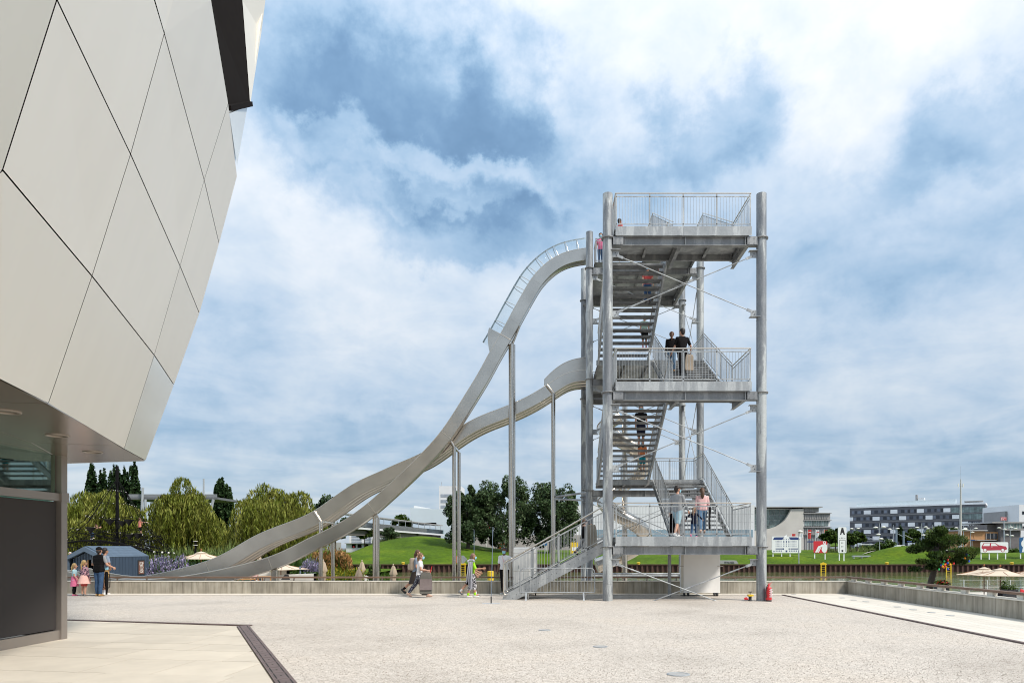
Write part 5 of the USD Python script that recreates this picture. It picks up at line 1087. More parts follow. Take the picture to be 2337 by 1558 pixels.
t, paint, c = board_sign('white sign with a crimson drawing of a car', 2238, 2301, 1236.2, 1260.7, (2240.5, 2259.2, 2278, 2296.3), 1277, m_white)
car = Polygon([c(*p) for p in ((2240.2, 1246.5), (2244.8, 1238.2), (2271, 1238.2), (2280, 1243.7), (2295.5, 1246), (2298.4, 1251), (2297, 1253.3), (2292, 1254.4), (2252, 1255.3), (2244, 1252.6), (2240.2, 1250.5))])
for p in (Polygon([c(*q) for q in ((2243.2, 1245), (2246.4, 1239), (2259.5, 1239), (2258.6, 1245))]), Polygon([c(*q) for q in ((2261.5, 1245), (2262, 1239), (2270.6, 1239), (2277.8, 1245))]), Polygon([c(*q) for q in ((2261.5, 1246.3), (2265.5, 1246.3), (2265, 1247.3), (2262, 1247.3))])): car = car.difference(p)
for u in (2248.2, 2288.6): car = car.union(Point(*c(u, 1254.6)).buffer(.34, 14)).difference(Point(*c(u, 1254.6)).buffer(.255, 14))
paint('car_print', car, m_signcar)
t, paint, c = board_sign('blue sign with a white shape, cut off by the right edge', 2327, 2362, 1225.5, 1260.7, (2330.5, 2358), 1278, m_signblue)
paint('figure_print', unary_union([Point(*c(2341, 1240)).buffer(.78, 16), Polygon([c(*p) for p in ((2332, 1259), (2336, 1243), (2346, 1243), (2350, 1259))]), Point(*c(2338, 1229)).buffer(.2)]), m_white)
# flags on poles
def flag(label, u, v0, v1, w, mat, Y, white_band=None, taper=0.):
    x = UX(u, Y); z0 = SZ0 - .2; t = thing('flag', label, 'flag'); part('pole', MB().tube((x, Y, z0), (x, Y, VZ(v0 - 1, Y)), .05, 6), m_white, t)
    W = w * Y / 1558; s = np.linspace(0, 1, 9); zt, zb = VZ(v0, Y), VZ(v1, Y)
    mb = MB().grid(np.array([[[x + .06 + W * a, Y - .1 + .12 * math.sin(6 * a + b * 2), zt + (zb - zt) * b * (1 - taper * a)] for a in s] for b in np.linspace(0, 1, 7)])); part('cloth', mb, mat, t)
    if white_band: part('band', MB().box((x + .1, Y - .27, VZ(white_band + 1, Y)), (x + W, Y - .25, VZ(white_band - 1, Y))), m_flagwhite if mat is m_flagred else m_flagred, t)
for (u, v0, v1, w, m_, lab, bnd, tp) in ((1843.5, 1208, 1228.5, 7, m_flagred, 'red banner flag left of the white one, before the concrete building', 1214, 0), (1861.5, 1208.5, 1228, 7, m_flagwhite, 'white banner flag between two red ones', 1213.5, .35), (1880.5, 1208, 1229, 7, m_flagred, 'red banner flag next to the small round trees', 1214, 0), (1806.5, 1217.5, 1229, 8, m_flagred, 'red banner flag half hidden by the palace sign', None, 0), (1826, 1217, 1228, 6, m_flagwhite, 'white banner flag above the right end of the palace sign', None, .3),
        (1058.5, 1211, 1221, 7, m_flagred, 'red flag on a white pole left of the alders', None, 0), (1110, 1197, 1214, 8, m_flagred, 'red flag glimpsed among the tallest alder leaves', None, 0), (1246, 1205, 1221, 8, m_flagred, 'red flag behind the rightmost alder', None, 0), (1200, 1197, 1204, 4, m_flagred, 'small red flag showing through the alder crown right of the tall post', None, 0)):
    flag(lab, u, v0, v1, w, m_, 172 if u > 1500 else 150, bnd, tp)
# street lamps, catenary masts, pylons
def lamp(label, u, vt, vb, Y, heads, mat=None, r=.09):
    x, zt, zb = UX(u, Y), VZ(vt, Y), VZ(vb, Y); t = thing('street_lamp', label, 'street lamp', (x, Y, zb)); h = zt - zb
    part('pole', MB().tube((0, 0, -.5), (0, 0, h), r, 8, r * .6), mat or m_pole, t)
    for (du, dv) in heads:
        a, c_ = du * Y / 1558, h - dv * Y / 1558
        part('arm', MB().tube((0, 0, c_ - .5), (a, 0, c_), .04, 6), mat or m_pole, t); part('lamp_head', MB().lathe([(0, -.14), (.42, -.06), (.46, .02), (.2, .16), (0, .2)], (a, 0, c_), 12), m_lampw, t)
for k, (u, vt, vb, Y, heads) in enumerate(((1950.5, 1205, 1252, 170, [(-7, 1), (8, 0.5)]), (2007.5, 1193, 1267, 132, [(-9, 10), (9, 9), (-3, 26), (3, 36)]), (2039.5, 1197, 1255, 165, [(-9, 10), (9, 8.5)]), (2103, 1193.5, 1255, 160, [(-10, 9.5), (10, 8.5), (4, 27)]), (2122, 1206, 1252, 175, [(-4, 0)]), (2128, 1197, 1250, 180, []), (2188, 1205, 1252, 170, [(-6, -1), (16, 2)]), (2199, 1198, 1280, 115, [(2, 10)]), (2215, 1205, 1255, 165, [(-12, 0), (12, 0), (4, 9)]), (2305.5, 1196, 1254, 165, [(2, 6.5), (12, 10), (4, 26)]), (2293, 1202, 1254, 168, [(-13, 2), (0, 5), (5, 18)]), (1823, 1212, 1287, 111, [(3, 0)]))):
    lamp(['lamp post at the hotel left corner', 'tall grey lamp post with several white heads right of the bench', 'two-headed lamp post before the hotel, right of the tallest one', 'lamp post with three white heads behind the pine top', 'short lamp post beside the pine top', 'bare grey mast just right of the pine top', 'lamp post left of the tall telecom mast', 'thin blue-grey post on the quay edge right of the pine', 'three-headed lamp post before the orange station wall', 'lamp post with three heads above the red car sign', 'lamp post with three heads under the railway sign', 'thin grey quay lamp at the palace sign'][k], u, vt, vb, Y, heads)
for k, (u, vt, Y) in enumerate(((2046, 1208, 175), (2062.5, 1211, 170), (2109, 1209, 172))):
    t = thing('catenary_pylon', ['blue-grey square pylon left of the white van', 'blue-grey square pylon in front of the white van', 'blue-grey square pylon behind the pine top'][k], 'pylon'); x = UX(u, Y)
    part('column', MB().beam((x, Y, SZ0 - .2), (x, Y, VZ(vt, Y)), .34, .34, (0, 1, 0)), m_poleb, t); part('bracket', MB().tube((x, Y, VZ(vt + 8, Y)), (x + 2.2, Y, VZ(vt + 18, Y)), .06, 6), m_pole, t)
t = thing('telecom_mast', 'tall slender telecom mast in front of the hotel', 'mast'); Y = 178; x = UX(2192.5, Y)
part('shaft', MB().tube((x, Y, SZ0 - .2), (x, Y, VZ(1093, Y)), .34, 12, .13), m_polew, t); part('whip', MB().tube((x, Y, VZ(1093, Y)), (x, Y, VZ(1063, Y)), .03, 5), m_pole, t)
for s_ in (-1, 1): part('antenna_panel', MB().box((x + s_ * .62 - .1, Y - .12, VZ(1111, Y)), (x + s_ * .62 + .1, Y + .12, VZ(1103, Y))), m_lampw, t); part('antenna_arm', MB().tube((x, Y, VZ(1109, Y)), (x + s_ * .6, Y, VZ(1109, Y)), .03, 5), m_pole, t)
part('cable_run', MB().beam((x - .3, Y - .2, SZ0), (x - .13, Y - .1, VZ(1100, Y)), .05, .05, (0, 1, 0)), m_concg, t)
# thin green-grey posts on the near bank of the lawn, road signs, platform signs
for (u, vt, vb, lab) in ((1082, 1209, 1275, 'thin grey-green pole behind the boy in green'), (1124, 1208, 1285, 'thin grey-green pole between the boy and the steward')):
    Y = 112; part('shaft', MB().tube((UX(u, Y), Y, VZ(vb, Y) - .5), (UX(u, Y), Y, VZ(vt, Y)), .05, 6), m_poleb, thing('thin_pole', lab, 'pole'))
def plate(label, u0, u1, v0, v1, Y, mat, vb, name='road_sign', extra=None):
    t = thing(name, label, 'sign'); part('plate', MB().prism(affinity.translate(rrect(UX(u1, Y) - UX(u0, Y), VZ(v0, Y) - VZ(v1, Y), .06), UX(u0, Y), VZ(v1, Y)), (0, Y, 0), (1, 0, 0), (0, 0, 1), -.05), mat, t); um = (u0 + u1) / 2
    part('post', MB().tube((UX(um, Y), Y + .1, VZ(vb, Y)), (UX(um, Y), Y + .1, VZ(v0, Y)), .05, 6), m_pole, t); return t
t = plate('yellow sign with a white arrow beyond the plaza stair', 1302.5, 1319, 1237, 1262, 112, m_yellow, 1287); Y = 112
part('arrow', MB().prism(Polygon([(UX(u, Y), VZ(v, Y)) for u, v in ((1305.5, 1256), (1305.5, 1248), (1312, 1248), (1319, 1247), (1319, 1258), (1314, 1252), (1312, 1256))]), (0, Y - .004, 0), (1, 0, 0), (0, 0, 1), .01), m_white, t)
plate('small blue traffic sign beside the yellow one', 1239, 1249, 1238, 1244, 125, m_signblue, 1262)
for k, (u, v, w) in enumerate(((2070, 1233.5, 11), (2200, 1233, 10), (2213, 1230.5, 12))): plate(['navy platform sign before the hotel ground floor', 'navy platform sign by the telecom mast', 'navy platform sign at the corner of the station'][k], u, u + w, v, v + 2.6, 165, m_navy, 1252, 'platform_sign')
plate('navy and white board by the flags before the concrete building', 1843, 1857, 1234, 1237, 160, m_navy, 1252, 'platform_sign'); plate('tall white advertising stele before the hotel', 2025, 2038, 1230, 1249, 168, m_white, 1252, 'advertising_stele')
t = plate('white and red no-mooring sign on a quay pile', 1041.5, 1052, 1267.5, 1284.5, 58, m_red, 1330, 'mooring_sign'); Y = 58
part('symbol', MB().box((UX(1042.8, Y), Y - .012, VZ(1283, Y)), (UX(1050.2, Y), Y - .002, VZ(1269, Y))), m_white, t); part('symbol', MB().box((UX(1044, Y), Y - .02, VZ(1277, Y)), (UX(1047.5, Y), Y - .013, VZ(1274.5, Y))), m_ink, t)
part('arrow_plate', MB().prism(Polygon([(UX(u, Y), VZ(v, Y)) for u, v in ((1053, 1267), (1058, 1267), (1066, 1275), (1058, 1285), (1053, 1285))]), (0, Y, 0), (1, 0, 0), (0, 0, 1), -.04), m_galvd, t); part('pile', MB().tube((UX(1036, Y), Y + .4, -3), (UX(1036, Y), Y + .4, VZ(1282, Y)), .13, 10), m_galvd, t)
# quay furniture
for (u, lab) in ((1056.5, 'yellow safety ladder on the quay behind the boy in green'), (1879, 'yellow safety ladder on the quay below the red sign'), (2165, 'yellow safety ladder on the quay right of the pine trunk')):
    Y = QUAY_Y - .25; x = UX(u, Y); t = thing('quay_ladder', lab, 'ladder')
    for s_ in (-.36, .36): part('rail', MB().beam((x + s_, Y, WATER - .5), (x + s_, Y, QUAY_Z + .02), .14, .12, (0, 1, 0)), m_yellow, t)
    part('hood', MB().prism(Polygon([(x - .55, QUAY_Z - .05), (x + .55, QUAY_Z - .05), (x + .5, QUAY_Z + .12), (x, QUAY_Z + .34), (x - .5, QUAY_Z + .12)]), (0, Y - .08, 0), (1, 0, 0), (0, 0, 1), -.14), m_yellow, t)
    for k in range(4): part('rung', MB().tube((x - .3, Y, WATER + .2 + k * .3), (x + .3, Y, WATER + .2 + k * .3), .03, 6), m_yellow, t)
for (u, lab) in ((920, 'yellow quay bollard behind the walking woman'), (1457, 'yellow quay bollard seen under the first landing'), (2024, 'yellow quay bollard left of the pine'), (2309, 'yellow quay bollard above the right parasols')):
    t = thing('quay_bollard', lab, 'bollard', (UX(u, QUAY_Y + .2), QUAY_Y + .2, QUAY_Z)); part('bollard_body', MB().lathe([(.24, 0), (.20, .12), (.32, .2), (.30, .28), (.12, .33), (0, .33)], n=12), m_yellow, t)
t = thing('mooring_pile', 'thick yellow mooring pile standing in the water', 'mooring pile', (UX(1119.5, 75), 75, -3)); part('pile', MB().lathe([(.34, 0), (.34, 2.2), (.30, 2.25), (0, 2.25)], n=20), m_yellow, t)
t = thing('stone_block', 'grey stone block with scribbled marks on the quay lawn', 'stone block'); Y = 111.5
part('block', MB().prism(Polygon([(UX(u, Y), VZ(v, Y)) for u, v in ((1640, 1287), (1641, 1278.5), (1681, 1278.5), (1686, 1287))]), (0, Y, 0), (1, 0, 0), (0, 0, 1), -1.6), M('block_grey', (.30, .30, .29), .8), t)
mb = MB(); rg = np.random.default_rng(4)
for k in range(9):
    u = 1653 + k * 2.6; mb.path([P(u + rg.uniform(-1, 1), 1280 + rg.uniform(0, 1.5), Y - .02), P(u + rg.uniform(-.5, 1.5), 1283, Y - .02), P(u + rg.uniform(0, 2), 1285, Y - .02)], .035, 4)
part('scribble', mb, m_ink, t, kind='stuff')
t = thing('bench', 'long grey bench on the lawn right of the tower sign', 'bench'); Y = 121
part('seat', MB().box((UX(1947, Y), Y, VZ(1270, Y)), (UX(1987, Y), Y + .5, VZ(1267, Y))), m_pole, t)
for u in (1949, 1967, 1984): part('leg', MB().box((UX(u, Y), Y + .05, VZ(1274, Y)), (UX(u + 1.5, Y), Y + .45, VZ(1270, Y) - .002)), m_pole, t)
pth = np.array([[[x + (xb - x) * f, y, float(bank(np.array(x + (xb - x) * f), np.array(y))) + .12] for f in (0, .5, 1)] for (x, xb, y) in ((58.3, 59.6, 124.5), (60, 61.6, 126), (62, 63.6, 128), (64.5, 66, 131))])
struct('lawn_path', MB().grid(pth[:, ::-1]), m_terrace)
# vehicles
def van(label, u0, u1, vb, vt, Y, mat, name='parked_van', stripe=None, nose=1):
    L = UX(u1, Y) - UX(u0, Y); H = VZ(vt, Y) - VZ(vb, Y); x0, z0 = UX(u0, Y), VZ(vb, Y); t = thing(name, label, name.split('_')[-1], (x0, Y, z0))
    f = lambda pts: Polygon([(p[0] * L if nose > 0 else L - p[0] * L, p[1] * H) for p in pts])
    part('body', MB().prism(f([(.0, .16), (.02, .12), (.98, .12), (1.0, .2), (.99, .45), (.82, .56), (.70, .95), (.64, 1), (.04, 1), (0, .92)]).buffer(.02), (0, 0, 0), (1, 0, 0), (0, 0, 1), -1.9), mat, t)
    part('window', MB().prism(f([(.60, .58), (.78, .58), (.68, .90), (.60, .90)]), (0, -.012, 0), (1, 0, 0), (0, 0, 1), .03), m_hwin, t); part('window', MB().prism(f([(.38, .58), (.57, .58), (.57, .90), (.38, .90)]), (0, -.012, 0), (1, 0, 0), (0, 0, 1), .03), m_hwin, t)
    for k in (.2, .8):
        for y in (-.02, 1.72): part('wheel', MB().tube((k * L if nose > 0 else L - k * L, y, .17 * H), (k * L if nose > 0 else L - k * L, y + .2, .17 * H), .17 * H, 14), m_dark, t)
    if stripe: part('panel', MB().prism(f([(.30, .30), (.58, .30), (.58, .78), (.30, .78)]), (0, -.03, 0), (1, 0, 0), (0, 0, 1), .02), stripe, t)
    return t
van('white delivery van parked left of the pine', 2047, 2073, 1255, 1243, 160, m_vanw); van('white van with dark windscreen parked before the hotel entrance', 2000, 2024, 1255, 1244, 162, m_vanw, nose=-1); van('orange van with white panels behind the alders', 1137, 1161, 1256, 1239.5, 146, m_vano, stripe=m_white)
t = thing('tram_shelter', 'long glass tram shelter with white roof before the hotel', 'shelter'); Y = 172
part('roof', MB().box((UX(1965, Y), Y, VZ(1242.5, Y)), (UX(2045, Y), Y + 2, VZ(1241, Y))), m_white, t); part('glass', MB().box((UX(1967, Y), Y + 1.8, VZ(1252, Y)), (UX(1992, Y), Y + 1.85, VZ(1243, Y))), m_teal, t); part('poster', MB().box((UX(1974, Y), Y + 1.7, VZ(1249, Y)), (UX(1978, Y), Y + 1.74, VZ(1244, Y))), m_yellow, t)
for u in (1967, 1992, 2015, 2043): part('post', MB().tube((UX(u, Y), Y + 1, SZ0), (UX(u, Y), Y + 1, VZ(1242.6, Y)), .06, 6), m_pole, t)
t = thing('retaining_wall', 'low pale retaining wall along the street behind the lawn', 'wall'); part('wall', MB().box((UX(2160, 150), 150, 0), (UX(2345, 150), 150.4, VZ(1252, 150))), m_conc, t); part('wall', MB().box((UX(1880, 152), 152, 0), (UX(2150, 152), 152.4, VZ(1253.5, 152))), m_conc, t)
# ------------------------------------------------------------------ people
OP = manifold3d.OpType.Add
def sph(c, r, n=10, sc=(1, 1, 1)): return Manifold.sphere(float(r), n).scale([float(q) for q in sc]).translate([float(q) for q in c])
def bone(*cr, n=10): return Manifold.batch_hull([sph(c, r, n) for c, r in cr])
def union(ms): return Manifold.batch_boolean(list(ms), OP)
def cmat(name, col, rough=.8, var=.12, scale=9., bump=.004, **k): return M('cloth_' + name, col, rough, 0, var, scale, bump=bump, bscale=30., spec=.15, **k)
SKIN = {k: M('skin_' + k, c, .55, 0, .06, 12., spec=.35) for k, c in (('fair', (.52, .29, .20)), ('tan', (.40, .21, .13)), ('brown', (.16, .075, .045)))}
HAIR = {k: M('hair_' + k, c, .55, 0, .3, 25., stretch=(3, 3, .5)) for k, c in (('blond', (.42, .27, .11)), ('brown', (.085, .04, .02)), ('dark', (.018, .012, .010)), ('lightbrown', (.17, .095, .045)), ('grey', (.5, .48, .45)), ('shaved', (.20, .11, .08)))}
m_mask, m_eye, m_lip, m_shoe_sole = cmat('mask_blue', (.28, .52, .62), .8), M('eye_dark', (.02, .015, .012), .3), M('lips', (.35, .12, .10), .5), M('shoe_sole', (.6, .6, .58), .7)
def rot(v, a): c, s = math.cos(a), math.sin(a); return np.array([v[0] * c - v[1] * s, v[0] * s + v[1] * c, v[2]])
def person(label, loc, face, h, skin='fair', hair='brown', hs='short', legs=((0, 4), (0, 4)), arms=((5, 8, 15), (5, 8, 15)), lean=0, head=0, top=None, sleeve=.55, bottom=None, blen=1.0, shoes=None, mask=False, child=False, skirt=None, vest=None, cap=None, socks=None, group=None, apron=None):
    """legs: (hip forward, knee bend) in degrees, left then right; arms: (forward, out, elbow); face: direction in degrees, 0 = away from the camera (+y), 90 = to the right."""
    hd = 1.16 if child else 1.0; s = h / 1.75; lg = .92 if child else 1.0; rd = math.radians; ln = rd(lean)
    L = lambda x, y, z: np.array([x, y, z])
    hipz = .92 * lg; tl = lambda z, y=0., x=0.: L(x, y + math.sin(ln) * (z - hipz), hipz + math.cos(ln) * (z - hipz))
    top_z = 1.75 - .06; nz = 1.455; sh = nz - .055
    J = {}; low = 9
    for i, sx in ((0, -1), (1, 1)):
        a, k = rd(legs[i][0]), rd(legs[i][1]); hip = L(sx * .088, 0, hipz); kn = hip + L(sx * .006, math.sin(a), -math.cos(a)) * .43 * lg; an = kn + L(0, math.sin(a - k), -math.cos(a - k)) * .41 * lg
        p = rd(legs[i][2]) if len(legs[i]) > 2 else (0 if legs[i][1] < 30 else a - k); toe = an + L(0, math.cos(p), math.sin(p)) * .15 + L(0, math.sin(p), -math.cos(p)) * .055; heel = an + L(0, -.04 * math.cos(p), -.04 * math.sin(p)) + L(0, math.sin(p), -math.cos(p)) * .05
        J[i] = dict(hip=hip, kn=kn, an=an, toe=toe, heel=heel); low = min(low, toe[2] - .03, heel[2] - .035)
        f, b, e = (rd(q) for q in arms[i][:3]); inn = rd(arms[i][3]) if len(arms[i]) > 3 else 0.
        S = tl(sh, 0, sx * .185); u = L(sx * math.sin(b), math.sin(f) * math.cos(b), -math.cos(f) * math.cos(b)); E = S + u * .285
        w = L(sx * math.sin(b) * .6 - sx * math.sin(inn), math.sin(f + e), -math.cos(f + e)); w = w / np.linalg.norm(w); W = E + w * .25
        J[i].update(S=S, E=E, W=W, w=w)
    hc = tl(nz + .175 * hd, .012)
    ch = rd(head); hdv = lambda x, y, z: hc + rot(L(x, y, z) * hd, -ch)
    def torso(o, lo=.90):
        ms = [bone((tl(hipz + .02, -.01, -.085), .098 + o), (tl(hipz + .02, -.01, .085), .098 + o), (tl(1.09, 0, -.058), .088 + o), (tl(1.09, 0, .058), .088 + o)), bone((tl(1.09, 0, -.058), .088 + o), (tl(1.09, 0, .058), .088 + o), (tl(1.28, .005, -.09), .098 + o), (tl(1.28, .005, .09), .098 + o)),
              bone((tl(1.28, .005, -.09), .098 + o), (tl(1.28, .005, .09), .098 + o), (tl(sh - .005, -.005, -.145), .058 + o), (tl(sh - .005, -.005, .145), .058 + o), (tl(nz - .03, -.01), .06 + o))]
        return ms
    def arm(i, o, t):      # t: 0..1 upper arm, 1..2 forearm
        q = J[i]; ms = [bone((q['S'], .054 + o), (q['S'] + (q['E'] - q['S']) * min(t, 1), .047 - .007 * min(t, 1) + o))]
        if t > 1: ms.append(bone((q['E'], .040 + o), (q['E'] + (q['W'] - q['E']) * (t - 1), .038 - .010 * (t - 1) + o)))
        return ms
    def leg(i, o, t):
        q = J[i]; ms = [bone((q['hip'], .088 + o), (q['hip'] + (q['kn'] - q['hip']) * min(t, 1), .083 - .027 * min(t, 1) + o))]
        if t > 1: m = q['kn'] + (q['an'] - q['kn']) * .35 + L(0, -.012, 0); ms.append(bone((q['kn'], .056 + o), (m, .055 + o), (q['kn'] + (q['an'] - q['kn']) * (t - 1), .055 - .017 * (t - 1) + o)))
        return ms
    def hand(i):
        q = J[i]; w = q['w']; sx = -1 if i == 0 else 1; side = nrm(np.cross(w, L(sx, 0, 0) + .01)); pn = np.cross(w, side); p0 = q['W']; p1 = p0 + w * .085; ms = [bone((p0, .026), (p1 + side * .028, .013), (p1 - side * .028, .013), n=8)]
        for k, (o, l) in enumerate(((-.030, .062), (-.010, .074), (.010, .070), (.029, .055))):
            a = p1 + side * o; m = a + w * l * .55 + pn * .008; ms += [bone((a, .0095), (m, .009), n=6), bone((m, .009), (m + w * l * .38 + pn * .022 * (-1 if sx < 0 else 1), .0075), n=6)]
        t0 = p0 + w * .03 + side * .024 * 1.0; ms += [bone((t0, .012), (t0 + side * .03 + w * .03, .010), n=6), bone((t0 + side * .03 + w * .03, .010), (t0 + side * .038 + w * .062, .008), n=6)]
        return ms
    body = torso(0) + [bone((tl(nz - .06, -.01), .058), (tl(nz + .08, .01), .052))]
    for i in (0, 1):
        body += arm(i, 0, 2) + leg(i, 0, 2) + hand(i) + [bone((J[i]['an'], .040), (J[i]['heel'], .030), (J[i]['toe'], .026))]
    body += [Manifold.batch_hull([sph(hdv(0, -.015, .045), .092 * hd, 14), sph(hdv(0, .035, -.02), .068 * hd, 12), sph(hdv(0, .052, -.078), .034 * hd, 10)]), bone((hdv(0, .10, .012), .011), (hdv(0, .113, -.018), .015), n=8)] + [bone((hdv(x * .084, -.008, .02), .018), (hdv(x * .080, -.004, -.018), .012), n=8) for x in (-1, 1)]
    t = thing('person', label, 'person', (loc[0], loc[1], loc[2] - low * s), -rd(face), group, None, s)
    put = lambda nm, ms, mat, lab=None: part(nm, MB().mani(union(ms)), mat, t, lab)
    put('body', body, SKIN[skin])
    for x in (-1, 1): part('eye', MB().mani(sph(hdv(x * .034, .088, .022), .0115, 8)), m_eye, t)
    part('mouth', MB().mani(sph(hdv(0, .083, -.062), .02, 8, (1, .35, .3)).translate([0, 0, 0]) if False else bone((hdv(-.02, .080, -.060), .007), (hdv(.02, .080, -.060), .007), n=6)), m_lip, t)
    if mask: put('face_mask', [Manifold.batch_hull([sph(hdv(x, y, z), .012, 6) for x, y, z in ((0, .122, -.012), (-.058, .072, -.005), (.058, .072, -.005), (0, .10, -.095), (-.045, .06, -.085), (.045, .06, -.085), (0, .118, -.05))])], m_mask)
    hm = HAIR[hair]
    cut = Manifold.batch_hull([sph(hdv(x, y, z), .01, 6) for x in (-.075, .075) for y in (.052, .2) for z in (-.2, .072)])
    neckcut = Manifold.batch_hull([sph(hdv(x, y, z), .01, 6) for x in (-.2, .2) for y in (-.02, .2) for z in (-.25, .0)])
    cr = Manifold.batch_hull([sph(hdv(0, -.018, .05), .104 * hd if hs != 'shaved' else .0955 * hd, 16), sph(hdv(0, -.045, -.03), .072 * hd, 12)]) - cut - neckcut
    hair_ms = [cr]
    if hs in ('long', 'pony', 'longpony'):
        bk = [hdv(0, -.095, .03), hdv(0, -.125, -.06), hdv(0, -.12, -.17), hdv(0, -.10, -.30 if hs != 'pony' else -.25)]
        wd = (.07, .075, .07, .035) if hs == 'long' else (.035, .040, .034, .014)
        for a, b, ra, rb in zip(bk, bk[1:], wd, wd[1:]): hair_ms.append(bone((a, ra), (b, rb)))
    if cap is None: put('hair', hair_ms, hm)
    else:
        put('hair', [cr - Manifold.batch_hull([sph(hdv(x, y, z), .01, 6) for x in (-.2, .2) for y in (-.2, .2) for z in (.02, .3)])], hm)
        put('cap', [Manifold.batch_hull([sph(hdv(0, -.015, .055), .107 * hd, 16)]) - Manifold.batch_hull([sph(hdv(x, y, z), .01, 6) for x in (-.2, .2) for y in (-.2, .2) for z in (-.2, .022)]), Manifold.batch_hull([sph(hdv(x, y, .04), .008, 6) for x, y in ((-.07, .07), (.07, .07), (-.045, .17), (.045, .17))])], cap)
    if top is not None:
        put('shirt', torso(.013) + arm(0, .014, sleeve) + arm(1, .014, sleeve) + [bone((tl(nz - .05, -.01), .066), (tl(nz - .01, -.005), .060))], top)
    if vest is not None: put('vest', torso(.030) + [bone((tl(nz - .05, -.01), .078), (tl(nz + .02, -.01), .068))], vest)
    if bottom is not None:
        put('trousers' if blen > 1.3 else 'shorts', [bone((tl(hipz + .09, 0, -.075), .098), (tl(hipz + .09, 0, .075), .098), (L(-.088, 0, hipz - .04), .098), (L(.088, 0, hipz - .04), .098))] + leg(0, .018 if blen > 1.3 else .026, blen) + leg(1, .018 if blen > 1.3 else .026, blen), bottom)
    if skirt is not None:
        zt, zb, rt_, rb, mt = skirt; k = 20; a = np.arange(k) * 2 * math.pi / k; rows = []
        for f in np.linspace(0, 1, 7): r = rt_ + (rb - rt_) * f ** .8; rows.append(np.stack([np.cos(a) * r * 1.05, np.sin(a) * r * .9 * (1 + .0 * a), np.full(k, zt + (zb - zt) * f)], -1) * [1, 1, 1] + np.stack([np.cos(a) * .012 * np.sin(7 * a) * f, np.sin(a) * .012 * np.sin(7 * a) * f, 0 * a], -1))
        rows = np.array(rows); rows = np.concatenate([rows, rows[:, :1]], 1); part('skirt', MB().grid(rows[:, ::-1]).grid(rows * [.98, .98, 1]), mt, t)
    if socks is not None:
        for i in (0, 1): q = J[i]; part('sock', MB().mani(bone((q['an'], .045), (q['an'] + (q['kn'] - q['an']) * .22, .050))), socks, t)
    if shoes is not None:
        for i in (0, 1):
            q = J[i]; sl = part('shoe', MB().mani(union([bone((q['an'] + (q['heel'] - q['an']) * .35, .044), (q['heel'], .036), (q['toe'] + L(0, -.03, .0), .037), (q['toe'] + L(0, .012, -.004), .028))])), shoes, t)
    wp = lambda v: np.array([loc[0], loc[1], loc[2] - low * s]) + rot(np.asarray(v) * s, -rd(face))
    return t, {k: wp(v) for k, v in (('handL', J[0]['W'] + J[0]['w'] * .1), ('handR', J[1]['W'] + J[1]['w'] * .1), ('back', tl(1.24, -.13)), ('chest', tl(1.25, .13)), ('waist', tl(1.0, 0)), ('neck', tl(nz, .0)), ('wristR', J[1]['W']), ('shR', J[1]['S']), ('shL', J[0]['S']), ('elbR', J[1]['E']))}
c_black, c_white, c_grey, c_jean, c_navy = cmat('black', (.006, .0055, .006)), cmat('white', (.68, .67, .68), var=.05), cmat('grey', (.27, .275, .28)), cmat('denim', (.045, .085, .16), var=.3), cmat('navy', (.014, .017, .035))
c_lbl, c_pink, c_peach, c_red, c_ltjean, c_tan = cmat('light_blue', (.42, .62, .66)), cmat('pink', (.68, .17, .30)), cmat('peach_tulle', (.78, .46, .40)), cmat('coral_red', (.60, .09, .08)), cmat('light_denim', (.30, .42, .47), var=.2), cmat('tan', (.40, .25, .10))
c_bluegrey, c_skirt, c_green, c_rose, c_jean2, c_darkgrey = cmat('blue_grey', (.20, .24, .30)), cmat('brown_black', (.035, .028, .024)), cmat('neon_green', (.34, .68, .03)), cmat('rose', (.72, .44, .42)), cmat('mid_denim', (.12, .20, .30), var=.25), cmat('dark_grey', (.10, .10, .105))
c_floral = M('cloth_floral', (.02, .02, .05), .8, 0, .1, 22., 1., col2=(.62, .33, .38), sharp=.04); c_dots = M('cloth_dotted', (.016, .018, .04), .8, 0, .1, 45., 0., col2=(.6, .62, .66), sharp=.03, mid=.66); c_camo = M('cloth_black_white', (.03, .03, .035), .8, 0, .1, 14., 2., col2=(.72, .70, .72), sharp=.03, mid=.52)
c_mint, c_orange, c_turq = cmat('mint', (.38, .52, .42)), cmat('orange_tee', (.62, .20, .08)), cmat('turquoise', (.02, .30, .36)); c_vest = M('cloth_quilted_vest', (.006, .0055, .006), .7, 0, .3, 3., spec=.12, stretch=(.2, .2, 9), bump=.02, bscale=3.)
s_white, s_black, s_tan, s_pink, s_beige, s_grey = (M('shoe_' + n_, c, .6, 0, .06) for n_, c in (('white', (.70, .70, .68)), ('black', (.02, .02, .02)), ('tan', (.35, .20, .07)), ('pink', (.68, .16, .30)), ('beige', (.52, .36, .28)), ('grey', (.18, .18, .18))))
gpt = lambda u, v: G(u, v)
STAND = ((2, 3), (-3, 2))
person('small blond girl in light blue top with a pink jacket round her waist', gpt(170, 1358.5), 70, 1.14, hair='blond', hs='pony', child=True, top=c_lbl, sleeve=.5, bottom=c_black, blen=1.85, shoes=s_pink, arms=((12, 10, 20), (10, 8, 30)), head=-10, skirt=(1.10, .52, .15, .23, c_pink))
person('blond girl with ponytail in floral jacket and peach tulle skirt', gpt(192, 1359), 15, 1.25, hair='blond', hs='longpony', child=True, top=c_floral, sleeve=1.9, bottom=c_red, blen=.75, shoes=s_grey, skirt=(1.06, .62, .14, .31, c_peach), head=20)
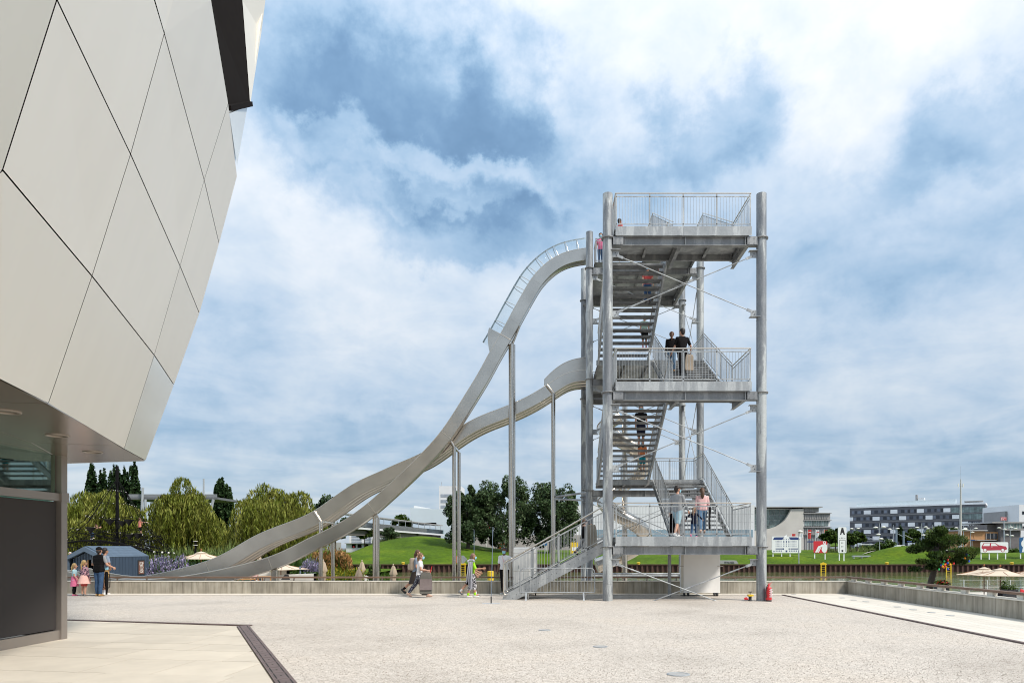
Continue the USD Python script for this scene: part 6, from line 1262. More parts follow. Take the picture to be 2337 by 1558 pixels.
person('man in black cap and black quilted vest seen from behind', gpt(226, 1359.5), 5, 1.76, hair='dark', top=c_grey, sleeve=.65, vest=c_vest, bottom=c_jean, blen=1.95, shoes=s_tan, cap=c_black, legs=((4, 4), (-2, 4)), arms=((10, 20, 70), (5, 22, 60)))
_, jd = person('adult in blue-grey shirt and tan shorts, half hidden behind the man in the vest', (UX(239, 25.6), 25.6, 0), 30, 1.74, skin='tan', hair='dark', top=c_bluegrey, sleeve=.9, bottom=c_tan, blen=.9, shoes=s_white, arms=((4, 8, 15), (-15, 46, 45, 85)), socks=c_white)
_, jw = person('woman with dark ponytail, grey top and long dark skirt walking right', (UX(949, 25.3), 25.3, .02), 90, 1.70, hair='brown', hs='pony', top=c_bluegrey, sleeve=.55, shoes=s_black, socks=c_black, legs=((-26, 22, -38), (24, 6)), arms=((-8, 6, 35), (5, 8, 65)), lean=6, skirt=(1.02, .47, .13, .30, c_skirt), bottom=c_skirt, blen=.8)
_, jg = person('girl with long light brown hair, white T-shirt and dotted navy trousers walking right', (UX(957, 24.4), 24.4, 0), 88, 1.60, hair='lightbrown', hs='pony', top=c_white, sleeve=.5, bottom=c_dots, blen=1.88, shoes=s_beige, mask=True, legs=((-24, 14, -32), (26, 4)), arms=((0, 6, 70), (12, 6, 72)), lean=5)
_, jb = person('boy with shaved head and mask in neon green hoodie and black-white shorts', (UX(1077, 24.2), 24.2, 0), 85, 1.56, skin='tan', hair='shaved', hs='shaved', top=c_green, sleeve=.9, bottom=c_camo, blen=1.12, shoes=s_white, mask=True, legs=((14, 12), (-6, 10)), arms=((5, 6, 60), (25, 10, 70)), lean=4, socks=c_green)
person('child in grey top and black shorts mostly hidden behind the boy in neon green', (UX(1075, 24.9), 24.9, 0), 90, 1.50, hair='brown', top=c_darkgrey, sleeve=.6, bottom=c_black, blen=.9, shoes=s_grey, socks=c_white, legs=((-26, 16, -34), (18, 6)), arms=((0, 6, 40), (10, 8, 50)), lean=4)
_, js = person('steward in white polo shirt, black trousers and blue mask at the stair foot', (UX(1151, 25.7), 25.7, .02), 205, 1.73, skin='brown', hair='dark', top=c_white, sleeve=.75, bottom=c_black, blen=1.93, shoes=s_white, mask=True, legs=((2, 3), (-2, 3)), arms=((18, 62, 8), (4, 7, 12)), head=-15)
part('lanyard', MB().path([js['neck'] + [-.07, -.09, -.02], js['neck'] + [-.02, -.15, -.2], js['neck'] + [.0, -.155, -.32], js['neck'] + [.03, -.15, -.2], js['neck'] + [.08, -.09, -.02]], .006, 4), M('lanyard_red', (.6, .1, .1), .6), thing('whistle_lanyard', 'red lanyard with small whistle round the steward\'s neck', 'lanyard'))
xs_ = 1.42; _, jk = person('child in black T-shirt and grey trousers climbing the plaza stair', (xs_, 24.0, gp(xs_) - .03), 85, 1.22, hair='brown', hs='pony', child=True, top=c_black, sleeve=.6, bottom=c_grey, blen=1.7, shoes=s_black, legs=((-14, 30, -30), (42, 50)), arms=((60, 10, 95), (40, 8, 40)), lean=6)
LF = lambda y, k: LZ[k] + (BZ[k] - LZ[k]) * (y - Y1) / (Y2 - Y1)      # height of the right flight above landing k
RF = lambda y, k: BZ[k] + (LZ[k + 1] - BZ[k]) * (Y2 - y) / (Y2 - Y1)   # of the left flight
_, jm = person('man in grey hoodie, light denim shorts and mask on the first landing', (UX(1546, 23.5), 23.5, LZ[0]), 40, 1.80, hair='dark', top=c_grey, sleeve=1.9, bottom=c_ltjean, blen=1.0, shoes=s_white, mask=True, legs=((20, 4), (-18, 12, -12)), arms=((-8, 14, 16), (16, 12, 22)), head=35)
_, jp = person('woman with long dark hair in rose sweatshirt and jeans starting up the stairs', (UX(1603, 24.9), 24.9, LZ[0] + .17), 8, 1.64, hair='brown', hs='long', top=c_rose, sleeve=1.9, bottom=c_jean2, blen=1.9, shoes=s_beige, legs=((-10, 14, -12), (20, 34)), arms=((-4, 10, 14), (5, 10, 18)), lean=5)
person('small child with long brown hair in navy jacket held by the man in the hoodie', (UX(1584, 23.5), 23.5, LZ[0]), 30, 1.0, hair='lightbrown', hs='long', child=True, top=c_navy, sleeve=1.9, bottom=c_jean, blen=1.85, shoes=s_pink, legs=((-18, 18, -26), (16, 6)), arms=((20, 62, 10), (40, 30, 20)))
y = 26.8; _, jc = person('tall man in black T-shirt and black trousers on the stairs above the middle landing', (UX(1557, y), y, LF(y, 1)), 352, 1.92, hair='dark', top=c_black, sleeve=.75, bottom=c_black, blen=1.93, shoes=s_black, legs=((-8, 8), (18, 30)), arms=((12, 14, 40), (2, 28, 55)), head=-25)
y = 27.4; person('woman with brown ponytail in black top and jeans beside the tall man in black', (UX(1533, y), y, LF(y, 1)), 10, 1.66, hair='brown', hs='pony', top=c_black, sleeve=1.9, bottom=c_jean2, blen=1.85, shoes=s_tan, legs=((14, 24), (-6, 8)), lean=3)
y = 28.7; person('child in orange T-shirt seen between the lower stair treads', (UX(1466, y), y, RF(y, 0)), 180, 1.28, hair='brown', child=True, top=c_orange, sleeve=.6, bottom=c_turq, blen=.9, shoes=s_black, mask=True)
y = 27.3; person('man in black T-shirt and navy shorts seen between the lower stair treads', (UX(1463, y), y, RF(y, 0)), 180, 1.66, hair='brown', top=c_black, sleeve=.6, bottom=c_navy, blen=.95, shoes=s_black, mask=True)
y = 28.6; person('child in mint T-shirt and black shorts seen between the upper stair treads', (UX(1471, y), y, RF(y, 1)), 180, 1.30, hair='brown', child=True, top=c_mint, sleeve=.6, bottom=c_black, blen=.9, shoes=s_pink)
y = 26.6; person('child in red top and blue trousers near the head of the upper stair', (UX(1478, y), y, RF(y, 1)), 180, 1.45, hair='dark', child=True, top=c_red, sleeve=.6, bottom=c_jean, blen=1.8, shoes=s_black, mask=True)
person('child with mask in pink top waiting at the head of the tall slide', (UX(1371, 31.75), 31.75, BZ[2]), 190, 1.42, skin='tan', hair='dark', child=True, top=c_pink, sleeve=.6, bottom=c_jean, blen=1.8, shoes=s_white, mask=True)
person('child in red top peeking over the edge of the top landing', (UX(1414, 24.3), 24.3, LZ[2]), 60, 1.06, skin='tan', hair='dark', child=True, top=c_red, sleeve=.6, bottom=c_navy, blen=1.8, shoes=s_black)
person('white-haired person behind the blue shed', (UX(160, 51.5), 51.5, -.25), 150, 1.68, hair='grey', top=c_bluegrey, sleeve=1.8, bottom=c_tan, blen=1.9, shoes=s_black)
person('climber in coral top on the right of the black climbing net', P(319, 1221, 58.5), 30, 1.45, hair='brown', child=True, top=cmat('coral', (.68, .25, .18)), sleeve=.5, bottom=c_black, blen=.8, shoes=s_white, arms=((60, 30, 20), (70, 45, 20)), legs=((30, 40), (10, 10)))
person('climber in white and blue inside the left basket of the climbing net', P(206, 1231, 58.0), 60, 1.40, hair='brown', child=True, top=c_white, sleeve=.6, bottom=c_jean, blen=1.8, shoes=s_white, lean=40, arms=((90, 20, 20), (80, 30, 20)), legs=((50, 60), (20, 30)))
SIT = ((85, 88, 0), (85, 88, 0))
_, _ = person('guest in black sitting under the right-hand parasols', (UX(2282, 35.4), 35.4, TERR), 75, 1.74, skin='tan', hair='dark', top=c_black, sleeve=1.9, bottom=c_navy, blen=1.9, shoes=s_black, legs=SIT, arms=((30, 8, 60), (35, 8, 60)), lean=16)
person('guest in white T-shirt sitting at a table near the slide end', (UX(591, 39.6), 39.6, TERR), 240, 1.95, hair='dark', top=c_white, sleeve=.6, bottom=c_red, blen=1.6, shoes=s_black, legs=SIT, arms=((30, 8, 60), (35, 8, 60)))
person('guest in navy sitting left of the guest in white', (UX(579, 39.2), 39.2, TERR), 90, 1.82, skin='fair', hair='grey', top=c_navy, sleeve=.6, bottom=c_black, blen=1.6, shoes=s_black, legs=SIT, arms=((30, 8, 60), (35, 8, 60)), lean=15)
person('guest with reddish brown hair seen between the two slides', (UX(581, 47), 47, -1.0), 150, 1.95, hair='brown', top=c_rose, sleeve=.6, bottom=c_navy, blen=1.6, shoes=s_black, legs=SIT)
# ------------------------------------------------------------------ objects on the plaza, on the tower and on the terrace
def rbox(lo, hi, r, n=8): return Manifold.batch_hull([sph([lo[0] + r if i == 0 else hi[0] - r, lo[1] + r if j == 0 else hi[1] - r, lo[2] + r if k == 0 else hi[2] - r], r, n) for i in (0, 1) for j in (0, 1) for k in (0, 1)])
c_mat, c_mat2, c_pack, c_board = cmat('sliding_mat_grey', (.13, .125, .11)), cmat('sliding_mat_mauve', (.19, .155, .15)), cmat('backpack_beige', (.33, .27, .21)), M('white_sheet', (.84, .82, .78), .5, 0, .03, 1.5, bump=.02, bscale=1.6)
def mat_thing(label, c, rz, w, h, th=.05, fold=True, m1=c_mat, m2=c_mat2, tilt=0.):
    t = thing('sliding_mat', label, 'sliding mat', c, rz); n = 14
    z = np.linspace(0, h, n); off = th * np.sin(z / h * 5) * .3 + tilt * z
    A = np.array([[[x, o, q] for x in np.linspace(-w / 2, w / 2, 5) * (1 - .30 * (q / h) ** 5)] for q, o in zip(z, off)])
    part('mat_sheet', MB().grid(A).grid((A + [0, th, 0])[:, ::-1]).path(np.vstack([A[:, 0] + [0, th / 2, 0], A[::-1, -1] + [0, th / 2, 0]]), th / 2, 6, closed=True), m1, t)
    if fold: B = A[: n * 3 // 5] * [1.05, 1, 1] + [0, -.03, .12]; part('folded_flap', MB().grid(B).grid((B + [0, .02, 0])[:, ::-1]), m2, t)
    part('grip', MB().path([(-.06, th / 2, h - .01), (-.05, th / 2, h + .05), (.05, th / 2, h + .05), (.06, th / 2, h - .01)], .012, 5), m_dark, t); return t
mat_thing('large grey folded sliding mat carried by the girl in white', (UX(972, 24.0), 24.0, .16), 0.15, .40, .72)
mat_thing('dark sliding mat carried by the man in the grey hoodie', (UX(1537, 23.75), 23.75, LZ[0] + .12), .9, .45, .68, m1=c_black, m2=c_black)
mat_thing('grey sliding mat carried up the plaza stair by the child in black', (UX(1349, 23.75), 23.75, gp(UX(1349, 23.75)) + .1), .0, .38, .74, fold=False, tilt=.0)
mat_thing('beige sliding mat under the arm of the tall man in black', (UX(1574, 26.6), 26.6, LF(26.6, 1) + .38), .2, .32, .58, fold=False, m1=c_pack)
mat_thing('black sliding mat hanging beside the woman in the rose sweatshirt', (UX(1621, 24.95), 24.95, LZ[0] + .36), 1.2, .30, .80, fold=False, m1=c_black)
t = thing('backpack', 'beige backpack on the walking woman\'s back', 'backpack', jw['back'] + [.0, 0, -.26]); part('pack', MB().mani(union([rbox((-.12, -.16, 0), (.10, .16, .48), .07), rbox((-.19, -.13, .02), (-.08, .13, .27), .05)])), c_pack, t); part('strap', MB().path([(.08, -.12, .42), (.20, -.14, .44), (.26, -.14, .28), (.14, -.14, .08)], .018, 5), c_pack, t)
t = thing('backpack', 'small black backpack on the boy in neon green', 'backpack', jb['back'] + [.01, 0, -.28]); part('pack', MB().mani(rbox((-.13, -.14, 0), (.08, .14, .30), .07)), c_black, t); part('strap', MB().path([(.05, -.1, .27), (.14, -.13, .38), (.22, -.13, .28)], .016, 5), c_black, t)
t = thing('draped_cardigan', 'light grey cardigan draped over the boy in neon green', 'cardigan', jb['shR'] + [-.06, -.10, .04]); rg = np.random.default_rng(8)
A = np.array([[[(-.07 + .15 * a) * (1 + .45 * b) - .05 * b + .02 * math.sin(9 * a) * b, -.05 - .06 * math.sin(math.pi * b) - .035 * math.cos(17 * a) * (b + .2), -.84 * b * (1 - .16 * math.sin(5.5 * a + .6))] for a in np.linspace(0, 1, 22)] for b in np.linspace(0, 1, 14)]); part('cloth', MB().grid(A).grid((A + [0, .02, 0])[:, ::-1]), cmat('cardigan_grey', (.30, .30, .33)), t); part('collar', MB().path([(-.12, 0, 0), (-.04, .06, .05), (.08, .05, .04), (.13, -.02, 0)], .035, 7), cmat('cardigan_collar', (.38, .38, .41)), t)
t = thing('stick', 'red stick held by the girl in the white T-shirt', 'stick', jg['handR']); part('stick', MB().tube((.0, -.02, -.10), (.07, -.02, .16), .014, 8), m_red, t)
t = thing('strapped_carrier', 'black strapped carrier hanging from the hand of the half hidden adult', 'carrier', (UX(243, 25.0), 25.0, .03)); part('main_strap', MB().path([(0, 0, .02), (.01, 0, .3), (0, 0, .62), (.0, 0, .86)], .035, 6, rs=[.03, .05, .07, .04]), c_black, t)
for s_ in (-1, 1): part('loop', MB().path([(s_ * .02, 0, .78), (s_ * .11, 0, .76), (s_ * .13, 0, .55), (s_ * .12, 0, .30), (s_ * .05, 0, .25)], .014, 5), c_black, t)
t = thing('face_mask', 'light blue face mask dangling at the elbow of the half hidden adult', 'face mask', (UX(242, 24.95), 24.95, 1.0)); part('mask', MB().mani(rbox((-.07, -.02, -.05), (.08, .02, .05), .015)), m_mask, t)
# crowd barrier before the stair
Yb = 22.85; t = thing('crowd_barrier', 'galvanised crowd barrier standing in front of the plaza stair', 'barrier'); xa, xb, zt, zb = UX(1187, Yb), UX(1357, Yb), VZ(1296, Yb), VZ(1351, Yb)
arc = lambda cx, cz, a0, a1, r=.14: [np.array([cx + r * math.cos(a), Yb, cz + r * math.sin(a)]) for a in np.linspace(a0, a1, 6)]
part('frame', MB().path([np.array([xa, Yb, zb])] + arc(xa + .14, zt - .14, math.pi, math.pi / 2) + arc(xb - .14, zt - .14, math.pi / 2, 0) + [np.array([xb, Yb, zb])], .021, 8).tube((xa, Yb, zb), (xb, Yb, zb), .021, 8), m_galvd, t)
for k in range(21): x = xa + (xb - xa) * (k + 1) / 22; part('bar', MB().tube((x, Yb, zb), (x, Yb, zt - (.02 if 0 < k < 20 else .06)), .008, 6), m_galvd, t)
for x in (UX(1203, Yb), UX(1334, Yb)): part('foot', MB().beam((x - .035, Yb - .24, .0), (x - .035, Yb, zb), .05, .02, (0, 0, 1)).beam((x + .035, Yb + .24, .0), (x + .035, Yb, zb), .05, .02, (0, 0, 1)), m_galvd, t)
part('hook', MB().tube((xb, Yb, zb + .12), (xb + .09, Yb, zb + .12), .01, 6).tube((xa - .06, Yb, zb + .45), (xa, Yb, zb + .45), .01, 6), m_galvd, t)
# tall case behind the stair, board on castors, extinguisher, lamp, pole stand
Yc = 25.1; t = thing('trolley_case', 'tall white case with metal trim behind the plaza stair', 'case'); part('shell', MB().mani(rbox((UX(1172, Yc), Yc, .14), (UX(1226, Yc), Yc + .5, VZ(1248.5, Yc)), .04)), M('case_white', (.84, .82, .78), .45, 0, .03), t)
for z in (.9, 1.55): part('trim', MB().box((UX(1171.5, Yc), Yc - .006, z), (UX(1226.5, Yc), Yc + .1, z + .012)), m_rail, t)
part('latch', MB().box((UX(1182, Yc), Yc - .02, 1.0), (UX(1185, Yc), Yc + .01, 1.12)), m_galvd, t)
for u in (1177, 1221): part('castor', MB().tube((UX(u, Yc), Yc + .1, .07), (UX(u, Yc) + .04, Yc + .1, .07), .07, 12).box((UX(u, Yc) - .03, Yc + .06, .09), (UX(u, Yc) + .07, Yc + .14, .15)), m_dark, t)
Yc = 24.9; t = thing('board_on_castors', 'big white covered board on castors under the first landing', 'board'); xa, xb, z0, z1 = UX(1553.5, Yc), UX(1643.5, Yc), VZ(1352, Yc), VZ(1256, Yc)
A = np.array([[[xa + (xb - xa) * a, Yc + .012 * math.sin(7 * a + 4 * b) * math.sin(3.1 * a), z0 + (z1 - z0) * b] for a in np.linspace(.075, 1, 24)] for b in np.linspace(0, 1, 18)]); part('sheet', MB().grid(A), c_board, t); part('core', MB().box((xa, Yc + .03, z0), (xb, Yc + .14, z1)), m_white, t); part('edge_strip', MB().box((xa - .0, Yc - .004, z0), (xa + (xb - xa) * .07, Yc + .028, z1)), m_capstone, t)
for x, s_ in ((xa, -1), (xb, 1)): part('handle_pin', MB().tube((x - s_ * .1, Yc - .02, VZ(1291, Yc)), (x + s_ * .1, Yc - .02, VZ(1291, Yc)), .012, 6), m_rail, t)
for u in (1562, 1571, 1631, 1637):
    x = UX(u, Yc); part('castor', MB().tube((x - .03, Yc + .02, .055), (x + .03, Yc + .02, .055), .055, 12).box((x - .035, Yc - .02, .06), (x + .035, Yc + .12, z0 - .002)), m_dark, t)
part('base_bar', MB().box((UX(1554, Yc), Yc + .03, .01), (UX(1640, Yc), Yc + .1, .03)), m_dark, t)
c = G(1754.5, 1371.5); t = thing('fire_extinguisher', 'red fire extinguisher standing on gravel right of the tower column', 'fire extinguisher', c)
part('cylinder', MB().lathe([(0, .04), (.088, .04), (.095, .06), (.095, .40), (.08, .46), (.035, .49), (.03, .53), (0, .53)], n=20), m_red, t); part('foot_ring', MB().lathe([(0, 0), (.092, 0), (.092, .05), (0, .05)], n=20), m_dark, t); part('valve', MB().box((-.03, -.025, .53), (.05, .025, .565)).beam((-.02, 0, .575), (.11, 0, .62), .03, .012), m_red, t); part('hose', MB().path([(-.04, -.02, .54), (-.09, -.05, .48), (-.115, -.06, .3), (-.10, -.06, .12)], .013, 6), m_dark, t)
pg = unary_union([sbox(-.045 + .03 * (k % 2), z, .03 + .02 * ((k * 7) % 3), z + .02) for k, z in enumerate(np.arange(.15, .40, .035))]); part('label_print', MB().prism(affinity.translate(pg, .035, 0), (0, -.098, 0), (1, 0, 0), (0, 0, 1), .006), m_white, t)
c = G(1712, 1370.5); t = thing('cable_reel', 'yellow and black cable reel with red plug at the foot of the right column', 'cable reel', c); part('drum', MB().lathe([(.0, 0), (.075, 0), (.075, .02), (.05, .03), (.05, .15), (.085, .16), (.085, .18), (0, .18)], n=16), m_dark, t); part('frame', MB().box((-.075, -.09, .16), (.09, .09, .215)), m_yellow, t); part('handle', MB().tube((0, 0, .21), (0, 0, .30), .012, 8).tube((-.06, 0, .30), (.06, 0, .30), .014, 8), m_dark, t); part('plug', MB().path([(-.08, -.03, .06), (-.14, -.04, .09), (-.2, -.02, .06)], .035, 8, rs=[.03, .05, .035]), m_red, t)
c = G(1121, 1376.5); t = thing('pole_stand', 'thin grey pole on a flat steel foot plate, alone on the gravel', 'pole', c); part('base_plate', MB().box((-.28, -.14, 0), (.28, .14, .012)), M('zinc_plate_light', (.55, .55, .54), .4, .3), t); part('socket', MB().tube((0, 0, .012), (0, 0, .22), .022, 10), m_dark, t); part('pole', MB().tube((0, 0, .2), (.055, 0, 2.42), .011, 8), m_poleb, t)
# parasols on the terrace
c_par, c_par2, m_parw = M('parasol_cream', (.72, .60, .46), .8, 0, .04, 2., trans=.2), M('parasol_taupe', (.40, .31, .22), .85, 0, .12, 5.), M('parasol_wood', (.28, .10, .03), .5, 0, .15)
def parasol(label, u, vtop, Y, half, drop, dark=False, rz=.4, vent=True):
    x = UX(u, Y); z = VZ(vtop, Y); t = thing('parasol', label, 'parasol', (x, Y, TERR)); h = z - TERR; k = 4; n = 8; a = rz + np.arange(n + 1) * 2 * math.pi / n; rad = np.where(np.arange(n + 1) % 2 == 0, half * 1.30, half * .98)
    rows = [np.stack([np.cos(a) * rad * f, np.sin(a) * rad * f, np.full(n + 1, h - .12 - (drop - .12) * f ** .9 - .05 * math.sin(math.pi * f))], -1) for f in np.linspace(0, 1, 7)]; A = np.array(rows)
    part('canopy', MB().grid(A[::-1]).grid((A - [0, 0, .015])), c_par, t)
    if vent: B = np.array([np.stack([np.cos(a) * rad * f, np.sin(a) * rad * f, np.full(n + 1, h - .10 - .50 * f)], -1) for f in (0, .12, .24)]); part('vent', MB().grid(B[::-1]).grid(B - [0, 0, .01]), c_par, t)
    part('finial', MB().lathe([(0, h - .05), (.035, h - .04), (.045, h + .02), (.02, h + .08), (0, h + .09)], n=10), m_parw, t); part('pole', MB().tube((0, 0, 0), (0, 0, h - .05), .028, 10), m_parw if not dark else M('parasol_dark_wood_' + str(int(u)), (.07, .025, .012), .5), t); part('base', MB().lathe([(.3, 0), (.3, .06), (.05, .1), (0, .1)], n=16), m_galvd, t)
    for q in range(n): part('rib', MB().tube((0, 0, h - .2), A[-1, q] + [0, 0, -.02], .012, 5), m_parw, t)
parasol('cream open parasol behind the shed end, left of the slides', 459, 1254, 46, 1.28, .60); parasol('cream open parasol under the tall slide', 641, 1279, 42, 1.28, .52)
parasol('cream open parasol with dark post, leftmost of the right-hand group', 2246, 1289, 40.5, 1.38, .55, True, .1); parasol('cream open parasol in the middle of the right-hand group', 2283, 1291, 37.5, 1.38, .50, True, .5); parasol('cream open parasol cut off by the right edge', 2378, 1287, 37, 1.40, .55, True, .3)
def closed_parasol(label, u, vtop, Y):
    x, z = UX(u, Y), VZ(vtop, Y); t = thing('closed_parasol', label, 'parasol', (x, Y, TERR)); h = z - TERR; rg = np.random.default_rng(int(u)); n = 18; a = np.arange(n + 1) * 2 * math.pi / n; rows = []
    for f, r in ((0, .02), (.06, .10), (.2, .17), (.33, .23), (.36, .16), (.55, .17), (.75, .15), (.80, .12)): q = r * (1 + .25 * np.sin(5 * a + 6 * f)); rows.append(np.stack([np.cos(a) * q, np.sin(a) * q, np.full(n + 1, h - f * h * .82)], -1))
    A = np.array(rows); part('canopy', MB().grid(A[::-1]), c_par2, t); part('pole', MB().tube((0, 0, 0), (0, 0, h + .08), .028, 8), m_parw, t); part('finial', MB().lathe([(0, h), (.04, h + .02), (.03, h + .09), (0, h + .1)], n=8), c_par, t)
for a_ in (('folded taupe parasol left of the big grey slide post, the taller of two', 826, 1280, 47), ('folded taupe parasol left of the big grey slide post, the lower of two', 818.5, 1297, 40), ('folded taupe parasol right of the big grey slide post', 897.5, 1289, 44), ('folded taupe parasol behind the double slide post', 738, 1279, 44), ('folded parasol near the tables under the slide end', 609, 1297, 45), ('folded parasol far back between the two slides', 592, 1265, 58)): closed_parasol(*a_)
# curved white benches and small tables
m_benchw = M('terrazzo_white', (.66, .62, .55), .7, 0, .04, 1.)
def bench_arc(label, pts, Y, h):
    t = thing('curved_bench', label, 'bench'); A = []
    for (u, v) in pts: p = P(u, v, Y); A.append([p + [0, .0, 0], p + [0, .55, 0], p + [0, .55, -h], p + [0, 0, -h], p])
    part('bench_body', MB().grid(np.array(A)[::-1]), m_benchw, t)
    for e_ in (0, -1): q = A[e_]; part('bench_end', MB().flat([q[0], q[1], q[2], q[3]], [[0, 1, 2], [0, 2, 3], [0, 2, 1], [0, 3, 2]]), m_benchw, t)
bench_arc('curved white bench near the short slide support', [(590, 1309), (603, 1306), (620, 1302.5), (640, 1300.5), (654, 1300.5)], 43, .9); bench_arc('long white bench curving under the second parasol', [(636, 1312), (652, 1310.5), (672, 1309.5), (696, 1309), (716, 1308.5)], 41, .8)
def table(label, u, v, Y, mat):
    x, z = UX(u, Y), VZ(v, Y); t = thing('cafe_table', label, 'table', (x, Y, TERR)); h = z - TERR; part('top', MB().box((-.4, -.35, h - .04), (.4, .35, h)), mat, t)
    for sx in (-.35, .35):
        for sy in (-.3, .3): part('leg', MB().box((sx - .025, sy - .025, 0), (sx + .025, sy + .025, h - .041)), mat, t)
m_tab = M('orange_wood_table', (.45, .22, .07), .6, 0, .15); table('orange wooden table left of the seated guests', 563, 1320, 38.5, m_tab); table('orange wooden crate table right of the seated guests', 608, 1314, 38.5, m_tab)
t = thing('sun_canopy', 'dark tilted canopy under the second parasol', 'canopy'); Y = 40; part('sheet', MB().flat([P(641, 1322, Y), P(662, 1322, Y), P(659, 1311, Y), P(650, 1310, Y), P(641, 1322, Y + .8), P(662, 1322, Y + .8), P(659, 1311, Y + .8), P(650, 1310, Y + .8)], [[0, 1, 2], [0, 2, 3], [4, 6, 5], [4, 7, 6], [0, 3, 7], [0, 7, 4], [1, 5, 6], [1, 6, 2], [3, 2, 6], [3, 6, 7]]), m_dark, t)
for (u, v, lab) in ((696, 1306, 'short dark bollard light by the long white bench'), (685, 1292, 'short dark bollard light before the grey green shrubs'), (401.5, 1273, 'dark bollard light in the ornamental grass')):
    Y = 42; part('shaft', MB().tube((UX(u, Y), Y, TERR), (UX(u, Y), Y, VZ(v, Y)), .055, 10), m_poleb, thing('bollard_light', lab, 'bollard light'))
t = thing('planter', 'planter with leafy plants behind the guest in black', 'planter'); Y = 35.2; part('trough', MB().box((UX(2290, Y), Y - .2, TERR), (UX(2318, Y), Y + .2, VZ(1344, Y))), m_dark, t)
rg = np.random.default_rng(31); C = np.stack([rg.uniform(UX(2289, Y), UX(2318, Y), 420), rg.normal(Y, .12, 420), VZ(1344, Y) + np.abs(rg.normal(0, .09, 420))], -1); C2 = np.array([UX(2293, Y), Y, VZ(1333, Y)]) + rg.normal(0, 1, (160, 3)) * [.09, .09, .12]; part('plants', leaf_quads(np.vstack([C, C2]), .07, None, .7, rg), m_lf_mid, t)
t = thing('planter', 'planter with red flowers at the pine trunk', 'planter'); Y = 41.0; part('trough', MB().box((UX(2136, Y), Y - .2, TERR), (UX(2162, Y), Y + .2, VZ(1333, Y))), m_dark, t)
C = np.stack([rg.uniform(UX(2135, Y), UX(2162, Y), 500), rg.normal(Y, .12, 500), VZ(1334, Y) + np.abs(rg.normal(0, .12, 500))], -1); part('plants', leaf_quads(C, .08, None, .7, rg), m_lf_fresh, t); part('flowers', leaf_quads(C[:60] + [0, -.12, .06], .09, None, .9, rg), m_red, t)
t = thing('cable_railing', 'thin white cable railing along the terrace edge by the right-hand parasols', 'railing'); Y = 49.3
for u in (2200, 2253, 2306, 2350): part('post', MB().tube((UX(u, Y), Y, TERR), (UX(u, Y), Y, TERR + .95), .015, 8), m_white, t)
for h in (.45, .92): part('cable', MB().tube((UX(2190, Y), Y, TERR + h), (UX(2360, Y), Y, TERR + h), .005, 5), m_white, t)
t = thing('red_cushion', 'red pointed cushion at the right edge behind the parapet', 'cushion'); Y = 34; part('cushion', MB().mani(Manifold.batch_hull([sph(P(2330, 1344, Y), .03), sph(P(2346, 1352, Y), .05), sph(P(2330, 1352, Y), .05), sph(P(2338, 1350, Y + .4), .05)])), m_red, t)
# the blue shed
m_shed, m_shedr, m_sheds = M('shed_blue_boards', (.030, .050, .080), .75, 0, .35, 1.2, 6., stretch=(9, 9, .5), space='world'), M('shed_roof_blue', (.075, .108, .148), .6, 0, .18, 1.2, 5., stretch=(1, 3, 3), space='world'), M('shed_slat_blue', (.085, .12, .17), .7, 0, .2, 2.)
t = thing('blue_shed', 'slate blue gabled timber shed with open door and poster', 'shed'); x0, x1, ya, yb = UX(150, 46), UX(244, 46), 46., 50.9; ze, zr = VZ(1271.5, 46), VZ(1246.5, 46); xm = (x0 + x1) / 2
n = 26
for k in range(n):
    a, b_ = ya + (yb - ya) * k / n, ya + (yb - ya) * (k + 1) / n; part('wall_board', MB().box((x1 - .04, a + .006, TERR), (x1 + .012 * (k % 2), b_ - .006, ze)), m_shed, t)
part('side_wall', MB().box((x0, ya + .01, TERR), (x0 + .05, yb - .06, ze)), m_shed, t); part('gable_wall', MB().prism(Polygon([(x0 + .06, TERR), (x1 - .06, TERR), (x1 - .06, ze), (xm, zr - .05), (x0 + .06, ze)]), (0, yb - .05, 0), (1, 0, 0), (0, 0, 1), -.05), m_shed, t)
for sx, xe in ((-1, x0), (1, x1)):
    for k in range(9):
        f0, f1 = k / 9, (k + 1) / 9; e0, e1 = np.array([xe + (xm - xe) * f0, 0, ze + (zr - ze) * f0]), np.array([xe + (xm - xe) * f1, 0, ze + (zr - ze) * f1]); nn = nrm(np.array([-(zr - ze) * sx * -1, 0, abs(xm - xe)])); nn = nrm(np.array([sx * (zr - ze), 0, abs(xm - xe)])); c = (e0 + e1) / 2 + nn * .03 + [0, (ya + yb) / 2, 0]
        part('roof_board', MB().obox(c, (e1 - e0) / 2 * .985, [0, (yb - ya) / 2 + .0, 0], nn * (.022 + .006 * (k % 2))), m_shedr, t)
fr = Polygon([(x0, TERR), (x0, ze), (xm, zr), (x1, ze), (x1, TERR), (x1 - .28, TERR), (x1 - .28, ze - .12), (xm, zr - .32), (x0 + .28, ze - .12), (x0 + .28, TERR)]); part('gable_frame', MB().prism(fr, (0, ya - .25, 0), (1, 0, 0), (0, 0, 1), -.24), m_shedr, t)
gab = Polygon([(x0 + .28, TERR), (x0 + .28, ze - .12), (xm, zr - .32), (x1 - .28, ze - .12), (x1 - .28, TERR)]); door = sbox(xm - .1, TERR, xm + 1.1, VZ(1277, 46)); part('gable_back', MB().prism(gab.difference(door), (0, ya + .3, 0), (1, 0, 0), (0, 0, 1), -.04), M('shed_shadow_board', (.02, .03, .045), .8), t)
x = x0 + .32
while x < x1 - .3:
    sl = sbox(x, TERR, x + .055, 9).intersection(gab).difference(door.buffer(.02))
    for g in getattr(sl, 'geoms', [sl]):
        if g.area > .002: part('gable_slat', MB().prism(g, (0, ya + .26, 0), (1, 0, 0), (0, 0, 1), -.035), m_sheds, t)
    x += .105
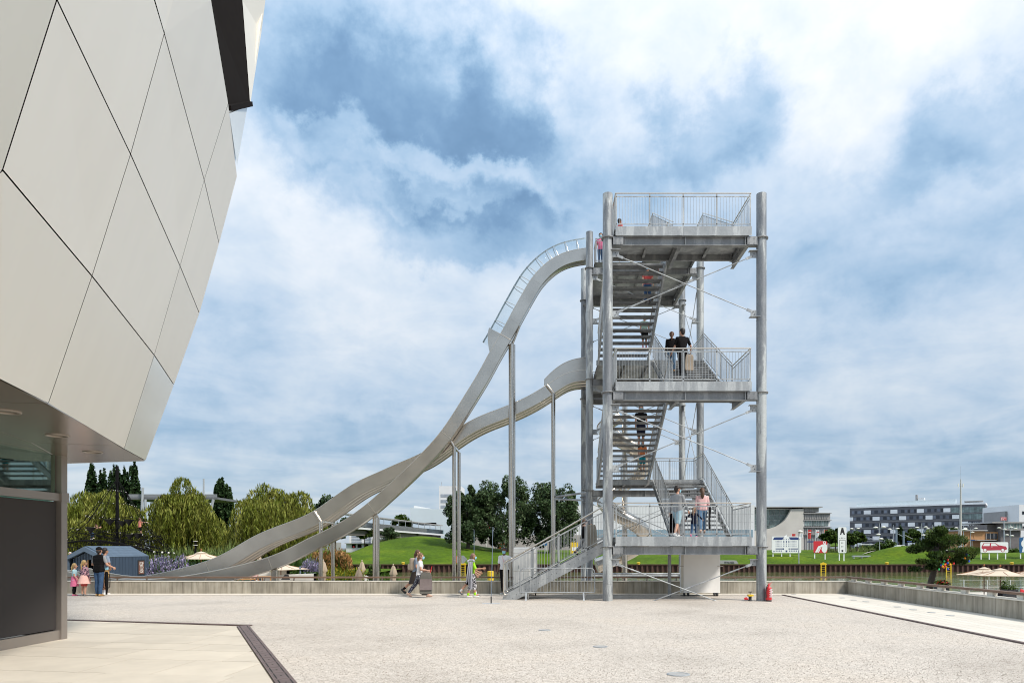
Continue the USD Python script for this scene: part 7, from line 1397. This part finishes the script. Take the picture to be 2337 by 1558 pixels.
part('door_leaf', MB().box((xm - .10, ya + .24, TERR), (xm - .03, ya + .29, VZ(1277.5, 46))), m_orange, t); part('dark_doorway', MB().box((xm - .02, ya + .7, TERR), (xm + 1.1, ya + .74, VZ(1276, 46))), m_black, t)
yp = 49.9; p = part('poster', MB().box((x1 + .016, yp - .42, VZ(1311, yp)), (x1 + .03, yp + .42, VZ(1277, yp))), m_ink, t)
part('poster_frame', MB().box((x1 + .0305, yp - .33, VZ(1308.5, yp)), (x1 + .036, yp + .33, VZ(1280, yp))), M('poster_brown', (.16, .07, .05), .7), t); rg = np.random.default_rng(12); mb = MB()
for k in range(10): z = VZ(1281.5 + k * 2.6, yp); mb.path([(x1 + .04, yp - .2 + rg.uniform(-.06, .06), z), (x1 + .04, yp + rg.uniform(-.1, .1), z - .05 + rg.uniform(-.04, .04)), (x1 + .04, yp + .2 + rg.uniform(-.06, .06), z + rg.uniform(-.05, .03))], .018, 4)
part('poster_drawing', mb, m_lampw, t, kind='stuff')
# climbing net with its black mast
m_rope = M('rope_black', (.007, .0065, .007), .85, spec=.1); t = thing('climbing_net', 'black rope climbing net with dark baskets hung from a tall black mast', 'climbing net'); Yn = 58.; mx = UX(267.5, Yn); zt = VZ(1063, Yn); T = np.array([mx, Yn, zt])
part('mast', MB().tube((mx, Yn, TERR), (mx, Yn, zt), .12, 14), m_rope, t)
for z in (VZ(1135, Yn), VZ(1160, Yn), VZ(1185, Yn)): part('mast_collar', MB().tube((mx, Yn, z), (mx, Yn, z + .12), .15, 14), m_rope, t)
R_ = 4.9; ring = [np.array([mx + R_ * math.cos(a) * 1.0, Yn + R_ * math.sin(a) * .8, VZ(1246, Yn) - .9 * (math.cos(a) > .2) * (math.cos(a)) - .15 * math.sin(3 * a)]) for a in np.arange(24) * 2 * math.pi / 24]
part('ring_rope', MB().path(ring, .035, 6, closed=True), m_rope, t)
mb = MB()
for k in range(0, 24, 2):
    m_ = (T - [0, 0, 1.2]) * .5 + ring[k] * .5 - [0, 0, .7]; mb.path([T - [0, 0, 1.1], (T - [0, 0, 1.1]) * .7 + m_ * .3 + (0, 0, .05), m_, ring[k]], .026, 4)
part('guy_ropes', mb, m_rope, t, kind='stuff'); mb = MB(); wh = MB(); rg = np.random.default_rng(2)
for f in (.14, .30, .5, .7, .88):
    loop = []
    for k in range(24): m_ = T * .5 + ring[k] * .5 - [0, 0, 1.3]; loop.append((T - [0, 0, 1.1]) * (1 - f) ** 2 + 2 * f * (1 - f) * m_ + ring[k] * f * f)
    mb.path(loop, .016, 4, closed=True)
    for k in range(0, 24): 
        if rg.random() < .5: wh.mani(sph(loop[k], .034, 6))
for k in range(64): a, b_ = rg.uniform(0, 6.28), rg.uniform(0, 6.28); r1, r2 = rg.uniform(.3, .98, 2) * R_; z1_, z2_ = rg.uniform(VZ(1246, Yn) - .6, VZ(1205, Yn), 2); mb.tube((mx + r1 * math.cos(a), Yn + .8 * r1 * math.sin(a), z1_), (mx + r2 * math.cos(b_), Yn + .8 * r2 * math.sin(b_), z2_), .017, 4, caps=False)
part('net_ropes', mb, m_rope, t, kind='stuff'); part('rope_joints', wh, m_lampw, t, kind='stuff')
for (u, v, r) in ((207, 1208, .48), (251, 1190, .50), (279, 1194, .42), (294, 1191, .44), (296, 1224, .40), (315, 1222, .40)):
    q = P(u, v, Yn - .6); a = np.arange(7) * math.pi / 3; A = np.array([np.stack([q[0] + np.cos(a) * r * f, q[1] + np.sin(a) * r * f * .8, np.full(7, q[2] + .38 * f - .2 - .12 * (1 - f))], -1) for f in (0., .6, 1.0)]); part('basket', MB().grid(A).grid(A[:, ::-1] + [0, 0, .01]).path(A[-1][:6], .03, 5, closed=True), M('basket_rubber_' + str(u), (.010, .0095, .010), .4, spec=.25), t)
part('stay_cable', MB().path([P(152, 1193, 60), P(195, 1187, 60), P(225, 1170, 60), P(238, 1157, 60)], .03, 5), m_lampw, t)
t = thing('net_perimeter_rope', 'heavy dark net border with posts sloping down to the right behind the shed', 'net border'); pts = [P(u, v, 55.5) for u, v in ((150, 1238), (190, 1233), (235, 1234), (275, 1240), (315, 1249), (352, 1258), (385, 1261), (400, 1262))]; part('rope_band', MB().path(pts, .075, 7), m_rope, t); mb = MB()
for k in range(60): f = k / 59 * 6.99; i = int(f); p_ = np.array(pts[i]) * (1 - f + i) + np.array(pts[i + 1]) * (f - i); mb.tube(p_, p_ + [.3 * math.sin(k), 0, -1.2], .02, 4, caps=False)
part('hanging_ropes', mb, m_rope, t, kind='stuff')
for u, v in ((352, 1259), (370, 1260), (385, 1261), (396, 1262)): part('post_head', MB().mani(sph(P(u, v, 55.3), .09, 8)), m_lampw, t)
# viewing platform between the willows
m_deckg = M('deck_dark_grey', (.12, .125, .13), .7)
t = thing('viewing_platform', 'raised steel viewing platform with thin masts between the willows', 'platform'); Yv = 80.; part('deck', MB().box((UX(290, Yv), Yv, VZ(1139, Yv)), (UX(496, Yv), Yv + 6, VZ(1134, Yv))), m_deckg, t); part('parapet', MB().box((UX(292, Yv), Yv + .1, VZ(1133.9, Yv)), (UX(494, Yv), Yv + .16, VZ(1127, Yv))), M('mesh_grey', (.2, .21, .22), .7), t); part('mezzanine_deck', MB().box((UX(292, Yv), Yv, VZ(1190, Yv)), (UX(345, Yv), Yv + 5, VZ(1187, Yv))), m_deckg, t)
for (u, v0, v1) in ((323, 1262, 1112), (332, 1262, 1139), (330, 1262, 1180)): part('mast', MB().tube(P(u - 3, v0, Yv - .3), P(u + 3 if v1 < 1130 else u, v1, Yv - .3), .14, 8), m_pole, t)
part('mast', MB().tube(P(465, 1262, Yv), P(465, 1092, Yv), .1, 8), m_pole, t); part('raking_strut', MB().tube(P(476, 1190, Yv), P(487, 1139, Yv), .16, 8), m_pole, t)
t = thing('garden_lamp', 'slim dark garden lamp with white rings behind the left parasol', 'lamp'); Y = 56; x = UX(446, Y); part('shaft', MB().tube((x, Y, TERR), (x, Y, VZ(1235, Y)), .09, 10), m_rope, t)
for v in (1235, 1244): part('ring', MB().tube((x, Y, VZ(v, Y)), (x, Y, VZ(v - 1.3, Y)), .18, 12), m_lampw, t)
t = thing('hoarding', 'white fabric hoarding behind the left parasol and the slide', 'hoarding'); Y = 78; part('panel', MB().box((UX(483, Y), Y, TERR + .3), (UX(535, Y), Y + .1, VZ(1246, Y))), m_bwhite, t)
t = thing('kiosk', 'orange fronted kiosk under the trees behind the slide posts', 'kiosk'); Y = 130; part('wall', MB().box((UX(752, Y), Y, 0), (UX(768, Y), Y + 3, VZ(1237, Y))), m_roofg, t); part('front', MB().box((UX(756, Y), Y - .1, VZ(1250, Y)), (UX(763, Y), Y, VZ(1240, Y))), m_vano, t)
t = thing('cafe_pavilion', 'low pavilion with dark openings and red sign under the footbridge', 'pavilion'); Y = 160; part('wall', MB().box((UX(790, Y), Y, .6), (UX(852, Y), Y + 4, VZ(1240, Y))), m_bwhite, t); part('roof', MB().box((UX(788, Y), Y - .6, VZ(1240, Y)), (UX(856, Y), Y + 4.2, VZ(1238.6, Y))), m_roofg, t)
for u in (803, 816, 831): part('opening', MB().box((UX(u, Y), Y - .08, VZ(1249, Y)), (UX(u + 9, Y), Y + .02, VZ(1241, Y))), m_black, t)
part('sign_panel', MB().box((UX(806, Y), Y - .2, VZ(1249, Y)), (UX(809, Y), Y - .1, VZ(1245, Y))), m_red, t)
